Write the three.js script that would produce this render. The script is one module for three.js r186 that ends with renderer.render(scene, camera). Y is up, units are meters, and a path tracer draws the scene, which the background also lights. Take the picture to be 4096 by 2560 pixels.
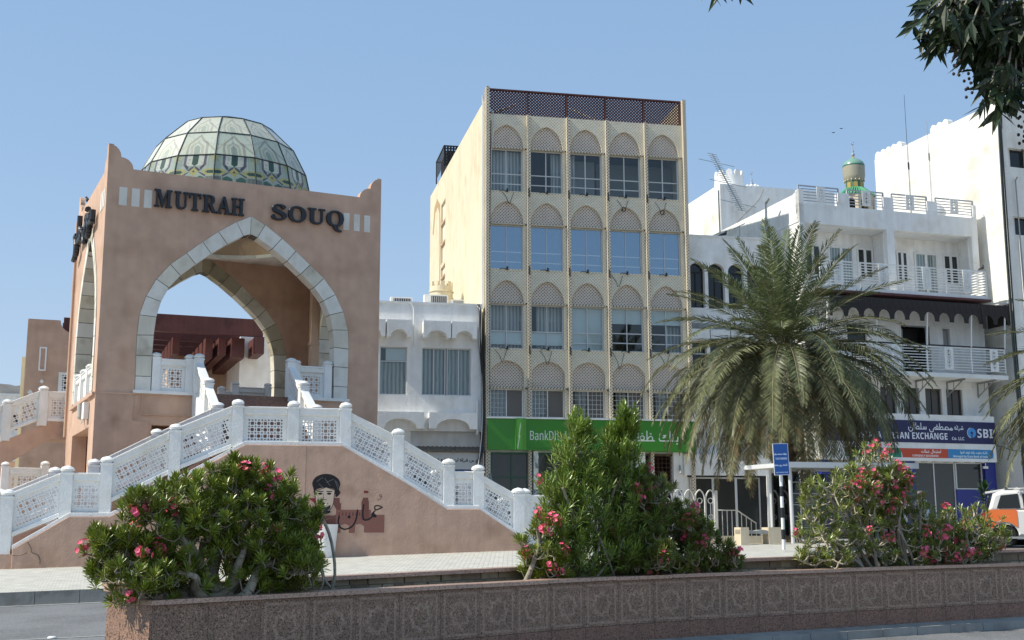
import * as THREE from 'three';
import { mergeGeometries, mergeVertices } from 'three/addons/utils/BufferGeometryUtils.js';
import { MarchingCubes } from 'three/addons/objects/MarchingCubes.js';
import { FontLoader } from 'three/addons/loaders/FontLoader.js';
import { TextGeometry } from 'three/addons/geometries/TextGeometry.js';

// ---------- camera, sky, sun, exposure ----------
const scene = new THREE.Scene();
const D2R = Math.PI / 180;
const camera = new THREE.PerspectiveCamera(2 * Math.atan(320 / 1233.1) / D2R, 1.6, 0.1, 5000);
camera.position.set(0, 1.6, 0);
camera.rotation.set(9.89 * D2R, 0, -0.12 * D2R);
const renderer = new THREE.WebGLRenderer({ antialias: true });
renderer.setSize(1024, 640);
renderer.toneMapping = THREE.LinearToneMapping;
renderer.toneMappingExposure = 1.05;
renderer.shadowMap.enabled = true;
const SUN_AZ = -15.5, SUN_EL = 45;           // degrees: azimuth from due left (-x), positive swings behind the buildings
const sunDir = new THREE.Vector3(-Math.cos(SUN_AZ * D2R) * Math.cos(SUN_EL * D2R), Math.sin(SUN_EL * D2R), -Math.sin(SUN_AZ * D2R) * Math.cos(SUN_EL * D2R));
const SKY_GAIN = 1.0;
{
  const W = 512, Hh = 256, data = new Float32Array(W * Hh * 4);
  const zen = [0.24, 0.36, 0.56], mid = [0.222, 0.42, 0.735], hor = [0.74, 0.86, 0.92];
  for (let j = 0; j < Hh; j++) for (let i = 0; i < W; i++) {
    const el = ((j + 0.5) / Hh - 0.5) * Math.PI, az = ((i + 0.5) / W - 0.5) * 2 * Math.PI;
    const dx = Math.cos(el) * Math.cos(az), dy = Math.sin(el), dz = Math.cos(el) * Math.sin(az);
    const c = dx * sunDir.x + dy * sunDir.y + dz * sunDir.z;
    const e = Math.max(dy, 0), a = Math.exp(-e / 0.20), b = Math.exp(-e / 0.75);
    const glow = 0.16 * Math.pow(Math.max(0, 0.5 + 0.5 * c), 3) + 0.5 * Math.pow(Math.max(0, c), 24);
    const q = (j * W + i) * 4;
    for (let k = 0; k < 3; k++) {
      let v = zen[k] + (mid[k] - zen[k]) * Math.min(1, b * 1.35) + (hor[k] - mid[k]) * a * 0.9;
      v = v * (0.94 + glow * 0.9) + glow * [0.10, 0.10, 0.09][k];
      if (dy < 0) v = v * Math.max(0.35, 1 + dy * 3);
      data[q + k] = v * SKY_GAIN;
    }
    data[q + 3] = 1;
  }
  const t = new THREE.DataTexture(data, W, Hh, THREE.RGBAFormat, THREE.FloatType);
  t.mapping = THREE.EquirectangularReflectionMapping; t.magFilter = t.minFilter = THREE.LinearFilter; t.needsUpdate = true;
  scene.background = t; scene.environment = t;
}
const sun = new THREE.DirectionalLight(new THREE.Color(1, 0.94, 0.81), 5.0);
sun.position.copy(sunDir).multiplyScalar(120).add(new THREE.Vector3(0, 0, -35)); sun.target.position.set(0, 0, -35);
sun.castShadow = true; sun.shadow.mapSize.set(4096, 4096);
Object.assign(sun.shadow.camera, { left: -60, right: 60, top: 60, bottom: -60, near: 1, far: 300 });
scene.add(sun, sun.target);

// ---------- helpers ----------
const V = (x, y, z) => new THREE.Vector3(x, y, z);
function rng(a) { return () => { a = (a + 0x6d2b79f5) | 0; let t = Math.imul(a ^ (a >>> 15), 1 | a); t = (t + Math.imul(t ^ (t >>> 7), 61 | t)) ^ t; return ((t ^ (t >>> 14)) >>> 0) / 4294967296; }; }
const hash = (x, y, s) => { let h = Math.imul(x, 374761393) + Math.imul(y, 668265263) + Math.imul(s, 1274126177); h = Math.imul(h ^ (h >>> 13), 1274126177); return ((h ^ (h >>> 16)) >>> 0) / 4294967296; };
function vn(u, v, k, s) { const x = u * k, y = v * k, x0 = Math.floor(x), y0 = Math.floor(y), f = x - x0, g = y - y0, a = f * f * (3 - 2 * f), b = g * g * (3 - 2 * g), m = (n) => ((n % k) + k) % k;
  const A = hash(m(x0), m(y0), s), B = hash(m(x0 + 1), m(y0), s), C = hash(m(x0), m(y0 + 1), s), D = hash(m(x0 + 1), m(y0 + 1), s); return A + (B - A) * a + (C - A + (A - B - C + D) * a) * b; }
function fbm(u, v, k, o, s) { let r = 0, a = 0.5, t = 0; for (let i = 0; i < o; i++) { r += a * vn(u, v, k, s + i); t += a; a *= 0.5; k *= 2; } return r / t; }
const enc = (x) => { x = Math.min(1, Math.max(0, x)); return 255 * (x <= 0.0031308 ? 12.92 * x : 1.055 * Math.pow(x, 1 / 2.4) - 0.055); };
function tex(n, size, fn, srgb = true, m = n) {
  const d = new Uint8Array(n * m * 4);
  for (let j = 0; j < m; j++) for (let i = 0; i < n; i++) { const c = fn((i + 0.5) / n, (j + 0.5) / m), q = (j * n + i) * 4; for (let k = 0; k < 3; k++) d[q + k] = srgb ? enc(c[k]) : 255 * Math.min(1, Math.max(0, c[k])); d[q + 3] = 255; }
  const t = new THREE.DataTexture(d, n, m); t.wrapS = t.wrapT = THREE.RepeatWrapping; t.magFilter = THREE.LinearFilter; t.minFilter = THREE.LinearMipmapLinearFilter; t.generateMipmaps = true;
  if (srgb) t.colorSpace = THREE.SRGBColorSpace; t.repeat.set(1 / size, 1 / (size * m / n)); t.needsUpdate = true; return t;
}
const col = (r, g, b) => new THREE.Color().setRGB(r, g, b);
const flat = (r, g, b, rough = 0.7, o = {}) => new THREE.MeshStandardMaterial({ color: col(r, g, b), roughness: rough, side: THREE.DoubleSide, ...o });
let seedN = 11;
// painted render: broad tonal drift, blotches, vertical rain streaks, fine grain
function plaster(c, o = {}) {
  const { amt = 0.10, blotch = 0.08, streak = 0.06, size = 6, n = 512, rough = 0.88, bump = 0.006, tint = [1, 0.97, 0.93], mottle = 0.05, crack = 0 } = o, s = (seedN += 17);
  const map = tex(n, size, (u, v) => {
    const a = fbm(u, v, 3, 4, s) - 0.5, b = Math.max(0, fbm(u, v, 9, 3, s + 5) - 0.56) * 4, st = fbm(u, v * 0.12, 40, 2, s + 9) - 0.5, g = hash(Math.floor(u * n), Math.floor(v * n), s) - 0.5;
    const mt = (fbm(u, v, Math.round(size * 3.4), 2, s + 21) - 0.5) * 2, ph = fbm(u, v, 4, 2, s + 31) > 0.62 ? 1 : 0, cr = crack && fbm(u, v, 2, 2, s + 33) > 0.5 && Math.abs(fbm(u, v, 7, 4, s + 27) - 0.5) < 0.0045 ? crack : 0;
    const k = 1 + mt * mottle - cr + ph * 0.03 + a * amt * 2 - b * blotch + st * streak * 2 + g * 0.05;
    return c.map((x, i) => x * k * (1 + (tint[i] - 1) * b * 0.8));
  });
  const bm = tex(256, size / 3, (u, v) => { const h = 0.6 * fbm(u, v, 16, 3, s + 3) + 0.4 * fbm(u, v, 64, 1, s + 4); return [h, h, h]; }, false);
  return new THREE.MeshStandardMaterial({ map, bumpMap: bm, bumpScale: bump, roughness: rough, side: THREE.DoubleSide });
}
function boxUV(g) {
  if (g.index) g = g.toNonIndexed(); if (!g.attributes.normal) g.computeVertexNormals();
  const p = g.attributes.position, n = g.attributes.normal, uv = new Float32Array(p.count * 2);
  for (let i = 0; i < p.count; i += 3) {
    let ax = 0, ay = 0, az = 0; for (let k = 0; k < 3; k++) { ax += Math.abs(n.getX(i + k)); ay += Math.abs(n.getY(i + k)); az += Math.abs(n.getZ(i + k)); }
    for (let k = 0; k < 3; k++) { const j = i + k, x = p.getX(j), y = p.getY(j), z = p.getZ(j); const [a, b] = ay >= ax && ay >= az ? [x, z] : ax >= az ? [z, y] : [x, y]; uv[j * 2] = a; uv[j * 2 + 1] = b; }
  }
  g.setAttribute('uv', new THREE.BufferAttribute(uv, 2));
  for (const k of Object.keys(g.attributes)) if (!['position', 'normal', 'uv', 'color'].includes(k)) g.deleteAttribute(k);
  return g;
}
function geo(list) { list = (Array.isArray(list) ? list.flat(9) : [list]).map(boxUV); return list.length > 1 ? mergeGeometries(list) : list[0]; }
const counts = {};
function num(n) { const k = counts[n] = (counts[n] ?? -1) + 1; return k ? n + '_' + String(k).padStart(3, '0') : n; }
function shadowed(m) { m.castShadow = m.receiveShadow = true; return m; }
function tag(o, label, category, group) { if (label) o.userData.label = label; if (category) o.userData.category = category; if (group) o.userData.group = group; return o; }
function thing(name, label, category, f = [0, 0, 0], yaw = 90, group) {
  const o = new THREE.Group(); o.name = num(name); o.position.set(...f); o.rotation.y = (90 - yaw) * D2R; scene.add(o); return tag(o, label, category, group);
}
const SPLIT = new Set('sill jamb corner_pier stair_window stair_window_bar floor_slab security_camera blind_arch awning_pole shop_pillar back_pane groove blockwork feet coiled_cable downlight valance_fold wall_ornament eye pipe neck_panel wall_cable service_wire crack conduit band window_bar street_wall buttress_panel reflected_bar door_seam door_handle roof_brace cable awning_sheet corrugated_awning inner_door_wall string_course side_conduit pilaster wall_stone doorway_wall'.split(' '));
function P(parent, name, g, m, keepUV) {
  if (Array.isArray(g) && SPLIT.has(name)) return g.flat(9).map((x) => P(parent, name, x, m, keepUV))[0]; const o = shadowed(new THREE.Mesh(keepUV ? g : geo(g), m)); o.name = parent === scene ? num(name) : name; parent.add(o); return o; }
function ground(name, g, m, label) { const o = P(scene, name, g, m); o.userData.kind = 'structure'; if (label) o.userData.label = label; return o; }
const box = (x0, x1, y0, y1, z0, z1) => new THREE.BoxGeometry(Math.abs(x1 - x0), Math.abs(y1 - y0), Math.abs(z1 - z0)).translate((x0 + x1) / 2, (y0 + y1) / 2, (z0 + z1) / 2);
const shape = (pts, holes = []) => { const s = new THREE.Shape(pts.map((p) => new THREE.Vector2(p[0], p[1]))); for (const h of holes) s.holes.push(new THREE.Path(h.map((p) => new THREE.Vector2(p[0], p[1])))); return s; };
const prism = (pts, z0, z1, holes = [], bev = 0) => new THREE.ExtrudeGeometry(shape(pts, holes), { depth: z1 - z0 - 2 * bev, bevelEnabled: bev > 0, bevelSize: bev, bevelThickness: bev, bevelOffset: -bev, bevelSegments: 1, curveSegments: 6 }).translate(0, 0, z0 + bev);
function rod(a, b, r0, r1 = r0, n = 6) { const d = V().subVectors(b, a), l = d.length(); return new THREE.CylinderGeometry(r1, r0, l, n).applyQuaternion(new THREE.Quaternion().setFromUnitVectors(V(0, 1, 0), d.normalize())).translate((a.x + b.x) / 2, (a.y + b.y) / 2, (a.z + b.z) / 2); }
const wire = (pts, r, n = 5, seg = 16) => new THREE.TubeGeometry(new THREE.CatmullRomCurve3(pts), seg, r, n);
const arcPts = (cx, cy, rx, ry, a0, a1, n) => Array.from({ length: n + 1 }, (_, i) => { const a = (a0 + (a1 - a0) * i / n) * D2R; return [cx + rx * Math.cos(a), cy + ry * Math.sin(a)]; });
// pointed arch outline from (x0,y0) up over the apex to (x1,y0)
function ogive(x0, x1, y0, spring, apex, n = 7) { const c = (x0 + x1) / 2, w = (x1 - x0) / 2, h = apex - spring, out = [[x0, y0]]; if (spring > y0) out.push([x0, spring]);
  for (let i = 1; i <= n; i++) { const t = i / n, a = t * 90 * D2R; out.push([c - w * Math.pow(Math.cos(a), 0.92), spring + h * (0.86 * Math.sin(a) + 0.14 * Math.pow(t, 2.2))]); }
  for (let i = n - 1; i >= 1; i--) { const t = i / n, a = t * 90 * D2R; out.push([c + w * Math.pow(Math.cos(a), 0.92), spring + h * (0.86 * Math.sin(a) + 0.14 * Math.pow(t, 2.2))]); }
  if (spring > y0) out.push([x1, spring]); out.push([x1, y0]); return out; }
// pierced star-and-square screen, sheared to a slope
function jali(w, h, sl = 0, pitch = 0.17, depth = 0.05) {
  const th = Math.atan(sl), c = Math.cos(th), s = Math.sin(th), b = 0.045, holes = [], N = Math.ceil((w + h) / pitch) + 1;
  const ok = (p) => p[0] > b && p[0] < w - b && p[1] - p[0] * sl > b && p[1] - p[0] * sl < h - b;
  const put = (cx, cy, pts) => { const q = pts.map(([x, y]) => { const X = cx + x, Y = cy + y; return [w / 2 + X * c - Y * s, w * sl / 2 + h / 2 + X * s + Y * c]; }); if (q.every(ok)) holes.push(q); };
  const e = pitch / 0.17, oct = (r) => Array.from({ length: 8 }, (_, i) => [r * Math.cos((i + 0.5) * Math.PI / 4), r * Math.sin((i + 0.5) * Math.PI / 4)]);
  for (let i = -N; i <= N; i++) for (let j = -N; j <= N; j++) {
    const x = i * pitch, y = j * pitch, q = 0.043 * e, d = 0.02 * e, l = 0.042 * e, hp = pitch / 2;
    put(x, y, (i + j) & 1 ? [[-q, -q], [q, -q], [q, q], [-q, q]] : oct(0.052 * e));
    put(x + hp, y, [[-d, 0], [0, -l], [d, 0], [0, l]]); put(x, y + hp, [[-l, 0], [0, -d], [l, 0], [0, d]]);
    put(x + hp, y + hp, [[-l, 0], [-0.012 * e, -0.012 * e], [0, -l], [0.012 * e, -0.012 * e], [l, 0], [0.012 * e, 0.012 * e], [0, l], [-0.012 * e, 0.012 * e]]);
  }
  return prism([[0, 0], [w, w * sl], [w, w * sl + h], [0, h]], 0, depth, holes);
}
const para = (x0, y0, x1, y1, h, z0, z1, bev = 0) => prism([[x0, y0 - h], [x1, y1 - h], [x1, y1], [x0, y0]], z0, z1, [], bev);
// baluster post with stepped pillow cap; top is the tip of the cap
function post(x, top, y0, z, w = 0.28) {
  const q = (r0, r1, h, y) => new THREE.CylinderGeometry(r1 * Math.SQRT1_2 * 2, r0 * Math.SQRT1_2 * 2, h, 4, 1).rotateY(Math.PI / 4).translate(x, y + h / 2, z), k = w / 0.28;
  return [box(x - w / 2, x + w / 2, y0, top - 0.22 * k, z - w / 2, z + w / 2), box(x - w * 0.56, x + w * 0.56, top - 0.225 * k, top - 0.18 * k, z - w * 0.56, z + w * 0.56),
    q(0.118 * k, 0.118 * k, 0.04 * k, top - 0.18 * k), q(0.15 * k, 0.155 * k, 0.045 * k, top - 0.14 * k), q(0.155 * k, 0.115 * k, 0.055 * k, top - 0.095 * k), q(0.115 * k, 0.012, 0.04 * k, top - 0.04 * k)];
}
const canvasTex = (w, h, draw) => { const c = document.createElement('canvas'); c.width = w; c.height = h; draw(c.getContext('2d'), w, h); const t = new THREE.CanvasTexture(c); t.colorSpace = THREE.SRGBColorSpace; t.anisotropy = 8; return t; };
// flat print on a face, local z in front of it
function decal(parent, name, x0, x1, y0, y1, z, t, o = {}) { const g = new THREE.PlaneGeometry(x1 - x0, y1 - y0).translate((x0 + x1) / 2, (y0 + y1) / 2, z); return P(parent, name, g, new THREE.MeshStandardMaterial({ map: t, roughness: 0.5, ...o }), true); }

// ---------- stroke lettering for Arabic words (x runs leftwards) ----------
const ARL = { 'ب': 't-1', 'ت': 't2', 'ن': 'n1', 'ي': 'y-2', 'ج': 'h-1', 'ح': 'h0', 'خ': 'h1', 'د': 'd0', 'ر': 'r0', 'س': 's0', 'ش': 's3', 'ص': 'x0', 'ط': 'z0', 'ظ': 'z1', 'ع': 'e0', 'ف': 'f1', 'ق': 'q2', 'ك': 'k0', 'ل': 'l0', 'م': 'm0', 'ه': 'o0', 'ة': 'o2', 'و': 'w0', 'ا': 'a0', 'أ': 'a1', 'إ': 'a-1', 'ى': 'y0' };
function arabic(text) {
  const out = []; let X = 0; const ch = [...text];
  const joinsLeft = (c) => ARL[c] && !'adrwo'.includes(ARL[c][0]) && c !== 'ى';
  ch.forEach((cc, i) => {
    if (!ARL[cc]) { X += 5; return; }
    const k = ARL[cc][0], dots = +ARL[cc].slice(1), c = i > 0 && joinsLeft(ch[i - 1]) && !!ARL[cc], n = joinsLeft(cc) && i + 1 < ch.length && !!ARL[ch[i + 1]];
    let p = '', w = 5, dx = 2.5, dy = 7, circ = [];
    if ('tns'.includes(k) || k === 'y') {
      if (k === 's') { const T = 'M1 4 L1 0 L4 0 L4 4 L4 0 L7 0 L7 4 L7 0 '; if (n) { p = T + 'L10 0'; w = 10; } else { p = T + 'Q7.5 -4.5 12 -4.5 Q16.5 -4.5 16.5 2'; w = 17.5; } dx = 4; dy = 7.5; }
      else if (n) p = c ? 'M0 0 L5 0 M2.5 0 L2.5 4.5' : 'M1.5 4.5 L1.5 0 L5 0';
      else if (k === 't') { p = 'M1 4 Q1 0 4 0 L10 0 Q13 0 13 4.5'; w = 14; dx = 7; dy = 4.5; }
      else if (k === 'n') { p = 'M1 3 Q1 -4.5 5.5 -4.5 Q10 -4.5 10 3'; w = 11; dx = 5.5; dy = 2.5; }
      else { p = 'M0 3 Q3 4 3 1 Q6 0 5 -2 Q4 -4.5 9 -4.5 Q13 -4.5 13 0'; w = 14; dx = 7; }
    } else if (k === 'h') { if (n) { p = 'M0 0 L8 0 M1 5 Q6 5 7 0'; w = 8; dx = 4; } else { p = 'M0 4.5 L7 4.5 Q1 2 2 -2 Q3 -5 9 -5'; w = 9; dx = 4; } }
    else if (k === 'd') { p = 'M1 5.5 Q7 4 5.5 0 L0 0'; w = 7; } else if (k === 'r') { p = 'M1.5 2.5 Q2 -3 7 -4'; w = 6; }
    else if (k === 'x') { p = 'M0 0 L9 0 Q11 4.5 7.5 5 Q4 5 1.5 0 M9 0 L10.5 3 L10.5 0 L13 0'; w = 13; dx = 7; }
    else if (k === 'z') { p = 'M0 0 L11 0 M8.8 0.5 Q6 6 3.4 5 Q1.4 3.8 2.6 0 M8.8 0 L8.8 11'; w = 11; dx = 4.4; dy = 8; }
    else if (k === 'e') { p = c ? 'M0 0 L7 0 M3.5 0 Q0 5 3.5 5 Q7 5 3.5 0' : 'M6 5.5 Q2 6.5 2 3 Q2 0 7 0.5 M2.5 0 L8 0'; w = c ? 7 : 8; if (!n) { p += ' M3 0 Q0 -5 8 -5'; w = 9; } }
    else if (k === 'f' || k === 'q') { circ = [[3.5, 3.2, 2.5]]; p = n ? 'M0 0 L7 0' : k === 'f' ? 'M1 0 L10 0 Q13 0 13 4' : 'M5.5 2 Q6 -4.5 9 -4.5 Q13 -4.5 13 1'; w = n ? 7 : 14; dx = 3.5; dy = 8; }
    else if (k === 'k') { if (n) { p = 'M6.5 11 L2 7 Q6 4 5.5 0 L0 0 M5 0 L8 0'; w = 8; } else { p = 'M1 11 L1 2 Q1 0 3 0 L12 0 Q14 0 14 3 M6 6.5 L9 6 L6.5 4.5 L9.5 3.5'; w = 15; } }
    else if (k === 'l') { if (n) { p = c ? 'M0 0 L4 0 M2 0 L2 11' : 'M1.5 11 L1.5 0 L4 0'; w = 4; } else { p = 'M1.5 11 L1.5 -2 Q2 -4.5 5.5 -4.5 Q9 -4.5 9 1'; w = 10; } }
    else if (k === 'm') { circ = [[3, 1.2, 2]]; p = n ? 'M0 0 L6 0' : 'M0 0 L5 0 L5 -6'; w = 6; } else if (k === 'o') { circ = [[3.4, 2.6, 2.6]]; p = c ? 'M0 0 L3 0' : ''; w = 7; dx = 3.4; }
    else if (k === 'w') { circ = [[2.8, 2.2, 2.2]]; p = 'M0.8 1.5 Q1 -4 6.5 -4'; w = 7; } else if (k === 'a') { p = c ? 'M0 0 L1.5 0 L1.5 11' : 'M1.5 0 L1.5 11'; w = 3.5; dx = 1.5; dy = 13; }
    if (c && !/^M0 0/.test(p)) p = 'M-0.5 0 L1.3 0 ' + p;
    const lines = []; let cur = null;
    for (const m of p.matchAll(/([MLQ])([^MLQ]*)/g)) { const a = m[2].trim().split(/\s+/).map(Number); if (m[1] === 'M') lines.push(cur = [[a[0], a[1]]]); else if (m[1] === 'L') cur.push([a[0], a[1]]); else { const s = cur[cur.length - 1]; for (let t = 1; t <= 6; t++) { const u = t / 6; cur.push([s[0] * (1 - u) ** 2 + 2 * a[0] * u * (1 - u) + a[2] * u * u, s[1] * (1 - u) ** 2 + 2 * a[1] * u * (1 - u) + a[3] * u * u]); } } }
    for (const [a, b, r] of circ) lines.push(arcPts(a, b, r, r, 0, 360, 10));
    for (let d = 0; d < Math.abs(dots) && Math.abs(dots) < 4; d++) { const ox = dots === 3 || dots === -3 ? [0, 1.6, -1.6][d] : Math.abs(dots) === 2 ? d * 2.6 - 1.3 : 0, y = dots > 0 ? dy + (d === 0 && dots === 3 ? 2 : 0) : -3.2; lines.push([[dx + ox - 0.4, y], [dx + ox + 0.4, y]]); }
    for (const l of lines) out.push(l.map(([x, y]) => [X + x, y]));
    X += w;
  });
  return { lines: out, w: X };
}
function drawArabic(g, text, right, base, unit, lw) { const A = arabic(text); g.lineWidth = lw; g.lineCap = 'round'; g.lineJoin = 'round'; for (const l of A.lines) { g.beginPath(); l.forEach(([x, y], i) => g[i ? 'lineTo' : 'moveTo'](right - x * unit, base - y * unit)); g.stroke(); } return A.w * unit; }

// ---------- materials ----------
const M = {
  pink: plaster([0.53, 0.355, 0.26], { amt: 0.06, blotch: 0.13, streak: 0.07, size: 7, mottle: 0.10, crack: 0.22 }),
  pinkBase: plaster([0.53, 0.35, 0.26], { amt: 0.10, blotch: 0.16, streak: 0.07, size: 5, mottle: 0.10, crack: 0.2 }),
  white: plaster([0.80, 0.80, 0.78], { amt: 0.05, blotch: 0.05, streak: 0.05, size: 4, tint: [1, 0.98, 0.94] }),
  wallWhite: plaster([0.83, 0.825, 0.80], { crack: 0.12, amt: 0.06, blotch: 0.11, streak: 0.11, size: 8, tint: [1, 0.97, 0.92] }),
  tower: plaster([0.82, 0.805, 0.75], { crack: 0.15, amt: 0.07, blotch: 0.2, streak: 0.10, size: 9, tint: [1, 0.96, 0.88] }),
  cream: plaster([0.66, 0.585, 0.425], { amt: 0.08, blotch: 0.07, streak: 0.10, size: 8, tint: [0.97, 0.94, 0.88] }),
  stone: plaster([0.70, 0.69, 0.635], { amt: 0.12, blotch: 0.12, streak: 0.04, size: 3 }),
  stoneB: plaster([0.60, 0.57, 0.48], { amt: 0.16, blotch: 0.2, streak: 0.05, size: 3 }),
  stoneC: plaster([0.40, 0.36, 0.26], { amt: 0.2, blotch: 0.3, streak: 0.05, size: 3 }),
  tan: plaster([0.55, 0.39, 0.285], { amt: 0.1, size: 5 }),
  maroon: plaster([0.105, 0.032, 0.027], { amt: 0.25, blotch: 0.2, streak: 0.15, size: 3, rough: 0.6 }),
  concrete: plaster([0.33, 0.33, 0.31], { amt: 0.14, blotch: 0.2, streak: 0.05, size: 3 }),
  kerb: plaster([0.27, 0.265, 0.245], { amt: 0.14, blotch: 0.25, streak: 0.08, size: 2.4 }),
  limestone: plaster([0.62, 0.53, 0.39], { amt: 0.08, blotch: 0.08, size: 2 }),
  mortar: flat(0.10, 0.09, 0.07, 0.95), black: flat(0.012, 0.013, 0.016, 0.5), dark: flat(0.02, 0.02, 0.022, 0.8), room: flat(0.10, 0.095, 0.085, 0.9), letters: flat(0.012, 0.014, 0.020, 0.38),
  alu: flat(0.62, 0.63, 0.63, 0.45), grey: flat(0.30, 0.31, 0.31, 0.6), steel: flat(0.42, 0.43, 0.43, 0.4, { metalness: 0.6 }), wire: flat(0.03, 0.03, 0.03, 0.7),
  glass: new THREE.MeshPhysicalMaterial({ color: 0xf4f8f8, transmission: 1, thickness: 0, roughness: 0.02, ior: 1.5, side: THREE.DoubleSide }),
  darkGlass: flat(0.012, 0.014, 0.016, 0.06), blueGlass: flat(0.27, 0.35, 0.42, 0.05, { metalness: 0.85 }), shopGlass: flat(0.05, 0.052, 0.05, 0.05, { metalness: 0.25 }),
  frost: flat(0.62, 0.66, 0.66, 0.25),
};
const curtainM = (c, k, seed) => new THREE.MeshStandardMaterial({ map: tex(128, 1.3, (u, v) => { const s = 0.72 + 0.28 * Math.sin(u * 2 * Math.PI * k + 0.9 * vn(u, v, 4, seed)) + 0.25 * (vn(u, v * 0.1, 24, seed) - 0.5); return c.map((x) => x * s); }), roughness: 0.9, side: THREE.DoubleSide });
M.curtain = curtainM([0.56, 0.56, 0.55], 9, 3); M.blind = curtainM([0.48, 0.50, 0.49], 8, 8);
{ // pierced tile: small diagonal lattice cast in cream
  const lat = (a, b, k, s) => { const f = (u, v) => { const p = (u + v) * k, q = (u - v) * k, d = Math.max(Math.abs(p - Math.round(p)), Math.abs(q - Math.round(q))); return d; };
    const map = tex(512, 1.6, (u, v) => { const h = f(u, v) < 0.27 ? 1 : 0, n = 0.9 + 0.2 * fbm(u, v, 5, 3, s); return a.map((x, i) => (x + (b[i] - x) * h) * n); });
    const bm = tex(512, 1.6, (u, v) => { const h = f(u, v) < 0.27 ? 0 : 1; return [h, h, h]; }, false);
    return new THREE.MeshStandardMaterial({ map, bumpMap: bm, bumpScale: 0.012, roughness: 0.9, side: THREE.DoubleSide }); };
  M.lattice = lat([0.82, 0.755, 0.60], [0.55, 0.50, 0.38], 12, 5); M.tympanum = lat([0.74, 0.64, 0.54], [0.23, 0.185, 0.15], 12, 6); M.pier = lat([0.70, 0.62, 0.48], [0.16, 0.13, 0.10], 12, 7);
}
{ const speck = (c, d, s, rough, k = 110) => { const map = tex(512, 1.2, (u, v) => { const a = vn(u, v, k, s), b = vn(u, v, k * 1.7 | 0, s + 3), g = fbm(u, v, 4, 3, s + 8); const t = a < 0.33 ? 0.85 : b > 0.72 ? -0.5 : 0.1; return c.map((x, i) => (x + (d[i] - x) * t) * (0.85 + 0.3 * g)); }); return new THREE.MeshPhysicalMaterial({ map, roughness: rough, side: THREE.DoubleSide }); };
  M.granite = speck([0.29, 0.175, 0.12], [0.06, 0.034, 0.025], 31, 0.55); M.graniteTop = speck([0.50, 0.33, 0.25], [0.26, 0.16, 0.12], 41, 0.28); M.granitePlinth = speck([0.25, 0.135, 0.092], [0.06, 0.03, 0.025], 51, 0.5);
  const asph = tex(512, 2.5, (u, v) => { const a = fbm(u, v, 120, 2, 61), g = fbm(u, v, 3, 3, 63), x = 0.10 + 0.14 * a + 0.08 * (g - 0.5); return [x, x, x * 1.01]; });
  M.asphalt = new THREE.MeshStandardMaterial({ map: asph, roughness: 0.9, bumpMap: tex(256, 1, (u, v) => { const h = fbm(u, v, 90, 2, 64); return [h, h, h]; }, false), bumpScale: 0.006, side: THREE.DoubleSide });
  const paver = (u, v) => { const X = u * 10, Y = v * 20, r = Math.floor(Y), x = X + (r & 1) * 0.5, fx = x - Math.floor(x), fy = Y - r; return [Math.min(fx * 2, (1 - fx) * 2, fy, 1 - fy), Math.floor(x) % 10, r]; };
  M.paver = new THREE.MeshStandardMaterial({ map: tex(1024, 2.2, (u, v) => { const [e, i, j] = paver(u, v), k = e < 0.07 ? 0.55 : 0.86 + 0.22 * hash(i, j, 5), n = 0.92 + 0.16 * fbm(u, v, 6, 3, 71); return [0.555, 0.53, 0.465].map((x) => x * k * n); }), bumpMap: tex(1024, 2.2, (u, v) => { const h = Math.min(1, paver(u, v)[0] * 8); return [h, h, h]; }, false), bumpScale: 0.006, roughness: 0.9, side: THREE.DoubleSide });
  M.soil = flat(0.09, 0.065, 0.045, 1); M.sand = plaster([0.36, 0.30, 0.23], { size: 40, amt: 0.2 });
  M.rubble = [[0.30, 0.25, 0.17], [0.24, 0.19, 0.13], [0.36, 0.31, 0.22]].map((c) => plaster(c, { amt: 0.3, blotch: 0.3, size: 1.2, n: 128 }));
}
const clampN = (x, a, b) => Math.min(b, Math.max(a, x));
function grid(nu, nv, fn) { const g = new THREE.PlaneGeometry(1, 1, nu, nv), p = g.attributes.position; for (let i = 0; i < p.count; i++) { const q = fn(p.getX(i) + 0.5, p.getY(i) + 0.5); p.setXYZ(i, q[0], q[1], q[2]); } g.computeVertexNormals(); return g; }
// ---------- far pavement level: rises along the street and towards the buildings ----------
const AW = (X, Z) => [0.974 * (X + 9.97) + 0.225 * (Z - 24), 0.974 * (Z - 24) - 0.225 * (X + 9.97)];
const XZ = (a, w) => [-9.97 + 0.974 * a - 0.225 * w, 24 + 0.225 * a + 0.974 * w];
const HP = (a, w) => 0.52 + 0.031 * Math.min(a, 12.4) + 0.0095 * Math.max(0, a - 12.4) + 0.0381 * clampN(w, 0, 9) + 0.01 * Math.min(w, 0);
const PAV = (X, Z) => HP(...AW(X, Z));
const KERB = [[-60, 0], [16.4, 0], [20, 5.6], [24.4, 10.3], [33.5, 11.8], [90, 13]];
const wEdge = (a) => { for (let i = 0; i + 1 < KERB.length; i++) if (a <= KERB[i + 1][0]) { const [p, q] = [KERB[i], KERB[i + 1]]; return q[1] && a > p[0] ? p[1] + (q[1] - p[1]) * (a - p[0]) / (q[0] - p[0]) : p[1]; } return 13; };
const ROAD = (a, w) => HP(a, w) - 0.25 + 0.06 * clampN(w / 3, 0, 1);
const at3 = (a, w, dy) => { const [X, Z] = XZ(a, w); return V(X, HP(a, w) + dy, -Z); };
ground('ground', new THREE.PlaneGeometry(6000, 6000).rotateX(-Math.PI / 2).translate(0, -0.6, 0), M.sand);
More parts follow.
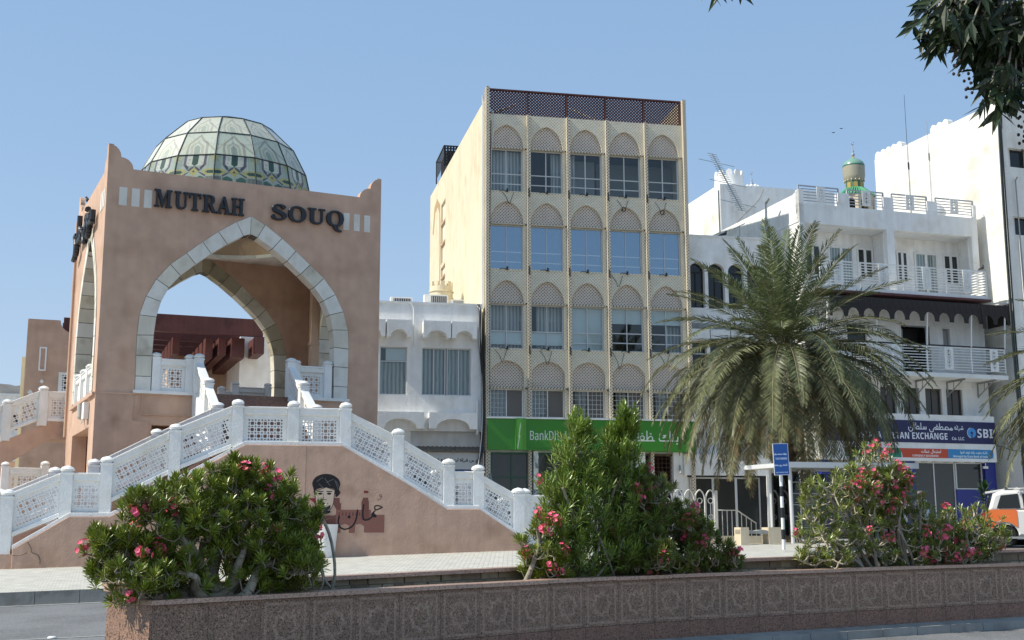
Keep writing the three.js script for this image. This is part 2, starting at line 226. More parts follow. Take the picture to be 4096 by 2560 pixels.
ground('pavement', grid(120, 24, (u, v) => { const a = -60 + 150 * u, w0 = wEdge(a) + 0.14, w = w0 + (60 - w0) * v * v, [X, Z] = XZ(a, w); return [X, HP(a, w), -Z]; }), M.paver, 'pale grey block pavement sloping up before the buildings');
ground('road', grid(120, 24, (u, v) => { const a = -60 + 150 * u, w0 = wEdge(a), w = w0 - (w0 + 13.5) * v, [X, Z] = XZ(a, w); return [X, ROAD(a, w), -Z]; }), M.asphalt, 'grey asphalt carriageway between the planter and the far kerb');
// ---------- the planter's line in plan, and the near carriageway ----------
const planLine = new THREE.CatmullRomCurve3([[-3.73, 13.1], [-0.61, 16.07], [1.6, 18.06], [4.95, 19.95], [8.95, 21.99], [13.4, 24.1], [19, 26.6], [26, 29.6]].map(([x, z]) => V(x, 0, -z)), false, 'centripetal');
const planLen = planLine.getLength();
function along(s) { // position, tangent and viewer-side normal at s metres from the left corner (negative runs straight on)
  const u = clampN(s / planLen, 0, 1), p = planLine.getPointAt(u), t = planLine.getTangentAt(u); p.addScaledVector(t, s - u * planLen); return { p, t, n: V(-t.z, 0, t.x) };
}
const capY = (s) => 0.885 + 0.0104 * s, baseY = (s) => capY(s) - 0.85;
const farAt = (X, Z) => ROAD(...AW(X, Z));
ground('near_road', grid(80, 20, (u, v) => { const s = -40 + 70 * u, d = 0.02 + 26 * v * v, { p, n } = along(s), q = p.clone().addScaledVector(n, d), k = s < 0 ? clampN(-s / 1.5, 0, 1) * (1 - clampN(d / 8, 0, 1)) : 0, y0 = baseY(s) - 0.17; return [q.x, y0 + (farAt(p.x, -p.z) - y0) * k, q.z]; }), M.asphalt, 'asphalt of the near carriageway in front of the planter');
{ // far road is bounded by the planter: rebuild its near edge along the planter line
  const r = scene.getObjectByName('road'); r.geometry = geo(grid(140, 30, (u, v) => {
    const a = -60 + 150 * u; let lo = -13.6; for (let s = -45; s < 34; s += 0.5) { const { p, n } = along(s), q = AW(p.x - n.x * 0.4, -p.z + n.z * 0.4); if (q[0] > a) { lo = q[1]; break; } lo = q[1]; }
    const w0 = wEdge(a), w = w0 + (lo - w0) * v, [X, Z] = XZ(a, w); return [X, ROAD(a, w), -Z]; }));
}
// ---------- far kerb: stones, channel, lane line, studs ----------
{
  const R = rng(5);
  const kerb = thing('kerb', 'grey concrete kerb of long stones edging the pavement', null); kerb.userData.kind = 'structure';
  const lay = (a0, a1, w0, w1) => {
    const L = Math.hypot(a1 - a0, w1 - w0), n = Math.round(L / 0.82), da = (a1 - a0) / L, dw = (w1 - w0) / L;
    for (let i = 0; i < n; i++) {
      const nrm = (off) => { const [x0, z0] = XZ(0, 0), [x1, z1] = XZ(-dw * off, da * off); return V(x1 - x0, 0, -(z1 - z0)); };
      const mk = (t, off, dy) => { const s = L * t / n; return at3(a0 + da * s, w0 + dw * s, dy).add(nrm(off)); };
      const stone = (o0, o1, y0, y1, g) => { const pts = []; for (const t of [i + g, i + 1 - g]) for (const [o, y] of [[o0, y0], [o1, y0], [o1, y1], [o0, y1]]) pts.push(mk(t, o, y)); return hexa(pts); };
      P(kerb, 'kerb_stone', stone(0, 0.16, -0.5, 0.004 + R() * 0.004, 0.006), M.kerb);
      P(kerb, 'channel_stone', stone(-0.26, -0.004, -0.6, -0.243 + 0.06 * clampN(w0 / 3, 0, 1), 0.004), M.concrete);
    }
  };
  lay(-9, 16.4, 0, 0); lay(16.4, 20, 0, 5.6); lay(20, 24.4, 5.6, 10.3);
  const line = P(scene, 'road_line', grid(60, 1, (u, v) => { const a = -20 + 26 * u, w = -7.9 + 0.09 * v, [X, Z] = XZ(a, w); return [X, ROAD(a, w) + 0.006, -Z]; }), flat(0.36, 0.36, 0.34, 0.8)); line.userData.kind = 'structure';
  const st = new THREE.LatheGeometry([[0.001, 0.026], [0.04, 0.024], [0.058, 0.012], [0.062, 0]].map(([a, b]) => new THREE.Vector2(a, b)), 14);
  [[2.15, 'white road stud on the lane line near the planter'], [0.78, 'white road stud on the lane line at the left edge']].forEach(([a, l]) => { const o = P(scene, 'road_stud', st.clone(), flat(0.78, 0.78, 0.74, 0.4)); const [X, Z] = XZ(a, -7.86); o.position.set(X, ROAD(a, -7.86) + 0.008, -Z); tag(o, l, 'road stud', 'road studs on the lane line'); });
}
function hexa(p) { // eight corners: ring of four, then ring of four
  const g = new THREE.BufferGeometry(), o = [], q = (a, b, c, d) => { for (const i of [a, b, c, a, c, d]) o.push(p[i].x, p[i].y, p[i].z); };
  q(0, 3, 2, 1); q(4, 5, 6, 7); q(0, 1, 5, 4); q(1, 2, 6, 5); q(2, 3, 7, 6); q(3, 0, 4, 7);
  g.setAttribute('position', new THREE.Float32BufferAttribute(o, 3)); g.computeVertexNormals(); return g;
}
// a block following the planter line: s range, offset range (toward the viewer is positive), height functions
const run = (s0, s1, o0, o1, y0, y1) => { const pts = []; for (const s of [s0, s1]) { const { p, n } = along(s); for (const [o, y] of [[o0, y0], [o1, y0], [o1, y1], [o0, y1]]) pts.push(V(p.x + n.x * o, y(s), p.z + n.z * o)); } return hexa(pts); };
{
  const R = rng(8), up = (d) => (s) => capY(s) + d, END = 27, W = 0.98, rear = (s) => capY(s) + 0.17 + 0.006 * s;
  const pl = thing('median_planter', 'long red granite planter curving along the middle of the road', 'planter');
  const slabTex = (star, seed) => canvasTex(256, 256, (g) => {
    const im = g.createImageData(256, 256); for (let j = 0; j < 256; j++) for (let i = 0; i < 256; i++) { const a = vn(i / 256, j / 256, 64, seed), b = vn(i / 256, j / 256, 37, seed + 2), c = fbm(i / 256, j / 256, 3, 3, seed + 4), t = a < 0.36 ? 0.8 : b > 0.74 ? -0.45 : 0.1, q = (j * 256 + i) * 4, k = 0.8 + 0.4 * c; [0.30, 0.192, 0.13].forEach((x, n) => im.data[q + n] = enc((x + ([0.06, 0.036, 0.03][n] - x) * t) * k)); im.data[q + 3] = 255; }
    g.putImageData(im, 0, 0); if (!star) return;
    g.strokeStyle = 'rgba(196,172,150,0.36)'; g.lineWidth = 13; g.strokeRect(26, 22, 204, 212); g.lineWidth = 15; g.beginPath();
    for (let i = 0; i <= 16; i++) { const a = i * Math.PI / 8, r = i & 1 ? 50 : 66; g[i ? 'lineTo' : 'moveTo'](128 + r * Math.cos(a), 128 + r * Math.sin(a)); } g.closePath(); g.stroke();
  });
  const plain = [1, 2].map((i) => new THREE.MeshStandardMaterial({ map: slabTex(false, 80 + i), roughness: 0.6 })), stars = [1, 2, 3].map((i) => new THREE.MeshStandardMaterial({ map: slabTex(true, 90 + i * 3), roughness: 0.6 }));
  const SL = 0.652;
  P(pl, 'core', Array.from({ length: 40 }, (_, i) => [run(i * END / 40, (i + 1) * END / 40, -0.16, -0.03, (s) => baseY(s) - 0.2, up(0)), run(i * END / 40, (i + 1) * END / 40, -W, -W + 0.12, (s) => baseY(s) - 0.2, (s) => rear(s) - 0.01)]), M.concrete);
  for (let i = 0, s = 0; s < END; i++, s += SL) {
    const g = run(s + 0.002, s + SL - 0.002, -0.03, 0, up(-0.62), up(-0.003)), p = g.attributes.position, uv = new Float32Array(p.count * 2), A = along(s), dir = along(s + SL).p.sub(A.p).normalize();
    for (let k = 0; k < p.count; k++) { const d = V(p.getX(k), 0, p.getZ(k)).sub(A.p).dot(dir); uv[2 * k] = d / SL; uv[2 * k + 1] = (p.getY(k) - capY(s) + 0.62) / 0.62; }
    g.setAttribute('uv', new THREE.BufferAttribute(uv, 2));
    P(pl, 'granite_panel', g, i < 2 ? plain[i & 1] : stars[(i * 7) % 3], true);
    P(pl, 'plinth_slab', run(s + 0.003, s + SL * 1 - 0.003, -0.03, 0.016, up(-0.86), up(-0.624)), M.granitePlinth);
  }
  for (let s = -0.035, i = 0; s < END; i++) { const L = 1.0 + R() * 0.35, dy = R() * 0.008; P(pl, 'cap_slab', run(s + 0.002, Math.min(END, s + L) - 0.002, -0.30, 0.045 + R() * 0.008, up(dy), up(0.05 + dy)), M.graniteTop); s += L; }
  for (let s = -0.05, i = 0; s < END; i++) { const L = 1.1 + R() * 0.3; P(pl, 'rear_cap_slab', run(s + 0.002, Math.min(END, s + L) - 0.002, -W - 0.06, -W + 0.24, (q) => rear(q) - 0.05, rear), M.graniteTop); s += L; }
  // left end: facing slabs and its own cap
  const e = along(0), q = (o, s) => e.p.clone().addScaledVector(e.n, o).addScaledVector(e.t, s), mixY = (o) => capY(0) + 0.17 * clampN(-o / W, 0, 1);
  for (let i = 0; i < 3; i++) { const o0 = -W + (W / 3) * i + 0.002, o1 = o0 + W / 3 - 0.004, b = baseY(0) - 0.25, c = []; for (const s of [-0.03, 0]) for (const [o, y] of [[o0, b], [o1, b], [o1, mixY(o1) - 0.003], [o0, mixY(o0) - 0.003]]) { const v = q(o, s); c.push(V(v.x, y, v.z)); } P(pl, 'end_panel', hexa(c), M.granite); }
  for (let i = 0; i < 2; i++) { const o0 = -W - 0.05 + (W - 0.26) / 2 * i + 0.002, o1 = o0 + (W - 0.26) / 2 + 0.02, c = []; for (const s of [-0.075, 0.26]) for (const [o, d] of [[o0, 0.0], [o1, 0.0], [o1, 0.05], [o0, 0.05]]) { const v = q(o, s); c.push(V(v.x, mixY(o) + d, v.z)); } P(pl, 'end_cap_slab', hexa(c), M.graniteTop); }
  const sl = P(pl, 'soil', Array.from({ length: 40 }, (_, i) => run(i * END / 40, (i + 1) * END / 40, -W + 0.1, -0.1, up(-0.5), up(-0.07))), M.soil); sl.userData.kind = 'stuff';
  for (let c = 0; c < 2; c++) for (let s = 0.15 + c * 0.12; s < END - 0.5;) { const L = 0.18 + R() * 0.22, h0 = -0.06 + c * 0.125, f = 0.135 + R() * 0.03; P(pl, 'stone', run(s, s + L - 0.012, -W + 0.12, -W + f, up(h0), (z) => Math.min(rear(z) - 0.055, capY(z) + h0 + 0.115)), M.rubble[Math.floor(R() * 3)]); s += L; }
  // kerb along the planter's foot
  const nk = thing('planter_kerb', 'weathered grey kerb stones along the foot of the planter', null); nk.userData.kind = 'structure';
  for (let s = 0.2; s < END; s += 0.74) { const pts = [], d = R() * 0.01; for (const u of [s + 0.005, s + 0.735]) { const { p, n } = along(u); for (const [o, y] of [[0.02, -0.4], [0.30, -0.4], [0.26 + d, -0.045], [0.02, -0.006]]) pts.push(V(p.x + n.x * o, baseY(u) + y, p.z + n.z * o)); } P(nk, 'kerb_stone', hexa(pts), M.kerb); }
}
// ---------- far hill and low roofs at the left ----------
{
  const rock = plaster([0.20, 0.185, 0.165], { size: 60, amt: 0.35, blotch: 0.3, n: 512 });
  ground('hills', grid(150, 30, (u, v) => { const x = -520 + 520 * u, k = Math.sin(Math.PI * Math.min(1, v * 1.0)), r = 40 + 26 * Math.exp(-(((x + 222) / 42) ** 2)) + 16 * (fbm(u, 0.3, 12, 4, 3) - 0.5) + 8 * (fbm(u, v, 50, 3, 9) - 0.5); const f = clampN((-150 - x) / 40, 0, 1); return [x, -5 + (r * f + 5) * k + 10 * k * f * (fbm(u, v, 40, 4, 13) - 0.5), -640 + 280 * (1 - v)]; }), rock, 'bare rocky hill ridge far off at the left');
  const lw = thing('low_white_house', 'low white house far off at the left edge under the hill', 'house', [-37, 0, -92], 75);
  P(lw, 'wall', box(-16, 1.9, -1, 11.9, -10, 0), M.wallWhite); P(lw, 'parapet', box(-16.1, 2, 11.9, 12.1, -10.1, 0.1), M.white); P(lw, 'window', box(-0.4, 0.4, 9.4, 10.6, -0.02, 0.03), M.darkGlass);

}
// ---------- gateway ----------
const font = await new FontLoader().loadAsync('fonts/droid/droid_serif_bold.typeface.json');
const sans = await new FontLoader().loadAsync('fonts/droid/droid_sans_bold.typeface.json');
const GW = 8.79, GD = 6.8, GTOP = 12.66, TH = 0.46, AC = 4.43;
const arcExt = [[4.43, 11.6], [3.97, 11.36], [3.41, 10.98], [2.94, 10.61], [2.46, 10.2], [1.99, 9.8], [1.59, 9.3], [1.31, 8.75], [1.14, 8.16], [1.1, 7.54], [1.1, 6.93], [1.11, 6.3], [1.11, 5.88]];
const arcInt = [[4.43, 11.0], [4.21, 10.92], [3.71, 10.61], [3.22, 10.25], [2.76, 9.87], [2.31, 9.47], [1.98, 9.06], [1.77, 8.61], [1.65, 8.13], [1.6, 7.57], [1.58, 6.94], [1.58, 6.31], [1.58, 5.88]];
const gate = thing('market_gateway', 'square pink gateway tower with pointed arches under a faceted glass dome', 'gateway', [-12.258, 0, -36.078], 63.77);
const place = { front: null, left: new THREE.Matrix4().makeRotationY(Math.PI / 2), right: new THREE.Matrix4().makeTranslation(GW - TH, 0, 0).multiply(new THREE.Matrix4().makeRotationY(Math.PI / 2)), rear: new THREE.Matrix4().makeTranslation(0, 0, -GD + TH) };
const mv = (g, m) => (m ? (Array.isArray(g) ? g.map((x) => mv(x, m)) : g.applyMatrix4(m)) : g);
const plainTop = (L) => [[0, 0.4], [0, 12.66], [L, 12.66], [L, 0.4]];
function crown(L) { // wall outline with a two-scallop horn at each end
  const horn = [...arcPts(0, 13.0, 0.38, 0.38, 90, 0, 5), ...arcPts(0.375, 12.66, 0.375, 0.34, 90, 0, 5).slice(1)], l = horn, r = horn.map(([x, y]) => [L - x, y]).reverse();
  return [[0, 0.4], ...l, ...r, [L, 0.4]];
}
{
  const R = rng(3), openF = [...arcExt.map(([x, y]) => [2 * AC - x, y]).reverse().slice(0, -1), ...arcExt].map(([x, y]) => [x, y]);
  const outline = (fx) => { const l = arcExt.map(([x, y]) => [fx(x), y]), r = arcExt.slice(1).map(([x, y]) => [fx(2 * AC - x), y]).reverse(); return [...r, ...l]; };
  const fF = (x) => x, sideScale = 0.72, LC = 3.06, fL = (x) => LC + (x - AC) * sideScale, fR = (x) => 4.30 + (x - AC) * 0.97;
  const door = [[1.66, 0.4], [1.66, 4.86], [3.05, 4.86], [3.05, 0.4]], crownTop = (L) => crown(L);
  // front wall: the doorway cuts its foot, so the outline itself steps round it
  const withDoor = (o, a, b, y) => { const q = o.slice(); q.push([b, 0.4], [b, y], [a, y], [a, 0.4]); return q; };
  P(gate, 'front_wall', prism(withDoor(plainTop(GW), 1.66, 3.05, 4.86), -TH, 0, [outline(fF)]), M.pink); for (const f of [(p) => p, (p) => p.map(([a, b]) => [GW - a, b]).reverse()]) P(gate, 'corner_horn', prism(f([[0, 12.655], ...arcPts(0, 13.0, 0.38, 0.38, 90, 0, 5), ...arcPts(0.375, 12.66, 0.375, 0.34, 90, 0, 5).slice(1)]), -0.3, -0.001), M.pink);
  P(gate, 'left_wall', mv(prism(withDoor([[TH + 0.002, 0.4], [TH + 0.002, 12.66], [GD - TH - 0.002, 12.66], [GD - TH - 0.002, 0.4]], 1.07, 4.95, 4.82), 0.004, TH, [outline(fL)]), place.left), M.pink);
  P(gate, 'right_wall', mv(prism([[TH + 0.002, 0.4], [TH + 0.002, 12.66], [GD - TH - 0.002, 12.66], [GD - TH - 0.002, 0.4]], 0, TH - 0.004, [outline(fL)]), place.right), M.pink);
  P(gate, 'rear_wall', mv(prism(plainTop(GW), -TH, 0, [outline(fR)]), place.rear), M.pink);
  const hornSide = [[0, 12.66], ...arcPts(0, 13.0, 0.38, 0.38, 90, 0, 5), ...arcPts(0.375, 12.66, 0.375, 0.34, 90, 0, 5).slice(1)];
  for (const [x, m] of [[0.004, 1], [GW - 0.144, 1]]) { P(gate, 'corner_horn', mv(prism(hornSide, x, x + 0.14), place.left), M.pink); P(gate, 'corner_horn', mv(prism(hornSide.map(([a, b]) => [GD - a, b]).reverse(), x, x + 0.14), place.left), M.pink); }
  P(gate, 'buttress_panel', [prism([[0, 0.4], [0, 5.74], [1.08, 5.74], [1.08, 4.96], [1.62, 4.96], [1.62, 0.4]], 0.002, 0.06), box(3.1, GW, 0.4, 3.9, 0.002, 0.03)], M.pinkBase);
  const ring = (f, m, skipLow, mats, deep = TH) => {
    for (const sgn of [1, -1]) for (let i = 0; i < 12; i++) {
      if (skipLow && i > 11) continue;
      const e = (k, A) => { const [x, y] = A[k]; return [f(sgn > 0 ? x : 2 * AC - x), y]; };
      let q = [e(i, arcExt), e(i + 1, arcExt), e(i + 1, arcInt), e(i, arcInt)]; const c = q.reduce((a, b) => [a[0] + b[0] / 4, a[1] + b[1] / 4], [0, 0]);
      q = q.map(([x, y]) => { const d = Math.hypot(x - c[0], y - c[1]), k = 1 - 0.013 / d; return [c[0] + (x - c[0]) * k, c[1] + (y - c[1]) * k]; }); if (sgn < 0) q.reverse();
      P(gate, 'voussoir', mv(prism(q, -deep - 0.015 - R() * 0.006, 0.016 + R() * 0.008), m), mats[Math.floor(R() * mats.length)]);
    }
    for (const sgn of [1, -1]) { const a = [...arcExt.map(([x, y]) => [f(sgn > 0 ? x : 2 * AC - x), y]), ...arcInt.map(([x, y]) => [f((sgn > 0 ? x : 2 * AC - x) - sgn * 0.018), y]).reverse()]; if (sgn < 0) a.reverse(); P(gate, 'mortar', mv(prism(a, -deep - 0.004, 0.004), m), M.mortar); }
  };
  ring(fF, null, false, [M.stone, M.stone, M.stoneB]);
  ring(fL, place.left.clone().multiply(new THREE.Matrix4().makeTranslation(0, 0, TH)), false, [M.stone, M.stoneB, M.stoneB]);
  ring(fL, place.right.clone().multiply(new THREE.Matrix4().makeTranslation(0, 0, TH)), false, [M.stone, M.stoneB]);
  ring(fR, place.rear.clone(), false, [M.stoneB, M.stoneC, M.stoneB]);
  // floors, ceiling with the round opening under the dome, drum
  const DC = [4.42, -3.4], hole = arcPts(DC[0], 3.4, 2.55, 2.55, 0, 360, 28).slice(0, -1);
  P(gate, 'floor', box(TH, GW - TH, 5.55, 5.85, -GD + TH, -TH), M.granitePlinth);
  P(gate, 'roof', prism([[TH, TH], [GW - TH, TH], [GW - TH, GD - TH], [TH, GD - TH]], 0, 0.3, [hole]).rotateX(-Math.PI / 2).translate(0, 12.3, 0), M.concrete);
  P(gate, 'ceiling', prism([[TH, TH], [GW - TH, TH], [GW - TH, GD - TH], [TH, GD - TH]], 0, 0.12, [hole]).rotateX(-Math.PI / 2).translate(0, 11.48, 0), M.wallWhite);
  P(gate, 'drum', new THREE.CylinderGeometry(2.6, 2.6, 1.2, 32, 1, true).translate(DC[0], 12.1, DC[1]), M.tan);
  P(gate, 'pilaster', [box(GW - TH - 0.3, GW - TH, 5.85, 11.48, -5.3, -5.0), box(GW - TH - 0.34, GW - TH, 8.4, 8.5, -5.34, -4.96)], M.tan);
  P(gate, 'inner_lining', [box(GW - TH - 0.02, GW - TH - 0.004, 5.85, 11.48, -6.3, -5.45)], M.tan);
  P(gate, 'sill', [box(1.06, 2.86, 5.79, 5.88, -0.3, 0.09), box(5.95, 7.8, 5.82, 5.91, -0.3, 0.09)], M.white);
  P(gate, 'left_sill', box(-0.09, 0.3, 5.69, 5.78, -5.35, -0.02), M.pinkBase);
  P(gate, 'string_course', [box(-0.02, 1.06, 5.74, 5.78, 0, 0.07), box(1.06, 2.86, 5.755, 5.785, 0.0, 0.05)], M.pink);
  P(gate, 'conduit', [rod(V(1.34, 5.76, 0.05), V(1.34, 5.15, 0.05), 0.018), rod(V(1.34, 5.15, 0.05), V(2.88, 5.18, 0.05), 0.018)], M.pink);
  for (const x of [0.37, 0.74, 1.11, 7.49, 7.85, 8.21]) P(gate, 'inset_panel', box(x, x + (x < 2 ? 0.235 : 0.205), 11.49, 12.06, 0.001, 0.012), M.stone);
  for (const z of [0.30, 0.62, 0.94, 5.3, 5.62]) P(gate, 'inset_panel', box(-0.012, -0.001, 11.49, 12.06, -z - 0.22, -z), M.stone);
  const name = (text, spans, y0, y1) => [...text].forEach((c, i) => { const [x0, x1] = spans[i], g = new TextGeometry(c, { font, size: 1, depth: 0.09, curveSegments: 5, bevelEnabled: true, bevelThickness: 0.012, bevelSize: 0.012, bevelSegments: 1 }); g.computeBoundingBox(); const b = g.boundingBox, sx = (x1 - x0) / (b.max.x - b.min.x), q = c === 'Q' ? 0.17 : 0, sy = (y1 - y0 + q) / (b.max.y - b.min.y); g.translate(-b.min.x, -b.min.y, 0).scale(sx, sy, 1).translate(x0, y0 - q, 0.05); P(gate, 'letter', g, M.letters); });
  name('MUTRAH', [[1.39, 1.95], [1.99, 2.44], [2.44, 2.84], [2.86, 3.42], [3.24, 3.78], [3.72, 4.2]].map(([a, b]) => [a + 0.005, b - 0.015]).map((s, i) => i === 3 ? [2.86, 3.3] : i === 4 ? [3.31, 3.75] : i === 5 ? [3.76, 4.18] : s), 11.54, 12.1);
  name('SOUQ', [[5.05, 5.55], [5.6, 6.2], [6.25, 6.83], [6.88, 7.47]], 11.54, 12.07);
  { // lettering on the left wall
    const A = arabic('سوق مطرح'), k = 4.5 / arabic('سوق مطرح').w, list = []; for (const l of A.lines) for (let i = 0; i + 1 < l.length; i++) { const a = l[i], b = l[i + 1], z = (q) => -(6.0 - q * k), y = (q) => 11.35 + q * 0.082; list.push(rod(V(-0.12, y(a[1]), -1.6 - a[0] * k), V(-0.12, y(b[1]), -1.6 - b[0] * k), 0.075, 0.075, 6)); }
    P(gate, 'arabic_lettering', list.map((g) => g.scale(1.3, 1, 1)), M.letters);
  }
  P(gate, 'wall_box', [box(-0.16, -0.01, 5.08, 5.58, -1.55, -1.1)], M.white); P(gate, 'wall_lamp', [rod(V(-0.12, 5.6, -2.1), V(-0.12, 5.2, -2.1), 0.12, 0.1, 10), rod(V(-0.12, 5.2, -2.1), V(-0.12, 5.13, -2.1), 0.1, 0.05, 10), wire([V(-0.1, 5.13, -2.1), V(-0.14, 4.98, -1.7), V(-0.1, 5.08, -1.3)], 0.012)], flat(0.45, 0.44, 0.40, 0.6));
  P(gate, 'downpipe', rod(V(-0.06, 12.4, -6.55), V(-0.06, 4.9, -6.55), 0.05), M.pink);
  P(gate, 'inner_door_wall', [box(0.9, 0.95, 0.4, 4.9, -5.2, -0.6), box(TH, 3.3, 0.4, 4.9, -1.3, -1.25)], M.pinkBase);
  // glass dome: panes, ribs
  const dome = P(gate, 'dome', new THREE.CylinderGeometry(3.08, 3.08, 0.14, 28, 1, true).translate(DC[0], 12.62, DC[1]), M.letters);
  const rings = [[3.07, 12.62], [2.82, 13.72], [2.36, 14.62], [1.55, 15.42], [0.02, 15.95]], N = 14, ph = 0.21;
  const pt = (k, i) => { const [r, y] = rings[k], a = (i + ph) / N * 2 * Math.PI; return V(DC[0] - 0.06 + r * Math.sin(a), y, DC[1] + r * Math.cos(a)); };
  const stained = (k) => canvasTex(256, 256, (g, w, h) => {
    const G = (a) => `rgba(38,72,56,${a})`, Pp = (a) => `rgba(74,66,84,${a})`, Y = (a) => `rgba(182,174,104,${a})`;
    g.fillStyle = ['#a4b2a4', '#d3dcca', '#e6e7d2', '#dfe8e0'][k]; g.fillRect(0, 0, w, h); const R2 = rng(k + 4), al = [0.9, 0.4, 0.28, 0.15][k];
    const poly = (c, p) => { g.fillStyle = c; g.beginPath(); p.forEach(([x, y], i) => g[i ? 'lineTo' : 'moveTo'](x * w, y * h)); g.closePath(); g.fill(); };
    if (k === 0) {
      poly('#cfd3c4', [[0.2, 0], [0.8, 0], [0.8, 0.35], [0.2, 0.35]]); poly(Y(0.55), [[0, 0], [0.16, 0], [0, 0.3]]); poly(Y(0.55), [[1, 0], [0.84, 0], [1, 0.3]]);
      for (const s of [0, 1]) { const X = (x) => s ? 1 - x : x; poly(Pp(0.95), [[X(0.2), 0], [X(0.27), 0], [X(0.27), 0.3], [X(0.36), 0.42], [X(0.33), 0.5], [X(0.2), 0.33]]); poly(Pp(0.9), [[X(0.33), 0.5], [X(0.4), 0.42], [X(0.5), 0.36], [X(0.47), 0.44], [X(0.38), 0.54]]); poly(Y(0.95), [[X(0), 0.46], [X(0.2), 0.46], [X(0.33), 0.54], [X(0.2), 0.66], [X(0), 0.66]]); poly(G(0.95), [[X(0), 0.51], [X(0.16), 0.51], [X(0.22), 0.56], [X(0.16), 0.61], [X(0), 0.61]]); poly(Pp(0.9), [[X(0.35), 0.56], [X(0.41), 0.54], [X(0.22), 0.72], [X(0.2), 0.66]]); poly(G(0.75), [[X(0.22), 0.74], [X(0.34), 0.68], [X(0.46), 0.76], [X(0.46), 1], [X(0.22), 1]]); }
      poly(G(0.95), [[0.42, 0], [0.58, 0], [0.58, 0.3], [0.5, 0.36], [0.42, 0.3]]); poly(Y(0.95), [[0.5, 0.4], [0.62, 0.54], [0.5, 0.7], [0.38, 0.54]]); poly(Pp(1), [[0.47, 0.54], [0.5, 0.5], [0.53, 0.54], [0.5, 0.58]]); poly('rgba(60,56,54,0.5)', [[0, 0.7], [0.2, 0.7], [0.2, 1], [0, 1]]); poly('rgba(60,56,54,0.5)', [[1, 0.7], [0.8, 0.7], [0.8, 1], [1, 1]]);
    } else {
      g.lineWidth = 18; g.lineJoin = 'miter'; const st = (c, p) => { g.strokeStyle = c; g.beginPath(); p.forEach(([x, y], i) => g[i ? 'lineTo' : 'moveTo'](x * w, y * h)); g.stroke(); };
      st(`rgba(120,105,96,${al})`, [[0.24, 1], [0.24, 0.5], [0.5, 0.14], [0.76, 0.5], [0.76, 1]]); st(`rgba(150,140,120,${al})`, [[0.36, 1], [0.36, 0.62], [0.5, 0.42], [0.64, 0.62], [0.64, 1]]); st(`rgba(196,178,120,${al * 0.8})`, [[0, 0.85], [0.3, 0.4]]); st(`rgba(120,105,96,${al * 0.8})`, [[1, 0.85], [0.7, 0.4]]); poly(`rgba(70,96,84,${al})`, [[0.42, 1], [0.42, 0.66], [0.5, 0.56], [0.58, 0.66], [0.58, 1]]);
    }
    for (let i = 0; i < 60; i++) { g.fillStyle = `rgba(60,56,44,${R2() * 0.28})`; const r = R2() * R2() * 9 + 1; g.beginPath(); g.arc(R2() * w, R2() * R2() * h * 0.6, r, 0, 7); g.fill(); } for (let i = 0; i < 26; i++) { g.fillStyle = `rgba(235,238,225,${R2() * 0.14})`; g.fillRect(R2() * w, 0, 2 + R2() * 9, h * R2()); }
  });
  for (let k = 0; k < 4; k++) { const m = new THREE.MeshPhysicalMaterial({ map: stained(k), roughness: [0.3, 0.55, 0.6, 0.6][k], side: THREE.DoubleSide, transmission: [0.4, 0.5, 0.5, 0.5][k], thickness: 0, clearcoat: 0.6, clearcoatRoughness: 0.05 });
    for (let i = 0; i < N; i++) { const a = pt(k, i), b = pt(k, i + 1), c = pt(k + 1, i + 1), d = pt(k + 1, i), g = new THREE.BufferGeometry(); g.setAttribute('position', new THREE.Float32BufferAttribute([a, b, c, a, c, d].flatMap((v) => [v.x, v.y, v.z]), 3)); g.setAttribute('uv', new THREE.Float32BufferAttribute([0, 0, 1, 0, 1, 1, 0, 0, 1, 1, 0, 1], 2)); g.computeVertexNormals(); P(dome, 'pane', g, m, true); } }
  const rib = flat(0.02, 0.03, 0.028, 0.4);
  for (let i = 0; i < N; i++) P(dome, 'rib', [0, 1, 2, 3].map((k) => rod(pt(k, i), pt(k + 1, i), 0.026, 0.026, 5)), rib);
  for (let k = 1; k < 4; k++) P(dome, 'ring', Array.from({ length: N }, (_, i) => rod(pt(k, i), pt(k, i + 1), 0.026, 0.026, 5)), rib);
}
// ---------- balustrades ----------
function balustrade(parent, posts, z, o = {}) { // posts: [x, top, base]; rails and screens between neighbours
  const { w = 0.28, m = null, rails = true, skip = [] } = o;
  posts.forEach(([x, t, b]) => P(parent, 'baluster_post', mv(post(x, t, b, z, w), m), M.white));
  for (let i = 0; i + 1 < posts.length; i++) {
    if (skip.includes(i)) continue; const [x0, t0, b0] = posts[i], [x1, t1, b1] = posts[i + 1], a = x0 + w / 2, b = x1 - w / 2, L = b - a; if (L < 0.1) continue;
    const dy = t1 - t0, flatRun = Math.abs(dy) < 0.34 || o.flat, sl = flatRun ? 0 : dy / (x1 - x0), r0 = flatRun ? Math.min(t0, t1) - 0.2 : t0 - 0.2 + sl * w / 2 + (dy > 0 ? 0.06 : -0.04), hb = o.h ?? 0.9, q = (y) => [a, y, b, y + sl * L];
    P(parent, 'handrail', mv([para(...q(r0), 0.19, z - 0.09, z + 0.09, 0.018), para(...q(r0 + 0.012), 0.05, z - 0.12, z + 0.12, 0.012)], m), M.white);
    P(parent, 'screen', mv(jali(L, hb - 0.19, sl, o.pitch ?? 0.17).translate(a, r0 - hb, z - 0.025), m), M.white);
    P(parent, 'bottom_rail', mv(para(...q(r0 - hb), 0.11, z - 0.11, z + 0.11, 0.01), m), M.white);
  }
}
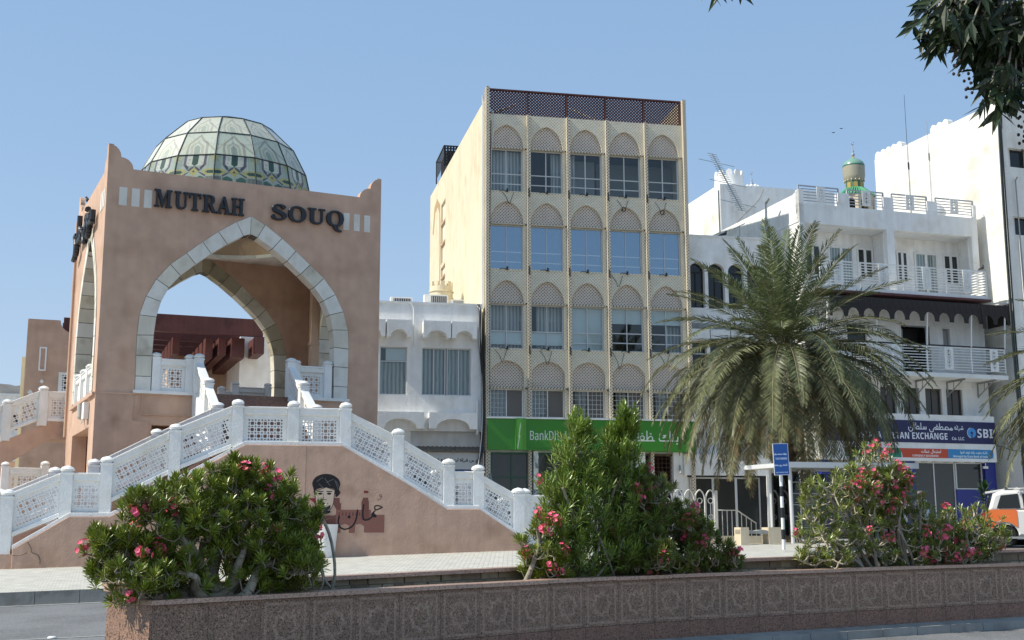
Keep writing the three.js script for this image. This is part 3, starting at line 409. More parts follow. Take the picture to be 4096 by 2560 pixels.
{ // ---------- front staircase ----------
  const st = thing('front_staircase', 'pink double staircase with white pierced balustrades and a painted front wall', 'staircase', [-12.553, 0, -31.3], 77.5);
  const top = [[0.06, 1.27], [1.36, 2.08], [2.34, 2.08], [5.66, 3.96], [8.2, 3.96], [9.87, 3.02], [11.05, 2.29], [11.94, 2.29], [13.22, 1.46]];
  P(st, 'front_wall', prism([[0.06, 0.3], ...top, [13.27, 1.38], [13.27, 0.5]], -0.42, 0, [], 0.012), M.pinkBase);
  P(st, 'end_block', [box(-0.45, 0.05, 0.3, 1.15, -2.6, -0.06)], M.pinkBase);
  P(st, 'coping', top.slice(0, -1).map(([x, y], i) => { const [x1, y1] = top[i + 1]; return para(x + (i ? 0 : -0.02), y + 0.1, x1, y1 + 0.1, 0.1, -0.45, -0.05, 0.008); }), M.white);
  const front = [[-0.15, 2.77, 1.0], [1.24, 3.38, 2.0], [2.2, 3.63, 2.12], [3.87, 4.5, 2.95], [5.44, 5.18, 3.9], [6.9, 5.17, 3.98], [8.29, 5.16, 3.9], [9.72, 4.47, 3.1], [11.12, 3.67, 2.38], [11.94, 3.51, 2.32], [13.07, 2.89, 1.5]];
  balustrade(st, front, -0.24, { w: 0.29, h: 1.0 });
  balustrade(st, [[-0.7, 2.85, 1.0], [0.66, 3.45, 1.9], [1.66, 3.68, 2.1], [3.27, 4.53, 2.9], [4.87, 5.31, 3.9]], -2.3, { w: 0.29 });
  balustrade(st, [[8.6, 5.0, 3.9], [9.72, 4.3, 3.1], [11.12, 3.5, 2.38], [11.94, 3.4, 2.3], [13.07, 2.7, 1.5]], -2.3, { w: 0.29 });
  // treads
  const steps = []; const fl = (x0, y0, x1, y1) => { const n = Math.round(Math.abs(y1 - y0) / 0.165); for (let i = 0; i < n; i++) { const a = x0 + (x1 - x0) * i / n, b = x0 + (x1 - x0) * (i + 1) / n, y = Math.min(y0, y1) + Math.abs(y1 - y0) * ((y1 > y0 ? i + 1 : n - i) / n); steps.push(box(a, b, 0.4, y, -2.2, -0.42)); } };
  fl(0.1, 1.1, 1.3, 2.05); steps.push(box(1.3, 2.3, 0.4, 2.05, -2.2, -0.42)); fl(2.3, 2.05, 5.6, 3.96); steps.push(box(5.6, 8.2, 0.4, 3.96, -3.4, -0.42)); fl(8.2, 3.96, 11.0, 2.27); steps.push(box(11, 11.9, 0.4, 2.27, -2.2, -0.42)); fl(11.9, 2.27, 13.2, 1.3);
  steps.forEach((g) => P(st, 'step', g, M.granitePlinth));
  P(st, 'rear_wall', prism([[-0.5, 0.4], [-0.5, 1.5], [1.3, 2.2], [2.0, 2.2], [4.9, 3.9], [8.2, 3.9], [13.2, 1.2], [13.2, 0.5]], -2.6, -2.22), M.pinkBase);
  // small return rail at the right foot
  balustrade(st, [[13.36, 2.89, 1.5], [14.9, 2.89, 1.5], [16.3, 2.85, 1.5]], -0.7, { w: 0.26, flat: true, pitch: 0.2 });
  P(st, 'return_plinth', box(13.28, 16.5, 0.6, 1.72, -0.85, -0.5), M.white);
  P(st, 'crack', [wire([V(0.42, 1.44, 0.004), V(0.5, 1.3, 0.004), V(0.52, 1.2, 0.004), V(0.68, 1.13, 0.004), V(0.72, 1.06, 0.004), V(0.74, 0.9, 0.004)], 0.008, 4), wire([V(0.08, 1.12, 0.004), V(0.25, 1.12, 0.004), V(0.42, 1.19, 0.004)], 0.006, 4)], M.mortar);
  P(st, 'joint', [box(7.25, 7.262, 2.0, 3.93, 0.0, 0.003)], flat(0.28, 0.17, 0.13, 0.9));
  { // mural, painted straight on to the render
    const w = 1024, h = 640, x0 = 6.5, x1 = 9.45, y0 = 1.6, y1 = 3.3, sx = w / (x1 - x0), sy = h / (y1 - y0), c = document.createElement('canvas'); c.width = w; c.height = h; const g = c.getContext('2d');
    const X = (x) => (x - x0) * sx, Y = (y) => (y1 - y) * sy, poly = (f, p) => { g.fillStyle = f; g.beginPath(); p.forEach(([x, y], i) => g[i ? 'lineTo' : 'moveTo'](X(x), Y(y))); g.closePath(); g.fill(); };
    const brick = '#8a5d53', dk = '#754a42', ink = '#15161b', skin = '#cdb9a6';
    poly(dk, [[7.2, 2.12], [8.1, 2.12], [8.1, 1.66], [7.2, 1.66]]); poly(dk, [[7.98, 2.44], [8.0, 2.58], [8.16, 2.58], [8.17, 2.44], [8.2, 2.44], [8.2, 2.2], [7.97, 2.1], [7.97, 1.68], [8.12, 1.68], [8.12, 2.2]]);
    poly(brick, [[8.07, 2.27], [9.0, 2.27], [9.0, 2.13], [9.36, 2.14], [9.36, 1.67], [8.82, 1.67], [8.82, 1.84], [8.72, 1.9], [8.6, 1.88], [8.57, 1.66], [8.42, 1.66], [8.42, 1.86], [8.3, 1.9], [8.2, 1.86], [8.2, 1.66], [8.07, 1.66]]);
    poly(dk, [[8.74, 2.46], [8.78, 2.59], [8.91, 2.59], [8.94, 2.46], [8.95, 1.98], [8.74, 2.0]]);
    g.fillStyle = 'rgba(80,40,36,0.55)'; for (let i = 0; i < 7; i++) { g.fillRect(X(8.14 + i * 0.09), Y(2.2), 12, 34); g.fillRect(X(8.16 + i * 0.09), Y(2.05), 7, 10); }
    g.strokeStyle = 'rgba(90,55,50,0.35)'; g.lineWidth = 2; for (let i = 0; i < 9; i++) { g.beginPath(); g.moveTo(X(8.98 + i * 0.043), Y(2.12)); g.lineTo(X(8.98 + i * 0.043), Y(1.69)); g.stroke(); }
    poly('#8c2730', [[7.34, 2.56], [7.56, 2.58], [7.56, 2.47], [7.5, 2.45]]); poly('#8c2f2c', [[7.98, 2.74], [8.18, 2.76], [8.18, 2.68], [8.0, 2.68]]); poly('#7c3b36', [[8.8, 2.78], [8.92, 2.77], [8.92, 2.71], [8.8, 2.7]]);
    g.fillStyle = skin; g.beginPath(); g.moveTo(X(7.52), Y(2.75)); g.bezierCurveTo(X(7.5), Y(2.4), X(7.6), Y(2.28), X(7.72), Y(2.2)); g.bezierCurveTo(X(7.85), Y(2.16), X(7.97), Y(2.3), X(8.0), Y(2.45)); g.lineTo(X(8.03), Y(2.78)); g.lineTo(X(7.8), Y(2.86)); g.closePath(); g.fill();
    g.lineWidth = 6; g.strokeStyle = ink; g.stroke();
    g.fillStyle = ink; g.beginPath(); g.ellipse(X(7.8), Y(2.94), 0.37 * sx, 0.27 * sy, 0.05, Math.PI * 0.86, Math.PI * 2.12); g.quadraticCurveTo(X(8.2), Y(2.62), X(8.05), Y(2.6)); g.lineTo(X(8.02), Y(2.8)); g.quadraticCurveTo(X(7.78), Y(2.9), X(7.55), Y(2.8)); g.lineTo(X(7.5), Y(2.62)); g.closePath(); g.fill();
    g.strokeStyle = 'rgba(200,195,190,0.75)'; g.lineWidth = 2.5; for (const [a, b, cc, d] of [[7.6, 2.95, 7.72, 2.85], [7.75, 3.1, 7.9, 2.9], [7.8, 2.98, 8.0, 3.08], [8.02, 3.05, 8.12, 2.8], [8.06, 3.02, 8.16, 2.84], [7.55, 3.0, 7.7, 3.12]]) { g.beginPath(); g.moveTo(X(a), Y(b)); g.lineTo(X(cc), Y(d)); g.stroke(); }
    g.fillStyle = ink; for (const ex of [7.65, 7.88]) { g.fillRect(X(ex - 0.07), Y(2.76), 0.15 * sx, 9); g.beginPath(); g.ellipse(X(ex), Y(2.69), 20, 11, 0, 0, 7); g.fill(); } g.fillRect(X(7.73), Y(2.54), 0.09 * sx, 6); g.fillRect(X(7.66), Y(2.44), 0.2 * sx, 9); g.lineWidth = 3; g.strokeStyle = ink; for (let i = 0; i < 34; i++) { const t = i / 33; g.beginPath(); g.moveTo(X(7.62 + t * 0.3), Y(2.4 - 0.06 * Math.sin(t * 3.1))); g.lineTo(X(7.63 + t * 0.29), Y(2.33 - 0.1 * Math.sin(t * 3.1) - 0.02 * (i % 3))); g.stroke(); }
    g.beginPath(); g.ellipse(X(7.82), Y(2.2), 40, 16, -0.2, 0, 7); g.fill(); g.beginPath(); g.moveTo(X(7.74), Y(2.7)); g.lineTo(X(7.72), Y(2.55)); g.stroke();
    g.strokeStyle = ink; g.fillStyle = ink; g.lineCap = 'round'; g.lineJoin = 'round';
    const stroke = (lw, p) => { g.lineWidth = lw; g.beginPath(); p.forEach((q, i) => i ? g.quadraticCurveTo(X(q[0]), Y(q[1]), X(q[2]), Y(q[3])) : g.moveTo(X(q[0]), Y(q[1]))); g.stroke(); };
    stroke(15, [[8.16, 2.1], [8.08, 1.8, 8.3, 1.76], [8.62, 1.76, 8.64, 2.26]]); stroke(15, [[8.8, 2.4], [8.74, 1.98, 8.86, 2.0], [9.02, 2.02, 9.08, 2.18]]); stroke(13, [[9.26, 2.36], [9.06, 2.42, 9.1, 2.3], [9.1, 2.22, 9.3, 2.34]]); stroke(13, [[9.1, 2.24], [9.05, 2.2, 9.02, 2.14]]); g.beginPath(); g.arc(X(9.1), Y(2.11), 17, 0, 7); g.fill(); g.beginPath(); g.arc(X(8.42), Y(2.08), 15, 0, 7); g.fill(); stroke(5, [[9.18, 2.52], [9.26, 2.56, 9.28, 2.62], [9.27, 2.7, 9.22, 2.66], [9.22, 2.6, 9.28, 2.62]]);
    g.globalAlpha = 0.35; g.strokeStyle = '#5c3a34'; g.lineWidth = 3; g.strokeRect(X(7.0), Y(2.84), 0.24 * sx, 0.2 * sy); g.fillStyle = '#7b4c45'; g.fillRect(X(6.6), Y(2.2), 0.8 * sx, 0.5 * sy);
    const t = new THREE.CanvasTexture(c); t.colorSpace = THREE.SRGBColorSpace; const ad = g.getImageData(0, 0, w, h).data, am = new Uint8Array(w * h * 4); for (let i = 0; i < w * h; i++) { const y = h - 1 - Math.floor(i / w), s = (y * w + i % w) * 4; am[i * 4] = am[i * 4 + 1] = am[i * 4 + 2] = ad[s + 3] * 0.93; am[i * 4 + 3] = 255; } const at = new THREE.DataTexture(am, w, h); at.magFilter = THREE.LinearFilter; at.needsUpdate = true;
    decal(st, 'mural', x0, x1, y0, y1, 0.004, t, { alphaMap: at, transparent: true, roughness: 0.8 });
  }
}
{ // upper flight and the railings in the front arch: they belong to the gateway
  const up = thing('upper_stair_flight', 'short dark granite stair flight between white railings up into the gateway arch', 'stair flight', [-12.258, 0, -36.078], 63.77);
  for (let i = 0; i < 11; i++) P(up, 'step', box(3.05, 5.72, 3.6, 5.85 - i * 0.168, 0.02 + i * 0.3 - 0.0, 0.02 + (i + 1) * 0.3), M.granitePlinth);
  const side = (x, tops) => { const m = new THREE.Matrix4().makeTranslation(x, 0, 0).multiply(new THREE.Matrix4().makeRotationY(-Math.PI / 2)); balustrade(up, tops, 0, { w: 0.26, m }); P(up, 'stringer', mv(prism([[0, 4.9], [0, 5.95], [3.1, 4.2], [3.1, 3.6], [2.2, 3.6]], -0.12, 0.12), m), M.white); };
  side(2.95, [[0.14, 7.08, 5.6], [1.6, 6.17, 4.8], [2.95, 5.32, 4.0]]); side(5.82, [[0.14, 7.12, 5.6], [1.6, 6.23, 4.8], [2.95, 5.38, 4.0]]);
  balustrade(gate, [[1.72, 7.07, 5.89], [2.72, 7.07, 5.89]], -0.12, { w: 0.24, flat: true, h: 0.96 }); balustrade(gate, [[6.06, 7.1, 5.92], [7.1, 7.14, 5.92]], -0.12, { w: 0.24, flat: true, h: 0.96 });
  balustrade(gate, [[0.98, 6.9, 5.8], [2.3, 6.9, 5.8], [3.7, 6.9, 5.8], [5.1, 6.9, 5.8]], 0.12, { w: 0.24, flat: true, m: place.left });
  balustrade(gate, [[5.1, 6.86, 5.85], [5.58, 7.05, 5.85], [6.76, 7.06, 5.85]], -6.1, { w: 0.24, flat: true });
  const ls = thing('left_stair_flight', 'pink stair flight with white pierced railing climbing behind the gateway from the left', 'stair flight', [-12.258, 0, -36.078], 63.77);
  const tops = [[-4.4, 5.0, 3.4], [-3.1, 5.6, 4.1], [-1.9, 6.16, 4.75], [-0.77, 6.67, 5.3], [0.35, 6.95, 5.8]];
  P(ls, 'flank', prism([[-5, 2.0], [-5, 3.3], [-1.85, 4.8], [-0.3, 5.52], [0.4, 5.85], [0.4, 4.88], [-0.45, 4.88], [-2.0, 3.85], [-3.6, 2.6], [-3.6, 0.6], [-5, 0.6]], -9, -6.95), M.pinkBase);
  balustrade(ls, tops, -7.0, { w: 0.28 });
  balustrade(ls, [[-1.9, 4.0, 2.6], [-0.68, 4.05, 2.7], [-0.1, 3.8, 2.4]], -5.9, { w: 0.24, flat: true }); // lower landing rail
}
// ---------- windows ----------
// aluminium frame with two leaves; panes, bars and what hangs behind are its sub-parts
function windowUnit(parent, x0, x1, y0, y1, z, o = {}) {
  const { n = 2, bars = [], fr = 0.045, mat = M.alu, glass = M.glass, depth = 0.07, mull = 0.04 } = o, g = [box(x0, x1, y0, y0 + fr, z - depth, z), box(x0, x1, y1 - fr, y1, z - depth, z), box(x0, x0 + fr, y0 + fr, y1 - fr, z - depth, z), box(x1 - fr, x1, y0 + fr, y1 - fr, z - depth, z)];
  const s = (x1 - x0 - 2 * fr) / n; for (let i = 1; i < n; i++) g.push(box(x0 + fr + s * i - mull / 2, x0 + fr + s * i + mull / 2, y0 + fr, y1 - fr, z - depth, z - 0.004));
  for (const b of bars) g.push(box(x0 + fr, x1 - fr, y0 + (y1 - y0) * b - 0.02, y0 + (y1 - y0) * b + 0.02, z - depth + 0.01, z - 0.01));
  const f = P(parent, 'window', g, mat);
  for (let i = 0; i < n; i++) P(f, 'pane', box(x0 + fr + s * i + 0.004, x0 + fr + s * (i + 1) - 0.004, y0 + fr, y1 - fr, z - depth * 0.55 - 0.006, z - depth * 0.55), Array.isArray(glass) ? glass[i] : glass);
  return f;
}
const drape = (f, x0, x1, y0, y1, z, m = M.curtain) => P(f, 'curtain', new THREE.PlaneGeometry(x1 - x0, y1 - y0).translate((x0 + x1) / 2, (y0 + y1) / 2, z), m);
const sheet = (x0, x1, y0, y1, z) => new THREE.PlaneGeometry(x1 - x0, y1 - y0).translate((x0 + x1) / 2, (y0 + y1) / 2, z);

{ // ---------- pink building and pergola behind the gateway ----------
  const pb = thing('pink_building', 'plain pink block with a slot window left of the gateway', 'building', [-19.908, 0, -50], 69);
  P(pb, 'front_wall', prism([[0, 0.5], [0, 10.42], [1.25, 10.42], ...arcPts(1.75, 10.42, 0.5, 0.5, 180, 270, 5).slice(1), [2.9, 9.9], [2.9, 0.5]], -6, 0), M.pink);
  P(pb, 'left_trim', [box(-0.012, 0.0, 0.5, 10.4, -5.9, -0.1)], M.cream); P(pb, 'low_step', box(-0.16, -0.014, 0.5, 8.95, -7, -0.9), M.cream);
  P(pb, 'slot_window', [box(0.5, 0.56, 8.28, 9.27, -0.01, 0.04), box(0.73, 0.79, 8.28, 9.27, -0.01, 0.04), box(0.56, 0.73, 8.28, 8.34, -0.01, 0.04), box(0.56, 0.73, 9.21, 9.27, -0.01, 0.04)], M.white);
  P(pb, 'slot_panel', box(0.56, 0.73, 8.34, 9.21, -0.005, 0.01), M.pinkBase);
  P(pb, 'wall_ornament', [prism([[0.58, 7.84], [0.66, 7.74], [0.74, 7.84], [0.66, 7.94]], 0.001, 0.04), prism([[0.52, 7.55], [0.6, 7.47], [0.68, 7.55], [0.6, 7.65]], 0.001, 0.04), prism([[0.19, 7.0], [0.19, 7.35], [0.13, 7.35], [0.25, 7.5], [0.37, 7.35], [0.31, 7.35], [0.31, 7.0]], 0.001, 0.04)], M.white);
  P(pb, 'screen_frame', [box(1.3, 1.36, 7.4, 8.25, 0.005, 0.05), box(1.36, 2.2, 8.19, 8.25, 0.005, 0.05)], M.white);
  P(pb, 'screen', jali(0.86, 0.8, 0, 0.2, 0.03).translate(1.34, 7.42, 0.006), M.white); P(pb, 'screen_back', box(1.34, 2.2, 7.42, 8.2, 0.001, 0.004), M.dark);
  P(pb, 'lower_wall', [box(-6, 2.9, 0.5, 4.9, -6.2, -6.0)], M.pinkBase);
  const pg = thing('pergola', 'dark red pergola of deep timber beams behind the gateway arches', 'pergola', [-19.908, 0, -50], 69);
  const beam = (x0, x1, y0, y1, z0, z1) => P(pg, 'beam', box(x0, x1, y0, y1, z0, z1), M.maroon);
  beam(1.72, 9.62, 10.2, 10.95, -0.3, 0); for (let i = 0; i < 5; i++) beam(1.3 + (i < 2 ? 0.1 : 0) - i * 0.02, 8.9 - i * 0.35, 10.19 - 0.06, 10.88, -2.2 - i * 1.5, -1.95 - i * 1.5);
  [[9.25, 9.66], [8.35, 8.92], [7.82, 8.15], [7.28, 7.6], [5.9, 6.2], [4.2, 4.5], [2.6, 2.9]].forEach(([a, b], i) => beam(a, b, 9.42 - (i % 2) * 0.12, 10.17, -8.4 + i * 0.01, i < 1 ? 0.12 : -0.4 - 0.2 * i));
  for (const [x, z] of [[2.2, -3.5], [9.0, -4.2], [9.0, -8.0], [2.2, -8.0]]) P(pg, 'column', box(x, x + 0.4, 0.5, 9.5, z - 0.4, z), M.pink);
  const th = thing('tan_house', 'tan house seen through the rear arch of the gateway', 'house', [-12.6, 0, -60], 69);
  P(th, 'wall', box(-4, 3.2, 0.5, 10.6, -5, 0), M.tan); P(th, 'window', [box(1.9, 2.9, 9.3, 9.36, 0, 0.04), box(1.9, 1.96, 9.0, 9.3, 0, 0.04), box(2.84, 2.9, 9.0, 9.3, 0, 0.04)], M.alu);
  const wh = thing('white_annex', 'white annex with tall window seen through the rear arch of the gateway', 'house', [-11.35, 0, -55], 69);
  P(wh, 'wall', box(-0.9, 2.2, 0.5, 10.4, -4, 0), M.wallWhite); windowUnit(wh, 0.75, 1.55, 7.0, 9.8, 0.06, { glass: M.darkGlass }); P(wh, 'corner_pier', box(1.6, 1.9, 0.5, 10.4, 0.002, 0.2), M.white);
}
const BKO = [-1.106, 0, -50], BKY = 78.65;
{ // ---------- two-storey white shop ----------
  const sh = thing('white_shop_building', 'two-storey white shop building with arched hoods between gateway and bank building', 'shop', BKO, BKY);
  P(sh, 'body', box(-4.9, -0.14, 4.9, 10.92, -9, -0.36), M.wallWhite);
  P(sh, 'wall', prism([[-4.9, 5.72], [-4.9, 10.9], [-0.14, 10.9], [-0.14, 5.72]], -0.35, 0, [[[-4.3, 7.16], [-3.2, 7.16], [-3.2, 9.11], [-4.3, 9.11]], [[-2.6, 7.17], [-0.58, 7.17], [-0.58, 9.11], [-2.6, 9.11]]]), M.wallWhite);
  P(sh, 'roof_curb', [box(-4.9, -0.12, 10.9, 10.98, -0.5, 0.03)], M.white);
  const hood = (x0, x1, y0, y1, rise, dep, legs) => { const a = arcPts((x0 + x1) / 2, y0, (x1 - x0) / 2 - legs, rise, 0, 180, 8).map(([x, y]) => [x, y]); return prism([[x0, y0], [x0, y1], [x1, y1], [x1, y0], ...a], 0.004, dep); };
  for (const [a, b] of [[-4.95, -4.14], [-4.09, -3.09], [-2.61, -1.49], [-1.45, -0.43]]) P(sh, 'arched_hood', hood(a, b, 9.45, 10.13, 0.3, 0.55, 0.16), M.white);
  for (const [a, b] of [[-4.4, -2.54], [-2.34, -0.4]]) P(sh, 'arched_hood', hood(a, b, 5.78, 6.43, 0.4, 0.5, 0.28), M.white);
  const w1 = windowUnit(sh, -4.3, -3.2, 7.16, 9.11, -0.12, { n: 1, bars: [0.7] }); drape(w1, -4.25, -3.25, 7.2, 8.5, -0.25, M.blind); P(w1, 'panel', box(-4.05, -3.24, 8.56, 9.06, -0.2, -0.17), M.frost);
  for (const [a, b] of [[-2.6, -1.61], [-1.57, -0.58]]) { const w = windowUnit(sh, a, b, 7.17, 9.11, -0.12, { n: 2 }); drape(w, a + 0.04, b - 0.04, 7.2, 9.08, -0.25, M.blind); }
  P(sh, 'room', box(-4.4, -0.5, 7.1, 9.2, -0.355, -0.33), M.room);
  P(sh, 'ground_floor_wall', [box(-4.9, -3.0, 0.6, 5.72, -1.0, -0.1), box(-3.0, -0.14, 0.6, 5.72, -1.2, -0.9)], M.wallWhite);
  windowUnit(sh, -2.9, -1.3, 5.25, 5.68, -0.7, { glass: M.darkGlass, mat: M.grey }); P(sh, 'blockwork', [0, 1].flatMap((r) => [0, 1].map((i) => box(-1.2 + i * 0.4, -0.82 + i * 0.4, 5.24 + r * 0.22, 5.44 + r * 0.22, -0.9, -0.75))), M.concrete);
  const aw = P(sh, 'corrugated_awning', Array.from({ length: 17 }, (_, i) => { const x = -3.1 + i * 0.185; return prism([[x, 0], [x + 0.09, 0.03], [x + 0.185, 0]], 0, 1.1).rotateX(0.32).translate(0, 5.25, -0.75); }), plaster([0.20, 0.175, 0.15], { size: 2, amt: 0.3, blotch: 0.3 }));
  P(sh, 'sign_board', box(-2.9, -0.05, 4.05, 4.86, 0.02, 0.1), M.white); decal(sh, 'sign_print', -2.9, -0.05, 4.05, 4.86, 0.104, canvasTex(512, 146, (g) => { g.fillStyle = '#c9cac8'; g.fillRect(0, 0, 512, 146); g.strokeStyle = '#17181c'; drawArabic(g, 'فرع من شركة ابجد للتجارة ش م م', 490, 62, 1.95, 4); g.fillStyle = '#20356f'; g.fillRect(300, 120, 180, 26); }));
  P(sh, 'shop_front', [box(-3.0, -0.2, 0.8, 4.0, -0.6, -0.55)], M.darkGlass); P(sh, 'shutter_frame', [box(-0.2, -0.08, 0.8, 4.9, -0.8, 0)], M.white);
  P(sh, 'rain_pipe', [rod(V(-0.33, 7.0, 0.06), V(-0.33, 5.6, 0.06), 0.06, 0.06, 8)], M.white);
  const cb = thing('cable_bundle', 'tangle of black cables running down between the white shop and the bank building', 'cables', BKO, BKY);
  const R = rng(21); for (let i = 0; i < 9; i++) { const x = -0.2 + R() * 0.14; P(cb, 'cable', wire([V(-0.75 + R() * 0.5, 10.95 + R() * 0.05, -0.2), V(-0.32 + R() * 0.1, 10.9, 0.1), V(x - 0.1, 9.5, 0.12 + R() * 0.1), V(x, 8 + R(), 0.12), V(x + 0.05, 6.5, 0.14 + R() * 0.08), V(x - 0.05 * R(), 5.2, 0.3), V(x - 0.3 * R(), 4.3, 0.4)], 0.012 + R() * 0.012, 5, 24), i === 3 ? M.white : M.wire); }
  P(cb, 'cable', wire([V(-3.2, 10.95, 0.03), V(-3.0, 10.8, 0.05), V(-2.95, 10.2, 0.05), V(-2.93, 9.2, 0.05)], 0.02), M.white);
  [[-3.6, -2.66, 11.24, 11.74, -3, 'low white air conditioning unit nearest the gateway on the shop roof'], [-2.14, -1.1, 11.35, 11.9, -3, 'large air conditioning unit with dark grille on the shop roof'], [-0.98, -0.38, 11.3, 11.72, -3, 'small white air conditioning unit beside the bank wall on the shop roof']].forEach(([a, b, y0, y1, z, l], i) => {
    const u = thing('air_conditioner', l, 'air conditioner', BKO, BKY, 'air conditioning units on the shop roof'); P(u, 'casing', box(a, b, y0, y1, z - 0.4, z), M.white); P(u, 'feet', [box(a + 0.1, a + 0.18, 10.9, y0, z - 0.35, z - 0.05), box(b - 0.18, b - 0.1, 10.9, y0, z - 0.35, z - 0.05)], M.grey);
    P(u, 'grille', box(a + (i === 1 ? 0.3 : 0.12), b - 0.06, y0 + 0.06, y1 - 0.06, z + 0.001, z + 0.012), M.black); for (let k = 0; k < 8; k++) { const x = a + (i === 1 ? 0.34 : 0.16) + k * (b - a - (i === 1 ? 0.44 : 0.26)) / 7; P(u, 'slat', box(x - 0.012, x + 0.012, y0 + 0.07, y1 - 0.07, z + 0.013, z + 0.022), M.alu); }
  });
  const tk = thing('roof_turret', 'cream crenellated round turret on the shop roof beside the bank wall', 'turret', BKO, BKY); P(tk, 'drum', new THREE.CylinderGeometry(0.52, 0.56, 1.9, 24).translate(-0.98, 11.9, -6), M.cream);
  for (let i = 0; i < 10; i++) { const a = i / 10 * 6.283; P(tk, 'merlon', box(-0.09, 0.09, 12.85, 13.06, 0.42, 0.52).rotateY(a).translate(-0.98, 0, -6), M.cream); } P(tk, 'band', [new THREE.TorusGeometry(0.545, 0.03, 6, 24).rotateX(Math.PI / 2).translate(-0.98, 12.3, -6), new THREE.TorusGeometry(0.55, 0.03, 6, 24).rotateX(Math.PI / 2).translate(-0.98, 12.6, -6)], M.cream);
}
{ // ---------- bank building ----------
  const bk = thing('bank_building', 'five-storey cream office building with rows of pointed tile arches over a green bank sign', 'building', BKO, BKY), R = rng(33), BW = 8.86;
  P(bk, 'left_wall', prism([[0, 0.5], [0, 20.36], [-0.25, 20.36], [-0.25, 19.9], [-17.7, 20.42], [-17.7, 0.5]].map(([x, y]) => [-x, y]), 0, 0.16, [[[11.72, 15.5], [13.3, 15.5], [13.3, 18.72], [11.72, 18.72]], [[11.7, 14.0], [13.25, 14.0], [13.25, 15.3], [11.7, 15.3]]]).rotateY(Math.PI / 2), M.cream);
  P(bk, 'stair_window', [[15.5, 18.72, 11.72, 13.3], [14.0, 15.3, 11.7, 13.25]].flatMap(([a, b, c, d]) => [box(0.1, 0.14, a, b, -d, -c)]), M.lattice); P(bk, 'stair_window_bar', [16.5, 17.6, 14.7].map((y) => box(-0.01, 0.1, y, y + 0.08, -13.3, -11.7)), M.tan);
  P(bk, 'damp_stain', prism([[13.6, 14], [13.4, 16.5], [13.7, 18.9], [14.8, 19.5], [15.9, 19.3], [16.6, 18], [16.2, 17.8], [15.6, 18.9], [14.6, 19.0], [14.0, 18.5], [13.75, 16.5], [13.9, 14]], 0, 0.004).rotateY(Math.PI / 2).translate(-0.006, 0, 0), flat(0.42, 0.29, 0.15, 0.95));
  P(bk, 'right_wall', box(BW - 0.14, BW, 0.5, 20.36, -17.7, -0.3), M.cream); P(bk, 'back_wall', box(0.16, BW - 0.14, 0.5, 20.3, -17.7, -17.5), M.cream);
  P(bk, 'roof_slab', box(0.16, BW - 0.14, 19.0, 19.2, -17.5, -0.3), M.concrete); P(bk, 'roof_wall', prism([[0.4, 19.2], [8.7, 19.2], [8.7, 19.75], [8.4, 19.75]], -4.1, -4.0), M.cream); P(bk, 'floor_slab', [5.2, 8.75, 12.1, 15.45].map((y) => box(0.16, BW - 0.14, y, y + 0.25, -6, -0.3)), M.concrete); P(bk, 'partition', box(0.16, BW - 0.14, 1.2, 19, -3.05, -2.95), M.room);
  P(bk, 'side_conduit', [rod(V(-0.03, 20.2, -0.55), V(-0.03, 10.9, -0.55), 0.03), rod(V(-0.03, 20.0, -0.4), V(-0.03, 10.9, -0.4), 0.02)], M.alu);
  // outer piers and ribs
  const rib = (x0, x1, z1) => P(bk, 'pier', box(x0, x1, 0.9, x0 < 0.2 || x1 > 8.8 ? 20.36 : 19.22, -0.3, z1), M.pier); rib(0, 0.15, 0.2); rib(BW - 0.15, BW, 0.2); for (let i = 1; i < 5; i++) rib(i * 1.728 + 0.045, i * 1.728 + 0.175, 0.17);
  const rows = [{ w0: 15.85, w1: 17.71, ap: 18.77, top: 19.22 }, { w0: 12.5, w1: 14.41, ap: 15.42, top: 15.85 }, { w0: 9.16, w1: 11.03, ap: 12.04, top: 12.5 }, { w0: 6.33, w1: 7.5, ap: 8.67, top: 9.16, sp: 0.52 }];
  const clearC = [M.glass, M.glass];
  rows.forEach((r, j) => { for (let i = 0; i < 5; i++) {
    const a = i * 1.728 + 0.21, b = a + 1.4, L = i ? a - 0.035 : 0.15, Rr = i < 4 ? b + 0.163 : BW - 0.15, y0 = r.w1 + 0.06;
    P(bk, 'arch_panel', prism([[L, y0], [L, r.top], [Rr, r.top], [Rr, y0], [b + 0.01, y0], ...ogive(a - 0.01, b + 0.01, y0, y0 + (r.sp ?? 0), r.ap).slice(1, -1).reverse(), [a - 0.01, y0]], -0.22, 0.03), M.lattice);
    P(bk, 'tympanum', box(a - 0.1, b + 0.1, y0 + 0.001, r.ap + 0.1, -0.2, -0.09), M.tympanum); P(bk, 'lintel', box(a - 0.05, b + 0.08, r.w1 - 0.002, y0 - 0.002, -0.28, 0.06), M.pier); P(bk, 'jamb', [box(L, a, r.w0, r.w1, -0.3, -0.02), box(b, Rr, r.w0, r.w1, -0.3, -0.02)], M.lattice);
    P(bk, 'sill', box(L, Rr, r.w0 - 0.05, r.w0 - 0.002, -0.3, 0.05), M.lattice);
    const z = -0.12, zc = -0.42; let w;
    if (j === 0) { w = windowUnit(bk, a, b, r.w0, r.w1, z, { bars: [0.19, 0.42], glass: i > 2 ? M.glass : M.glass }); if (i === 0) drape(w, a, b, r.w0, r.w1, zc); if (i === 1) drape(w, b - 0.42, b, r.w0, r.w1, zc); if (i === 2) { drape(w, a, a + 0.32, r.w0, r.w1, zc); P(w, 'curtain_back', sheet(a + 0.3, b, r.w0, r.w1, -1.2), M.grey); } if (i > 2) P(w, 'curtain_back', sheet(a - 0.2, b + 0.2, r.w0, r.w1, -1.4), flat(0.2, 0.2, 0.185, 0.9)); }
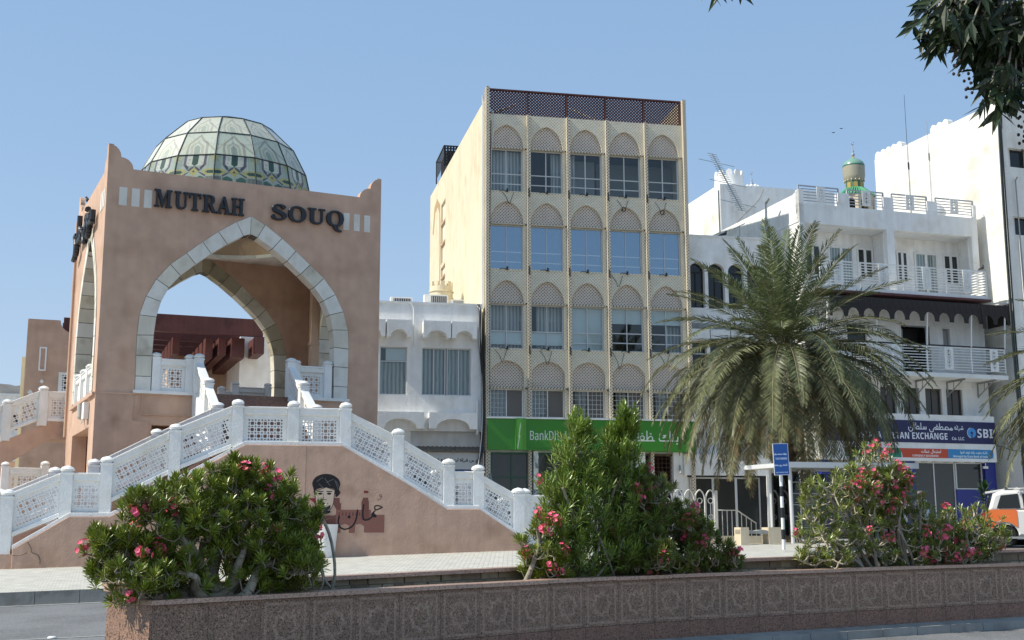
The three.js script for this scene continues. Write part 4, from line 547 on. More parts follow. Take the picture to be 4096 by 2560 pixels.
    if (j === 1) { w = windowUnit(bk, a, b, r.w0, r.w1, z, { bars: [], glass: M.blueGlass, mull: 0.025 }); P(w, 'reflected_bar', [0.18, 0.4].map((t) => box(a + 0.05, b - 0.05, r.w0 + (r.w1 - r.w0) * t - 0.018, r.w0 + (r.w1 - r.w0) * t + 0.018, z - 0.038, z - 0.034)), flat(0.5, 0.6, 0.68, 0.25, { metalness: 0.4 })); }
    if (j === 2) { w = windowUnit(bk, a, b, r.w0, r.w1, z, { bars: i < 2 ? [0.4] : i === 2 ? [0.4, 0.17] : [0.42, 0.2], mull: 0.035 }); if (i < 2) { drape(w, i ? a + 0.3 : a, b, r.w0, r.w1, zc); P(w, 'screen_band', sheet(a + 0.04, b - 0.04, r.w0 + 0.2, r.w0 + 0.72, -0.2), M.frost); } else if (i === 2) P(w, 'paper_screen', sheet(a, b, r.w0, r.w1, -0.25), M.frost); else P(w, 'paper_screen', sheet(a + 0.03, b - 0.03, r.w1 - 0.66, r.w1 - 0.03, -0.22), M.frost); if (i === 4) drape(w, b - 0.6, b, r.w0, r.w0 + 1.2, -0.5, M.blind); }
    if (j === 3) { w = windowUnit(bk, a, b, r.w0, r.w1, z, { n: 2, mat: M.white, glass: [M.glass, flat(0.14, 0.125, 0.11, 0.35)] }); drape(w, i < 2 ? a : a + 0.3, a + 0.7, r.w0, r.w1, zc); const gx = i < 2 ? a + 0.65 : b; P(w, 'grille', [1, 2, 3, 4, 5].flatMap((k) => [box(a + 0.05, gx, r.w0 + k * 0.195 - 0.008, r.w0 + k * 0.195 + 0.008, -0.11, -0.1)]).concat(Array.from({ length: i < 2 ? 3 : 7 }, (_, k) => box(a + (k + 1) * 0.175 - 0.007, a + (k + 1) * 0.175 + 0.007, r.w0 + 0.05, r.w1 - 0.05, -0.1, -0.092))), M.alu); }
    if (j < 3) { P(w, 'lamp', [box((a + b) / 2 - 0.03, (a + b) / 2 + 0.04, r.w0 - 0.05, r.w0 + 0.09, 0.055, 0.13), wire([V(a + 0.4, r.w0 - 0.02, 0.06), V((a + b) / 2 - 0.2, r.w0 + 0.02, 0.07), V((a + b) / 2, r.w0 - 0.02, 0.07)], 0.014)], M.black); if (i) P(bk, 'drain_stub', rod(V(a - 0.11, r.w0 + 0.12, 0.2), V(a - 0.1, r.w0 - 0.24, 0.2), 0.028), M.black); }
  } });
  P(bk, 'wall_cable', [wire([V(0.22, 18.9, 0.1), V(0.2, 17, 0.1), V(0.17, 14, 0.12), V(0.17, 10, 0.12), V(0.17, 6.4, 0.12)], 0.014, 4, 20), ...[[0.9, 15.8, 15.3], [5.9, 15.7, 15.2], [7.6, 15.7, 15.1], [0.6, 9.1, 8.6], [2.5, 9.1, 8.5], [5.6, 9.1, 8.4], [7.6, 9.1, 8.6], [5.6, 12.4, 11.9]].map(([x, y, y2]) => wire([V(x - 0.2, y, 0.07), V(x, (y + y2) / 2, 0.06), V(x + 0.1, y2, 0.06), V(x + 0.3, y, 0.07)], 0.01, 4))], M.wire);
  P(bk, 'coiled_cable', [[6.0, 15.3], [7.72, 15.25]].map(([x, y]) => new THREE.TorusGeometry(0.09, 0.016, 5, 14).translate(x, y, 0.06)), M.wire); P(bk, 'white_cable', wire([V(0.16, 19.4, 0.12), V(0.34, 19.2, 0.1), V(0.24, 17.5, 0.1), V(0.22, 15.9, 0.1)], 0.016, 4), M.white);
  // lattice screen on the roof
  for (let i = 0; i < 5; i++) { const x0 = i * 1.728 + (i ? 0.13 : 0.18), x1 = i < 4 ? (i + 1) * 1.728 + 0.08 : BW - 0.2, y0 = 19.26, y1 = 20.3, list = [], st = 0.135;
    for (const s of [1, -1]) for (let t = -1.2; t < x1 - x0 + 1.2; t += st) { let xa = x0 + t, ya = s > 0 ? y0 : y1, xb = xa + (y1 - y0), yb = s > 0 ? y1 : y0; const cut = (x, xq, yq, dx) => yq + s * (x - xq); if (xa < x0) { ya = cut(x0, xa, ya); xa = x0; } if (xb > x1) { yb = cut(x1, xb, yb); xb = x1; } if (xb - xa > 0.02) list.push(rod(V(xa, ya, -0.1 + s * 0.012), V(xb, yb, -0.1 + s * 0.012), 0.03, 0.03, 4)); }
    P(bk, 'roof_lattice', list, M.maroon); P(bk, 'lattice_frame', [box(x0 - 0.05, x1 + 0.05, y1, y1 + 0.06, -0.16, -0.02), box(x0 - 0.05, x1 + 0.05, y0 - 0.04, y0, -0.16, -0.02), box(x1, x1 + 0.05, y0, y1, -0.16, -0.02), ...(i ? [] : [box(x0 - 0.05, x0, y0, y1, -0.16, -0.02)])], M.maroon); }
  P(bk, 'roof_brace', [rod(V(0.3, 19.3, -0.3), V(1.6, 20.2, -1.4), 0.05), rod(V(4, 20.2, -1.4), V(5, 19.3, -0.3), 0.04)], M.white);
  const rc = thing('roof_cage', 'dark lattice cage on the roof edge of the bank building', 'cage', BKO, BKY); P(rc, 'frame', [box(-0.15, 0.9, 20.36, 20.42, -11.5, -11.45), ...[[-0.15, -14.4], [-0.15, -11.5], [0.9, -11.5], [0.9, -14.4]].map(([x, z]) => box(x, x + 0.06, 20.2, 21.45, z, z + 0.06)), box(-0.15, 0.96, 21.39, 21.45, -14.4, -14.34), box(-0.15, 0.96, 21.39, 21.45, -11.5, -11.44), box(-0.15, -0.09, 21.39, 21.45, -14.34, -11.5)], M.dark);
  P(rc, 'mesh', [...Array.from({ length: 9 }, (_, k) => box(-0.13, -0.11, 20.45, 21.39, -14.3 + k * 0.33, -14.16 + k * 0.33)), ...Array.from({ length: 7 }, (_, k) => box(-0.13 + k * 0.15, -0.03 + k * 0.15, 20.42, 21.39, -11.48, -11.46)), ...Array.from({ length: 6 }, (_, k) => box(-0.13, 0.9, 20.45 + k * 0.16, 20.52 + k * 0.16, -11.49, -11.47))], M.dark); P(rc, 'panel', box(0.1, 0.9, 20.4, 21.35, -14.2, -12.0), M.dark);
  // bank front at street level
  P(bk, 'street_wall', [box(0.16, 0.22, 0.9, 4.97, -0.3, 0.04), box(1.98, 2.17, 0.9, 4.97, -0.3, 0.16), box(6.3, 6.7, 0.9, 4.97, -0.3, 0.16), box(7.92, 8.3, 0.9, 4.97, -0.3, 0.16), box(8.3, 8.86, 0.9, 4.97, -0.3, 0.02), box(0.16, 8.86, 4.9, 6.28, -0.3, -0.05)], M.wallWhite);
  const gm = flat(0.015, 0.10, 0.05, 0.4), shopF = (x0, x1) => { const f = windowUnit(bk, x0, x1, 1.3, 4.9, -0.02, { n: 2, bars: [0.55, 0.72], mat: gm, fr: 0.07, mull: 0.06, glass: M.shopGlass }); return f; }; shopF(0.22, 1.98); shopF(2.17, 4.2); shopF(4.2, 6.3);
  P(bk, 'shop_blind', [sheet(0.9, 1.8, 3.95, 4.85, -0.25)], M.curtain);
  P(bk, 'entrance_transom', [box(6.7, 7.92, 4.82, 4.9, -0.2, 0), box(6.7, 7.92, 3.55, 3.65, -0.2, 0), ...Array.from({ length: 7 }, (_, k) => box(6.78 + k * 0.18, 6.795 + k * 0.18, 3.65, 4.82, -0.1, -0.08)), ...Array.from({ length: 6 }, (_, k) => box(6.7, 7.92, 3.8 + k * 0.18, 3.815 + k * 0.18, -0.08, -0.065))], flat(0.10, 0.06, 0.04, 0.6)); P(bk, 'entrance_recess', [box(6.7, 7.92, 1.2, 4.9, -1.6, -1.5), box(6.7, 6.72, 1.2, 4.9, -1.5, -0.3), box(7.9, 7.92, 1.2, 4.9, -1.5, -0.3)], flat(0.05, 0.02, 0.016, 0.7)); P(bk, 'door', box(6.75, 7.3, 1.3, 3.55, -1.0, -0.95), flat(0.09, 0.03, 0.02, 0.5));
  for (const x of [1.995, 8.1]) { decal(bk, 'number_plate', x, x + 0.16, 3.2, 3.4, 0.165, canvasTex(32, 40, (g) => { g.fillStyle = '#1d3f78'; g.fillRect(0, 0, 32, 40); g.fillStyle = '#cdd6e4'; g.fillRect(5, 7, 22, 6); g.fillRect(7, 20, 8, 12); g.fillRect(18, 20, 8, 12); })); }
  P(bk, 'security_camera', [[2.08, 4.5, 0.2], [8.18, 4.3, 0.2], [0.2, 3.9, 0.2]].flatMap(([x, y, z]) => [rod(V(x, y, z), V(x, y - 0.22, z + 0.1), 0.05, 0.06, 8), box(x - 0.03, x + 0.03, y, y + 0.14, 0.05, z)]), M.grey); P(bk, 'entry_lamp', rod(V(2.08, 4.75, 0.24), V(2.08, 4.4, 0.22), 0.1, 0.04, 8), M.frost);
  const sg = thing('bank_sign', 'long green bank sign with white lettering across the cream building', 'sign', BKO, BKY), green = flat(0.05, 0.26, 0.025, 0.4), lime = flat(0.11, 0.36, 0.05, 0.35);
  P(sg, 'board', box(0.05, 8.84, 4.98, 6.24, 0.03, 0.34), green); P(sg, 'top_trim', box(0.02, 8.87, 6.245, 6.3, -0.02, 0.4), M.white);
  P(sg, 'logo_fin', new THREE.CylinderGeometry(0.5, 0.5, 1.28, 20, 1, true, -0.5, 1.0).translate(0, 0, 0).scale(0.85, 1, 0.5).translate(1.42, 5.62, 0.2), lime); P(sg, 'logo_fin_side', prism([[1.18, 4.99], [1.2, 6.26], [1.32, 6.26], [1.28, 5.6], [1.22, 4.99]], 0.34, 0.44), flat(0.07, 0.28, 0.035, 0.35));
  decal(sg, 'logo_stripe', 1.22, 1.4, 5.0, 6.2, 0.475, canvasTex(64, 256, (g) => { g.clearRect(0, 0, 64, 256); g.fillStyle = '#5aa83c'; g.fillRect(0, 0, 64, 256); g.fillStyle = '#c5dcb4'; g.beginPath(); g.moveTo(6, 250); g.quadraticCurveTo(20, 180, 40, 130); g.lineTo(52, 140); g.quadraticCurveTo(30, 200, 20, 252); g.fill(); g.beginPath(); g.moveTo(24, 150); g.quadraticCurveTo(34, 80, 56, 20); g.lineTo(60, 60); g.quadraticCurveTo(46, 110, 36, 160); g.fill(); }));
  decal(sg, 'lettering', 1.7, 8.6, 5.0, 6.2, 0.344, canvasTex(2048, 356, (g, w, h) => { g.fillStyle = '#3f8b2b'; g.fillRect(0, 0, w, h); const k = w / 6.9; g.fillStyle = g.strokeStyle = '#e3e8e0'; g.font = '152px sans-serif'; g.fillText('BankDhofar', 0.06 * k, h - 0.39 * k, 1.9 * k); drawArabic(g, 'بنك ظفار', 6.42 * k, h - 0.42 * k, 10.6, 15); g.fillStyle = '#14401a'; g.font = '22px sans-serif'; g.fillText('The name you can bank on', 0.03 * k, h - 12); }));
}
{ // ---------- narrow white building ----------
  const nb = thing('narrow_white_building', 'narrow white building with black arched windows right of the bank building', 'building', BKO, BKY), z = -0.35;
  const w = [[9.0, 9.71], [9.86, 10.62], [10.78, 11.5], [11.66, 12.4]];
  P(nb, 'wall', prism([[8.9, 0.6], [8.9, 14.36], [12.95, 14.4], [12.95, 0.6]], z - 8, z - 0.5), M.wallWhite);
  P(nb, 'front_wall', prism([[8.9, 1.0], [8.9, 14.36], [12.95, 14.4], [12.95, 1.0]], z - 0.5, z, [...w.map(([a, b]) => ogive(a, b, 11.22, 12.85, 13.22)), ...w.map(([a, b]) => [[a, 8.5], [b, 8.5], [b, 9.72], [a, 9.72]]), [[9.0, 1.2], [12.3, 1.2], [12.3, 4.03], [9.0, 4.03]]]), M.wallWhite);
  w.forEach(([a, b]) => { P(nb, 'arched_window', prism(ogive(a, b, 11.22, 12.85, 13.22), z - 0.3, z - 0.25), M.darkGlass); P(nb, 'window_bar', [box(a, b, 12.8, 12.86, z - 0.25, z - 0.2), box((a + b) / 2 - 0.02, (a + b) / 2 + 0.02, 11.22, 12.8, z - 0.25, z - 0.2)], M.black); P(nb, 'square_window', box(a, b, 8.5, 9.72, z - 0.3, z - 0.25), M.darkGlass); P(nb, 'window_bar', [box(a, b, 9.22, 9.27, z - 0.25, z - 0.2)], M.alu); P(nb, 'hood', box(a - 0.06, b + 0.04, 9.78, 10.25, z + 0.003, z + 0.3), M.white); });
  P(nb, 'roof_line', box(8.88, 12.97, 14.36, 14.44, z - 0.3, z + 0.04), M.white); P(nb, 'dark_band', box(8.92, 12.9, 10.28, 10.55, z + 0.001, z + 0.006), M.concrete);
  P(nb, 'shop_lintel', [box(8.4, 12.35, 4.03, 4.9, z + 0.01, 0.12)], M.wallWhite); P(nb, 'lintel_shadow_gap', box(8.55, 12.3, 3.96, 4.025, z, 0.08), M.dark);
  const f = windowUnit(nb, 8.6, 11.75, 1.4, 3.96, 0.02, { n: 3, mat: M.alu, glass: M.shopGlass, fr: 0.06, mull: 0.1 }); P(nb, 'shop_pier', [box(11.75, 12.0, 1.2, 4.03, z, 0.1)], M.dark); P(nb, 'end_pier', box(12.0, 12.5, 1.2, 4.03, z, 0.16), M.white); P(nb, 'shop_plinth', box(8.5, 12.4, 0.9, 1.4, z, 0.06), M.tan);
  const an = thing('roof_antenna', 'tall spindly television antenna leaning over the narrow white roof', 'antenna', BKO, BKY), a0 = V(11.12, 14.3, -2), a1 = V(11.1, 17.0, -2); P(an, 'mast', rod(a0, a1, 0.035), M.steel);
  const b0 = V(10.85, 18.7, -2), b1 = V(12.05, 16.0, -1.6); P(an, 'boom', rod(b0, b1, 0.03), M.steel); for (let i = 0; i < 26; i++) { const c = b0.clone().lerp(b1, i / 25), l = i % 9 === 4 ? 0.85 : 0.22; P(an, 'element', rod(c.clone().add(V(-l, 0.16 * l, 0)), c.clone().add(V(l, -0.16 * l, 0)), 0.014, 0.014, 4), M.steel); }
  const a2 = thing('roof_mast', 'thin grey mast with a bent tip near the antenna on the white roof', 'mast', BKO, BKY); P(a2, 'pole', rod(V(12.9, 14.4, -1), V(12.95, 16.2, -1), 0.05), M.steel); P(a2, 'tip', rod(V(12.95, 16.2, -1), V(13.0, 16.4, -0.8), 0.06), M.grey);
  const a3 = thing('roof_bracket', 'small T-shaped metal bracket standing on the white roof edge', 'bracket', BKO, BKY); P(a3, 'pole', rod(V(11.45, 14.4, -0.5), V(11.45, 14.95, -0.5), 0.025), M.steel); P(a3, 'arm', rod(V(11.2, 14.85, -0.5), V(11.7, 15.1, -0.5), 0.025), M.steel);
}
{ // ---------- white balcony building ----------
  const O = [12.493, 0, -52], Y = 72.4, wb = thing('white_balcony_building', 'white three-storey building with railed balconies above a money exchange', 'building', O, Y), W = 9.2;
  const A = M.wallWhite;
  P(wb, 'left_wall', prism([[0, 0.6], [0, 16.45], [0.5, 16.3], [13, 16.3], [13, 0.6]], 0, 0.24, [[[2.2, 13.0], [3.5, 13.0], [3.5, 14.5], [2.2, 14.5]]]).rotateY(Math.PI / 2), A); P(wb, 'side_ledge', box(-0.03, -0.002, 15.0, 15.06, -7, -0.1), M.white);
  const sw = P(wb, 'side_window', [box(0.06, 0.1, 13, 14.5, -3.5, -3.42), box(0.06, 0.1, 13, 14.5, -2.28, -2.2), box(0.06, 0.1, 14.42, 14.5, -3.42, -2.28), box(0.06, 0.1, 13, 14.5, -2.9, -2.84)], M.white); P(sw, 'pane', box(0.1, 0.11, 13, 14.5, -3.45, -2.25), M.blind);
  P(wb, 'right_wall', box(W - 0.14, W, 0.6, 16.4, -13, -0.002), A); P(wb, 'rear_wall', box(0.24, W - 0.14, 0.6, 16.3, -13, -12.8), A); P(wb, 'roof_slab', box(0.24, W - 0.14, 15.0, 15.3, -12.8, -0.3), M.concrete);
  P(wb, 'parapet', box(0.0, W, 14.95, 15.82, -0.28, 0), A); P(wb, 'corner_pier', [box(0.002, 0.24, 11.9, 14.95, -0.28, -0.001), box(4.37, 4.75, 11.9, 14.95, -0.3, -0.001), box(8.86, W - 0.003, 11.9, 14.95, -0.28, -0.001)], A); P(wb, 'loggia_divider', box(4.5, 4.62, 11.9, 14.95, -1.3, -0.3), A);
  P(wb, 'loggia_wall', [box(0.24, W - 0.14, 11.8, 15.0, -1.5, -1.3)], A); P(wb, 'loggia_ceiling', box(0.24, W - 0.14, 14.96, 15.0, -1.3, -0.3), M.white);
  for (const [a, b, y0] of [[0.95, 1.75, 12.9], [2.15, 3.45, 11.95], [3.62, 4.46, 12.9], [5.7, 6.3, 12.9], [6.65, 7.9, 11.95], [8.2, 9.04, 12.9]]) { const w = windowUnit(wb, a, b, y0, 14.35, -1.24, { mat: M.white, fr: 0.08, glass: b - a > 1 ? M.glass : M.shopGlass, mull: 0.12 }); drape(w, a + 0.05, b - 0.05, y0 + 0.02, 14.3, -1.295, b - a > 1 ? M.curtain : M.blind); }
  for (const [a, b] of [[0, 0.2], [1.97, 2.55], [4.29, 4.81], [6.58, 7.11], [9.02, W]]) P(wb, 'parapet_post', box(a, b, 15.82, 16.44, -0.27, -0.01), A);
  const rail = (x0, x1, y0, y1, z, n, panels, posts, m, top) => { const g = []; for (let i = 0; i <= n; i++) { const y = y0 + (y1 - y0) * i / n, r = i === n ? 0.026 : 0.013; g.push(box(x0, x1, y - r, y + r, z - 0.03, z + 0.03)); } for (const p of posts) g.push(box(p - 0.025, p + 0.025, y0 - 0.1, y1, z - 0.035, z + 0.035)); P(wb, 'railing', g, m); panels.forEach(([a, b]) => P(wb, 'railing_screen', [jali(b - a, y1 - y0, 0, 0.165, 0.03).translate(a, y0, z + 0.032)], M.white)); if (top) P(wb, 'top_rail', box(x0, x1, y1 + 0.03, y1 + 0.09, z - 0.05, z + 0.05), M.black); };
  const railM = flat(0.40, 0.42, 0.46, 0.5);
  for (const [a, b, c, d] of [[0.05, 2.05, 0.94, 1.36], [2.5, 4.34, 3.24, 3.66], [4.78, 6.62, 5.5, 5.92], [7.08, 9.1, 7.85, 8.27]]) rail(a, b, 15.98, 16.64, -0.1, 5, [[c, d]], [a, b], railM);
  // upper balcony with dark soffit, corrugated awning under it
  P(wb, 'balcony_slab', [box(0.1, 8.55, 11.78, 11.93, -1.3, 1.24)], M.white); P(wb, 'balcony_soffit', box(0.05, 8.65, 11.68, 11.775, -0.002, 1.3), M.maroon);
  rail(0.15, 8.5, 12.06, 13.03, 1.2, 8, [[0.8, 1.22], [2.98, 3.43], [5.18, 5.6], [7.26, 7.69]], [0.15, 2.12, 4.26, 6.45, 8.5], M.white); for (let i = 0; i <= 8; i++) P(wb, 'side_rail', box(8.47, 8.52, 12.04 + i * 0.121, 12.08 + i * 0.121, -0.2, 1.17), M.white);
  P(wb, 'side_screen', jali(0.5, 0.97, 0, 0.2, 0.04).rotateY(Math.PI / 2).translate(8.52, 12.06, 0.95), M.white);
  const awnM = flat(0.022, 0.017, 0.016, 0.75);
  const corr = (x0, x1, y, z) => Array.from({ length: Math.round((x1 - x0) / 0.3) }, (_, i) => prism([[x0 + i * 0.3, 0], [x0 + i * 0.3 + 0.15, 0.05], [x0 + i * 0.3 + 0.3, 0]], 0, 1.5).rotateX(0.16).translate(0, y, z));
  P(wb, 'awning_sheet', corr(0.4, 9.4, 11.66, -0.05), M.frost);
  const sc = [[0.4, 11.5], [9.4, 11.5]]; let q = []; for (let i = 0; i < 12; i++) { const x1 = 9.4 - i * 0.75, x0 = x1 - 0.75; q.push([x1, 10.62], [x1 - 0.1, 10.62], ...arcPts((x0 + x1) / 2, 10.72, 0.275, 0.3, 0, 180, 6), [x0 + 0.1, 10.62]); } P(wb, 'awning_valance', prism([...sc, ...q, [0.4, 10.62]], 1.42, 1.46), awnM);
  for (const x of [8.05]) P(wb, 'awning_edge', box(x - 0.09, x + 0.09, 10.42, 11.4, 1.465, 1.5), awnM); P(wb, 'awning_side', box(9.4, 9.43, 10.7, 11.6, 0, 1.45), awnM); P(wb, 'valance_fold', Array.from({ length: 29 }, (_, i) => box(0.6 + i * 0.3, 0.62 + i * 0.3, 11.06, 11.46, 1.462, 1.475)), flat(0.04, 0.033, 0.03, 0.8));
  // first floor
  P(wb, 'first_floor_wall', prism([[0.24, 8.3], [0.24, 11.78], [W - 0.14, 11.78], [W - 0.14, 8.3]], -0.3, 0, [[[4.8, 8.5], [6.28, 8.5], [6.28, 10.66], [4.8, 10.66]], [[6.98, 9.0], [7.36, 9.0], [7.36, 10.6], [6.98, 10.6]], [[2.1, 9.2], [3.1, 9.2], [3.1, 10.6], [2.1, 10.6]]]), A);
  P(wb, 'blind_arch', [[3.5, 4.7], [5.0, 6.2], [6.5, 7.6], [7.8, 8.9]].map(([a, b]) => prism([[a, 10.7], ...arcPts((a + b) / 2, 10.7, (b - a) / 2, 0.55, 180, 0, 10), [b, 10.7]], 0.001, 0.02)), M.white);
  P(wb, 'doorway', [box(4.8, 6.28, 8.5, 10.66, -0.9, -0.85)], M.dark); P(wb, 'curtain', sheet(4.85, 5.25, 8.5, 10.6, -0.5), M.blind); P(wb, 'narrow_door', [box(7.02, 7.32, 9.0, 10.56, -0.2, -0.15)], M.grey); P(wb, 'small_window', box(2.1, 3.1, 9.2, 10.6, -0.2, -0.15), M.darkGlass); P(wb, 'door_frame', [box(4.74, 4.8, 8.5, 10.72, -0.1, 0.03), box(6.28, 6.34, 8.5, 10.72, -0.1, 0.03), box(4.8, 6.28, 10.66, 10.72, -0.1, 0.03)], M.white);
  P(wb, 'lower_balcony_slab', box(0.2, 9.25, 8.24, 8.42, 0.001, 1.3), M.white); rail(0.2, 9.2, 8.58, 9.56, 1.2, 8, [[1.0, 1.45], [3.4, 3.85], [6.05, 6.5], [8.4, 8.82]], [0.2, 2.7, 5.2, 7.45, 9.2], M.white, true); for (let i = 0; i <= 8; i++) P(wb, 'side_rail', box(9.17, 9.22, 8.56 + i * 0.1225, 8.6 + i * 0.1225, 0, 1.17), M.white);
  P(wb, 'awning_pole', [0.3, 2.7, 5.2, 7.45, 9.2].map((x) => rod(V(x, 9.6, 1.25), V(x, 11.2, 1.42), 0.035)), M.white);
  for (const x of [2.2, 3.8, 5.4, 7.0, 8.6]) P(wb, 'balcony_bracket', [box(x, x + 0.05, 8.16, 8.235, 0.002, 1.25), rod(V(x + 0.02, 7.6, 0.03), V(x + 0.02, 8.18, 1.1), 0.03), rod(V(x + 0.02, 8.2, 0.5), V(x + 0.02, 7.85, 0.45), 0.02), box(x, x + 0.05, 7.55, 8.16, 0.002, 0.05)], M.grey); P(wb, 'stay', rod(V(9.0, 8.2, 1.1), V(8.6, 6.9, 0.05), 0.025), M.grey);
  // mezzanine windows and shop
  const mz = [[1.2, 2.0], [2.3, 3.1], [3.6, 4.4], [4.75, 5.58], [5.88, 6.72], [6.96, 7.8]]; P(wb, 'mezzanine_wall', prism([[0.24, 4.5], [0.24, 8.3], [W - 0.14, 8.3], [W - 0.14, 4.5]], -0.3, -0.001, mz.map(([a, b]) => [[a, 6.72], [b, 6.72], [b, 7.9], [a, 7.9]])), A); mz.forEach(([a, b]) => windowUnit(wb, a, b, 6.72, 7.9, -0.12, { mat: flat(0.09, 0.07, 0.055, 0.5), glass: flat(0.06, 0.05, 0.042, 0.2), n: 2, fr: 0.06, mull: 0.05 }));
  const blue = flat(0.012, 0.022, 0.20, 0.35); P(wb, 'shop_pillar', [box(8.35, 8.9, 0.9, 4.68, -0.3, 0.5), box(4.35, 4.85, 0.9, 4.68, -0.3, 0.4), box(0.3, 0.8, 0.9, 4.68, -0.3, 0.4)], blue); P(wb, 'shop_base', box(6.95, 8.35, 0.9, 3.5, -0.2, 0.32), blue);
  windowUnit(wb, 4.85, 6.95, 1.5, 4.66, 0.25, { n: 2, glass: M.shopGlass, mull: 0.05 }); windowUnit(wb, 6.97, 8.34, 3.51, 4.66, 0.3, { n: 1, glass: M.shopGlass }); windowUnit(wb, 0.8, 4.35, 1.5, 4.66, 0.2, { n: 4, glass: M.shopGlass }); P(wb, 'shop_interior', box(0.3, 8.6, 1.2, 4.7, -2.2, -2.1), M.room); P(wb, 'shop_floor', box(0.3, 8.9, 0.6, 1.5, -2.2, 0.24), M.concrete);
  P(wb, 'security_camera', [box(8.2, 8.42, 4.4, 4.5, 0.52, 0.62), rod(V(8.38, 4.64, 0.5), V(8.34, 4.48, 0.55), 0.02)], M.white);
  const ex = thing('exchange_sign', 'navy and white money exchange sign with white lettering below the balconies', 'sign', O, Y), zf = 0.62;
  P(ex, 'board', box(0.2, 8.9, 4.68, 6.68, 0.02, zf - 0.005), M.white); P(ex, 'navy_panel', box(0.2, 8.91, 5.46, 6.41, zf - 0.004, zf + 0.015), flat(0.012, 0.016, 0.11, 0.4));
  decal(ex, 'lettering', 0.25, 8.88, 5.48, 6.39, zf + 0.018, canvasTex(2048, 216, (g, w, h) => { const k = w / 8.63; g.fillStyle = '#1d2150'; g.fillRect(0, 0, w, h); g.fillStyle = g.strokeStyle = '#dfe2ea'; g.font = 'bold 92px sans-serif'; g.textAlign = 'right'; g.fillText('MUSTAFA SULTAN EXCHANGE', 6.18 * k, h - 32, 4.9 * k); g.font = 'bold 44px sans-serif'; g.fillText('Co. LLC', 7.02 * k, h - 30, 0.76 * k); const a = drawArabic(g, 'شركة', 7.0 * k, 76, 3.6, 6); drawArabic(g, 'مصطفى سلطان', 6.92 * k - a, 82, 5.6, 9);
    g.textAlign = 'left'; g.font = 'bold 128px sans-serif'; g.fillText('SBI', 7.68 * k, h - 60, 0.9 * k); g.fillStyle = '#3f8fd0'; g.beginPath(); g.arc(7.42 * k, h * 0.5, 52, 0, 7); g.fill(); g.fillStyle = '#1d2150'; g.beginPath(); g.arc(7.42 * k, h * 0.5, 15, 0, 7); g.fill(); g.fillRect(7.42 * k - 6, h * 0.5, 12, 56); g.strokeStyle = '#dfe2ea'; g.lineWidth = 5; g.beginPath(); g.arc(7.42 * k, h * 0.5, 54, 1.9, 4.4); g.stroke(); }));
  decal(ex, 'service_strip', 1.3, 8.74, 4.82, 5.21, zf + 0.004, canvasTex(2048, 108, (g, w, h) => { const k = w / 7.44; g.fillStyle = '#c9cccf'; g.fillRect(0, 0, w, h); g.fillStyle = '#1f7f63'; g.fillRect(0, 0, 2.75 * k, h); g.fillStyle = '#c0492c'; g.beginPath(); g.moveTo(2.66 * k, 0); g.quadraticCurveTo(2.82 * k, h / 2, 2.8 * k, h); g.lineTo(5.1 * k, h); g.lineTo(5.1 * k, 0); g.fill(); g.fillStyle = '#2f86bd'; g.beginPath(); g.roundRect(5.1 * k, 0, w - 5.1 * k, h, [0, 50, 50, 0]); g.fill(); g.fillStyle = g.strokeStyle = '#e8eaea'; g.textAlign = 'center'; g.font = 'bold 34px sans-serif'; g.fillText('CURRENCY EXCHANGE', 3.95 * k, h - 12, 1.66 * k); g.font = 'bold 36px sans-serif'; g.fillText('Managed by State Bank of India', 6.25 * k, h - 12, 1.8 * k); drawArabic(g, 'استبدال عملات', 4.75 * k, 46, 3.3, 6); drawArabic(g, 'إدارة ستيت بنك اوف انديا', 7.12 * k, 46, 2.5, 5); drawArabic(g, 'تحويل اموال', 2.4 * k, 46, 3.3, 6); g.fillText('MONEY TRANSFER', 1.4 * k, h - 12, 1.6 * k); }));
  P(ex, 'downlight', Array.from({ length: 7 }, (_, i) => box(4.9 + i * 0.55, 5.1 + i * 0.55, 4.655, 4.678, 0.36, 0.5)), M.white);
  // things on its roof
  [['white split air conditioning unit behind the left roof railing', 0.4, 0.85, 'air_conditioner', 'air conditioner']].forEach(([l, a, b, n, c]) => { const u = thing(n, l, c, O, Y); P(u, 'casing', box(a, b, 15.9, 16.3, -1.4, -1.1), M.white); P(u, 'grille', box(a + 0.05, b - 0.05, 15.95, 16.25, -1.098, -1.09), M.black); });
  const dish = thing('satellite_dish', 'white satellite dish behind the right end of the roof railing', 'satellite dish', O, Y); P(dish, 'reflector', new THREE.SphereGeometry(0.75, 20, 8, 0, 6.283, 0, 0.75).rotateX(1.0).translate(7.9, 16.15, -1.6), M.white); P(dish, 'mast', rod(V(7.9, 15.2, -1.5), V(7.9, 16.5, -1.3), 0.04), M.grey);
}
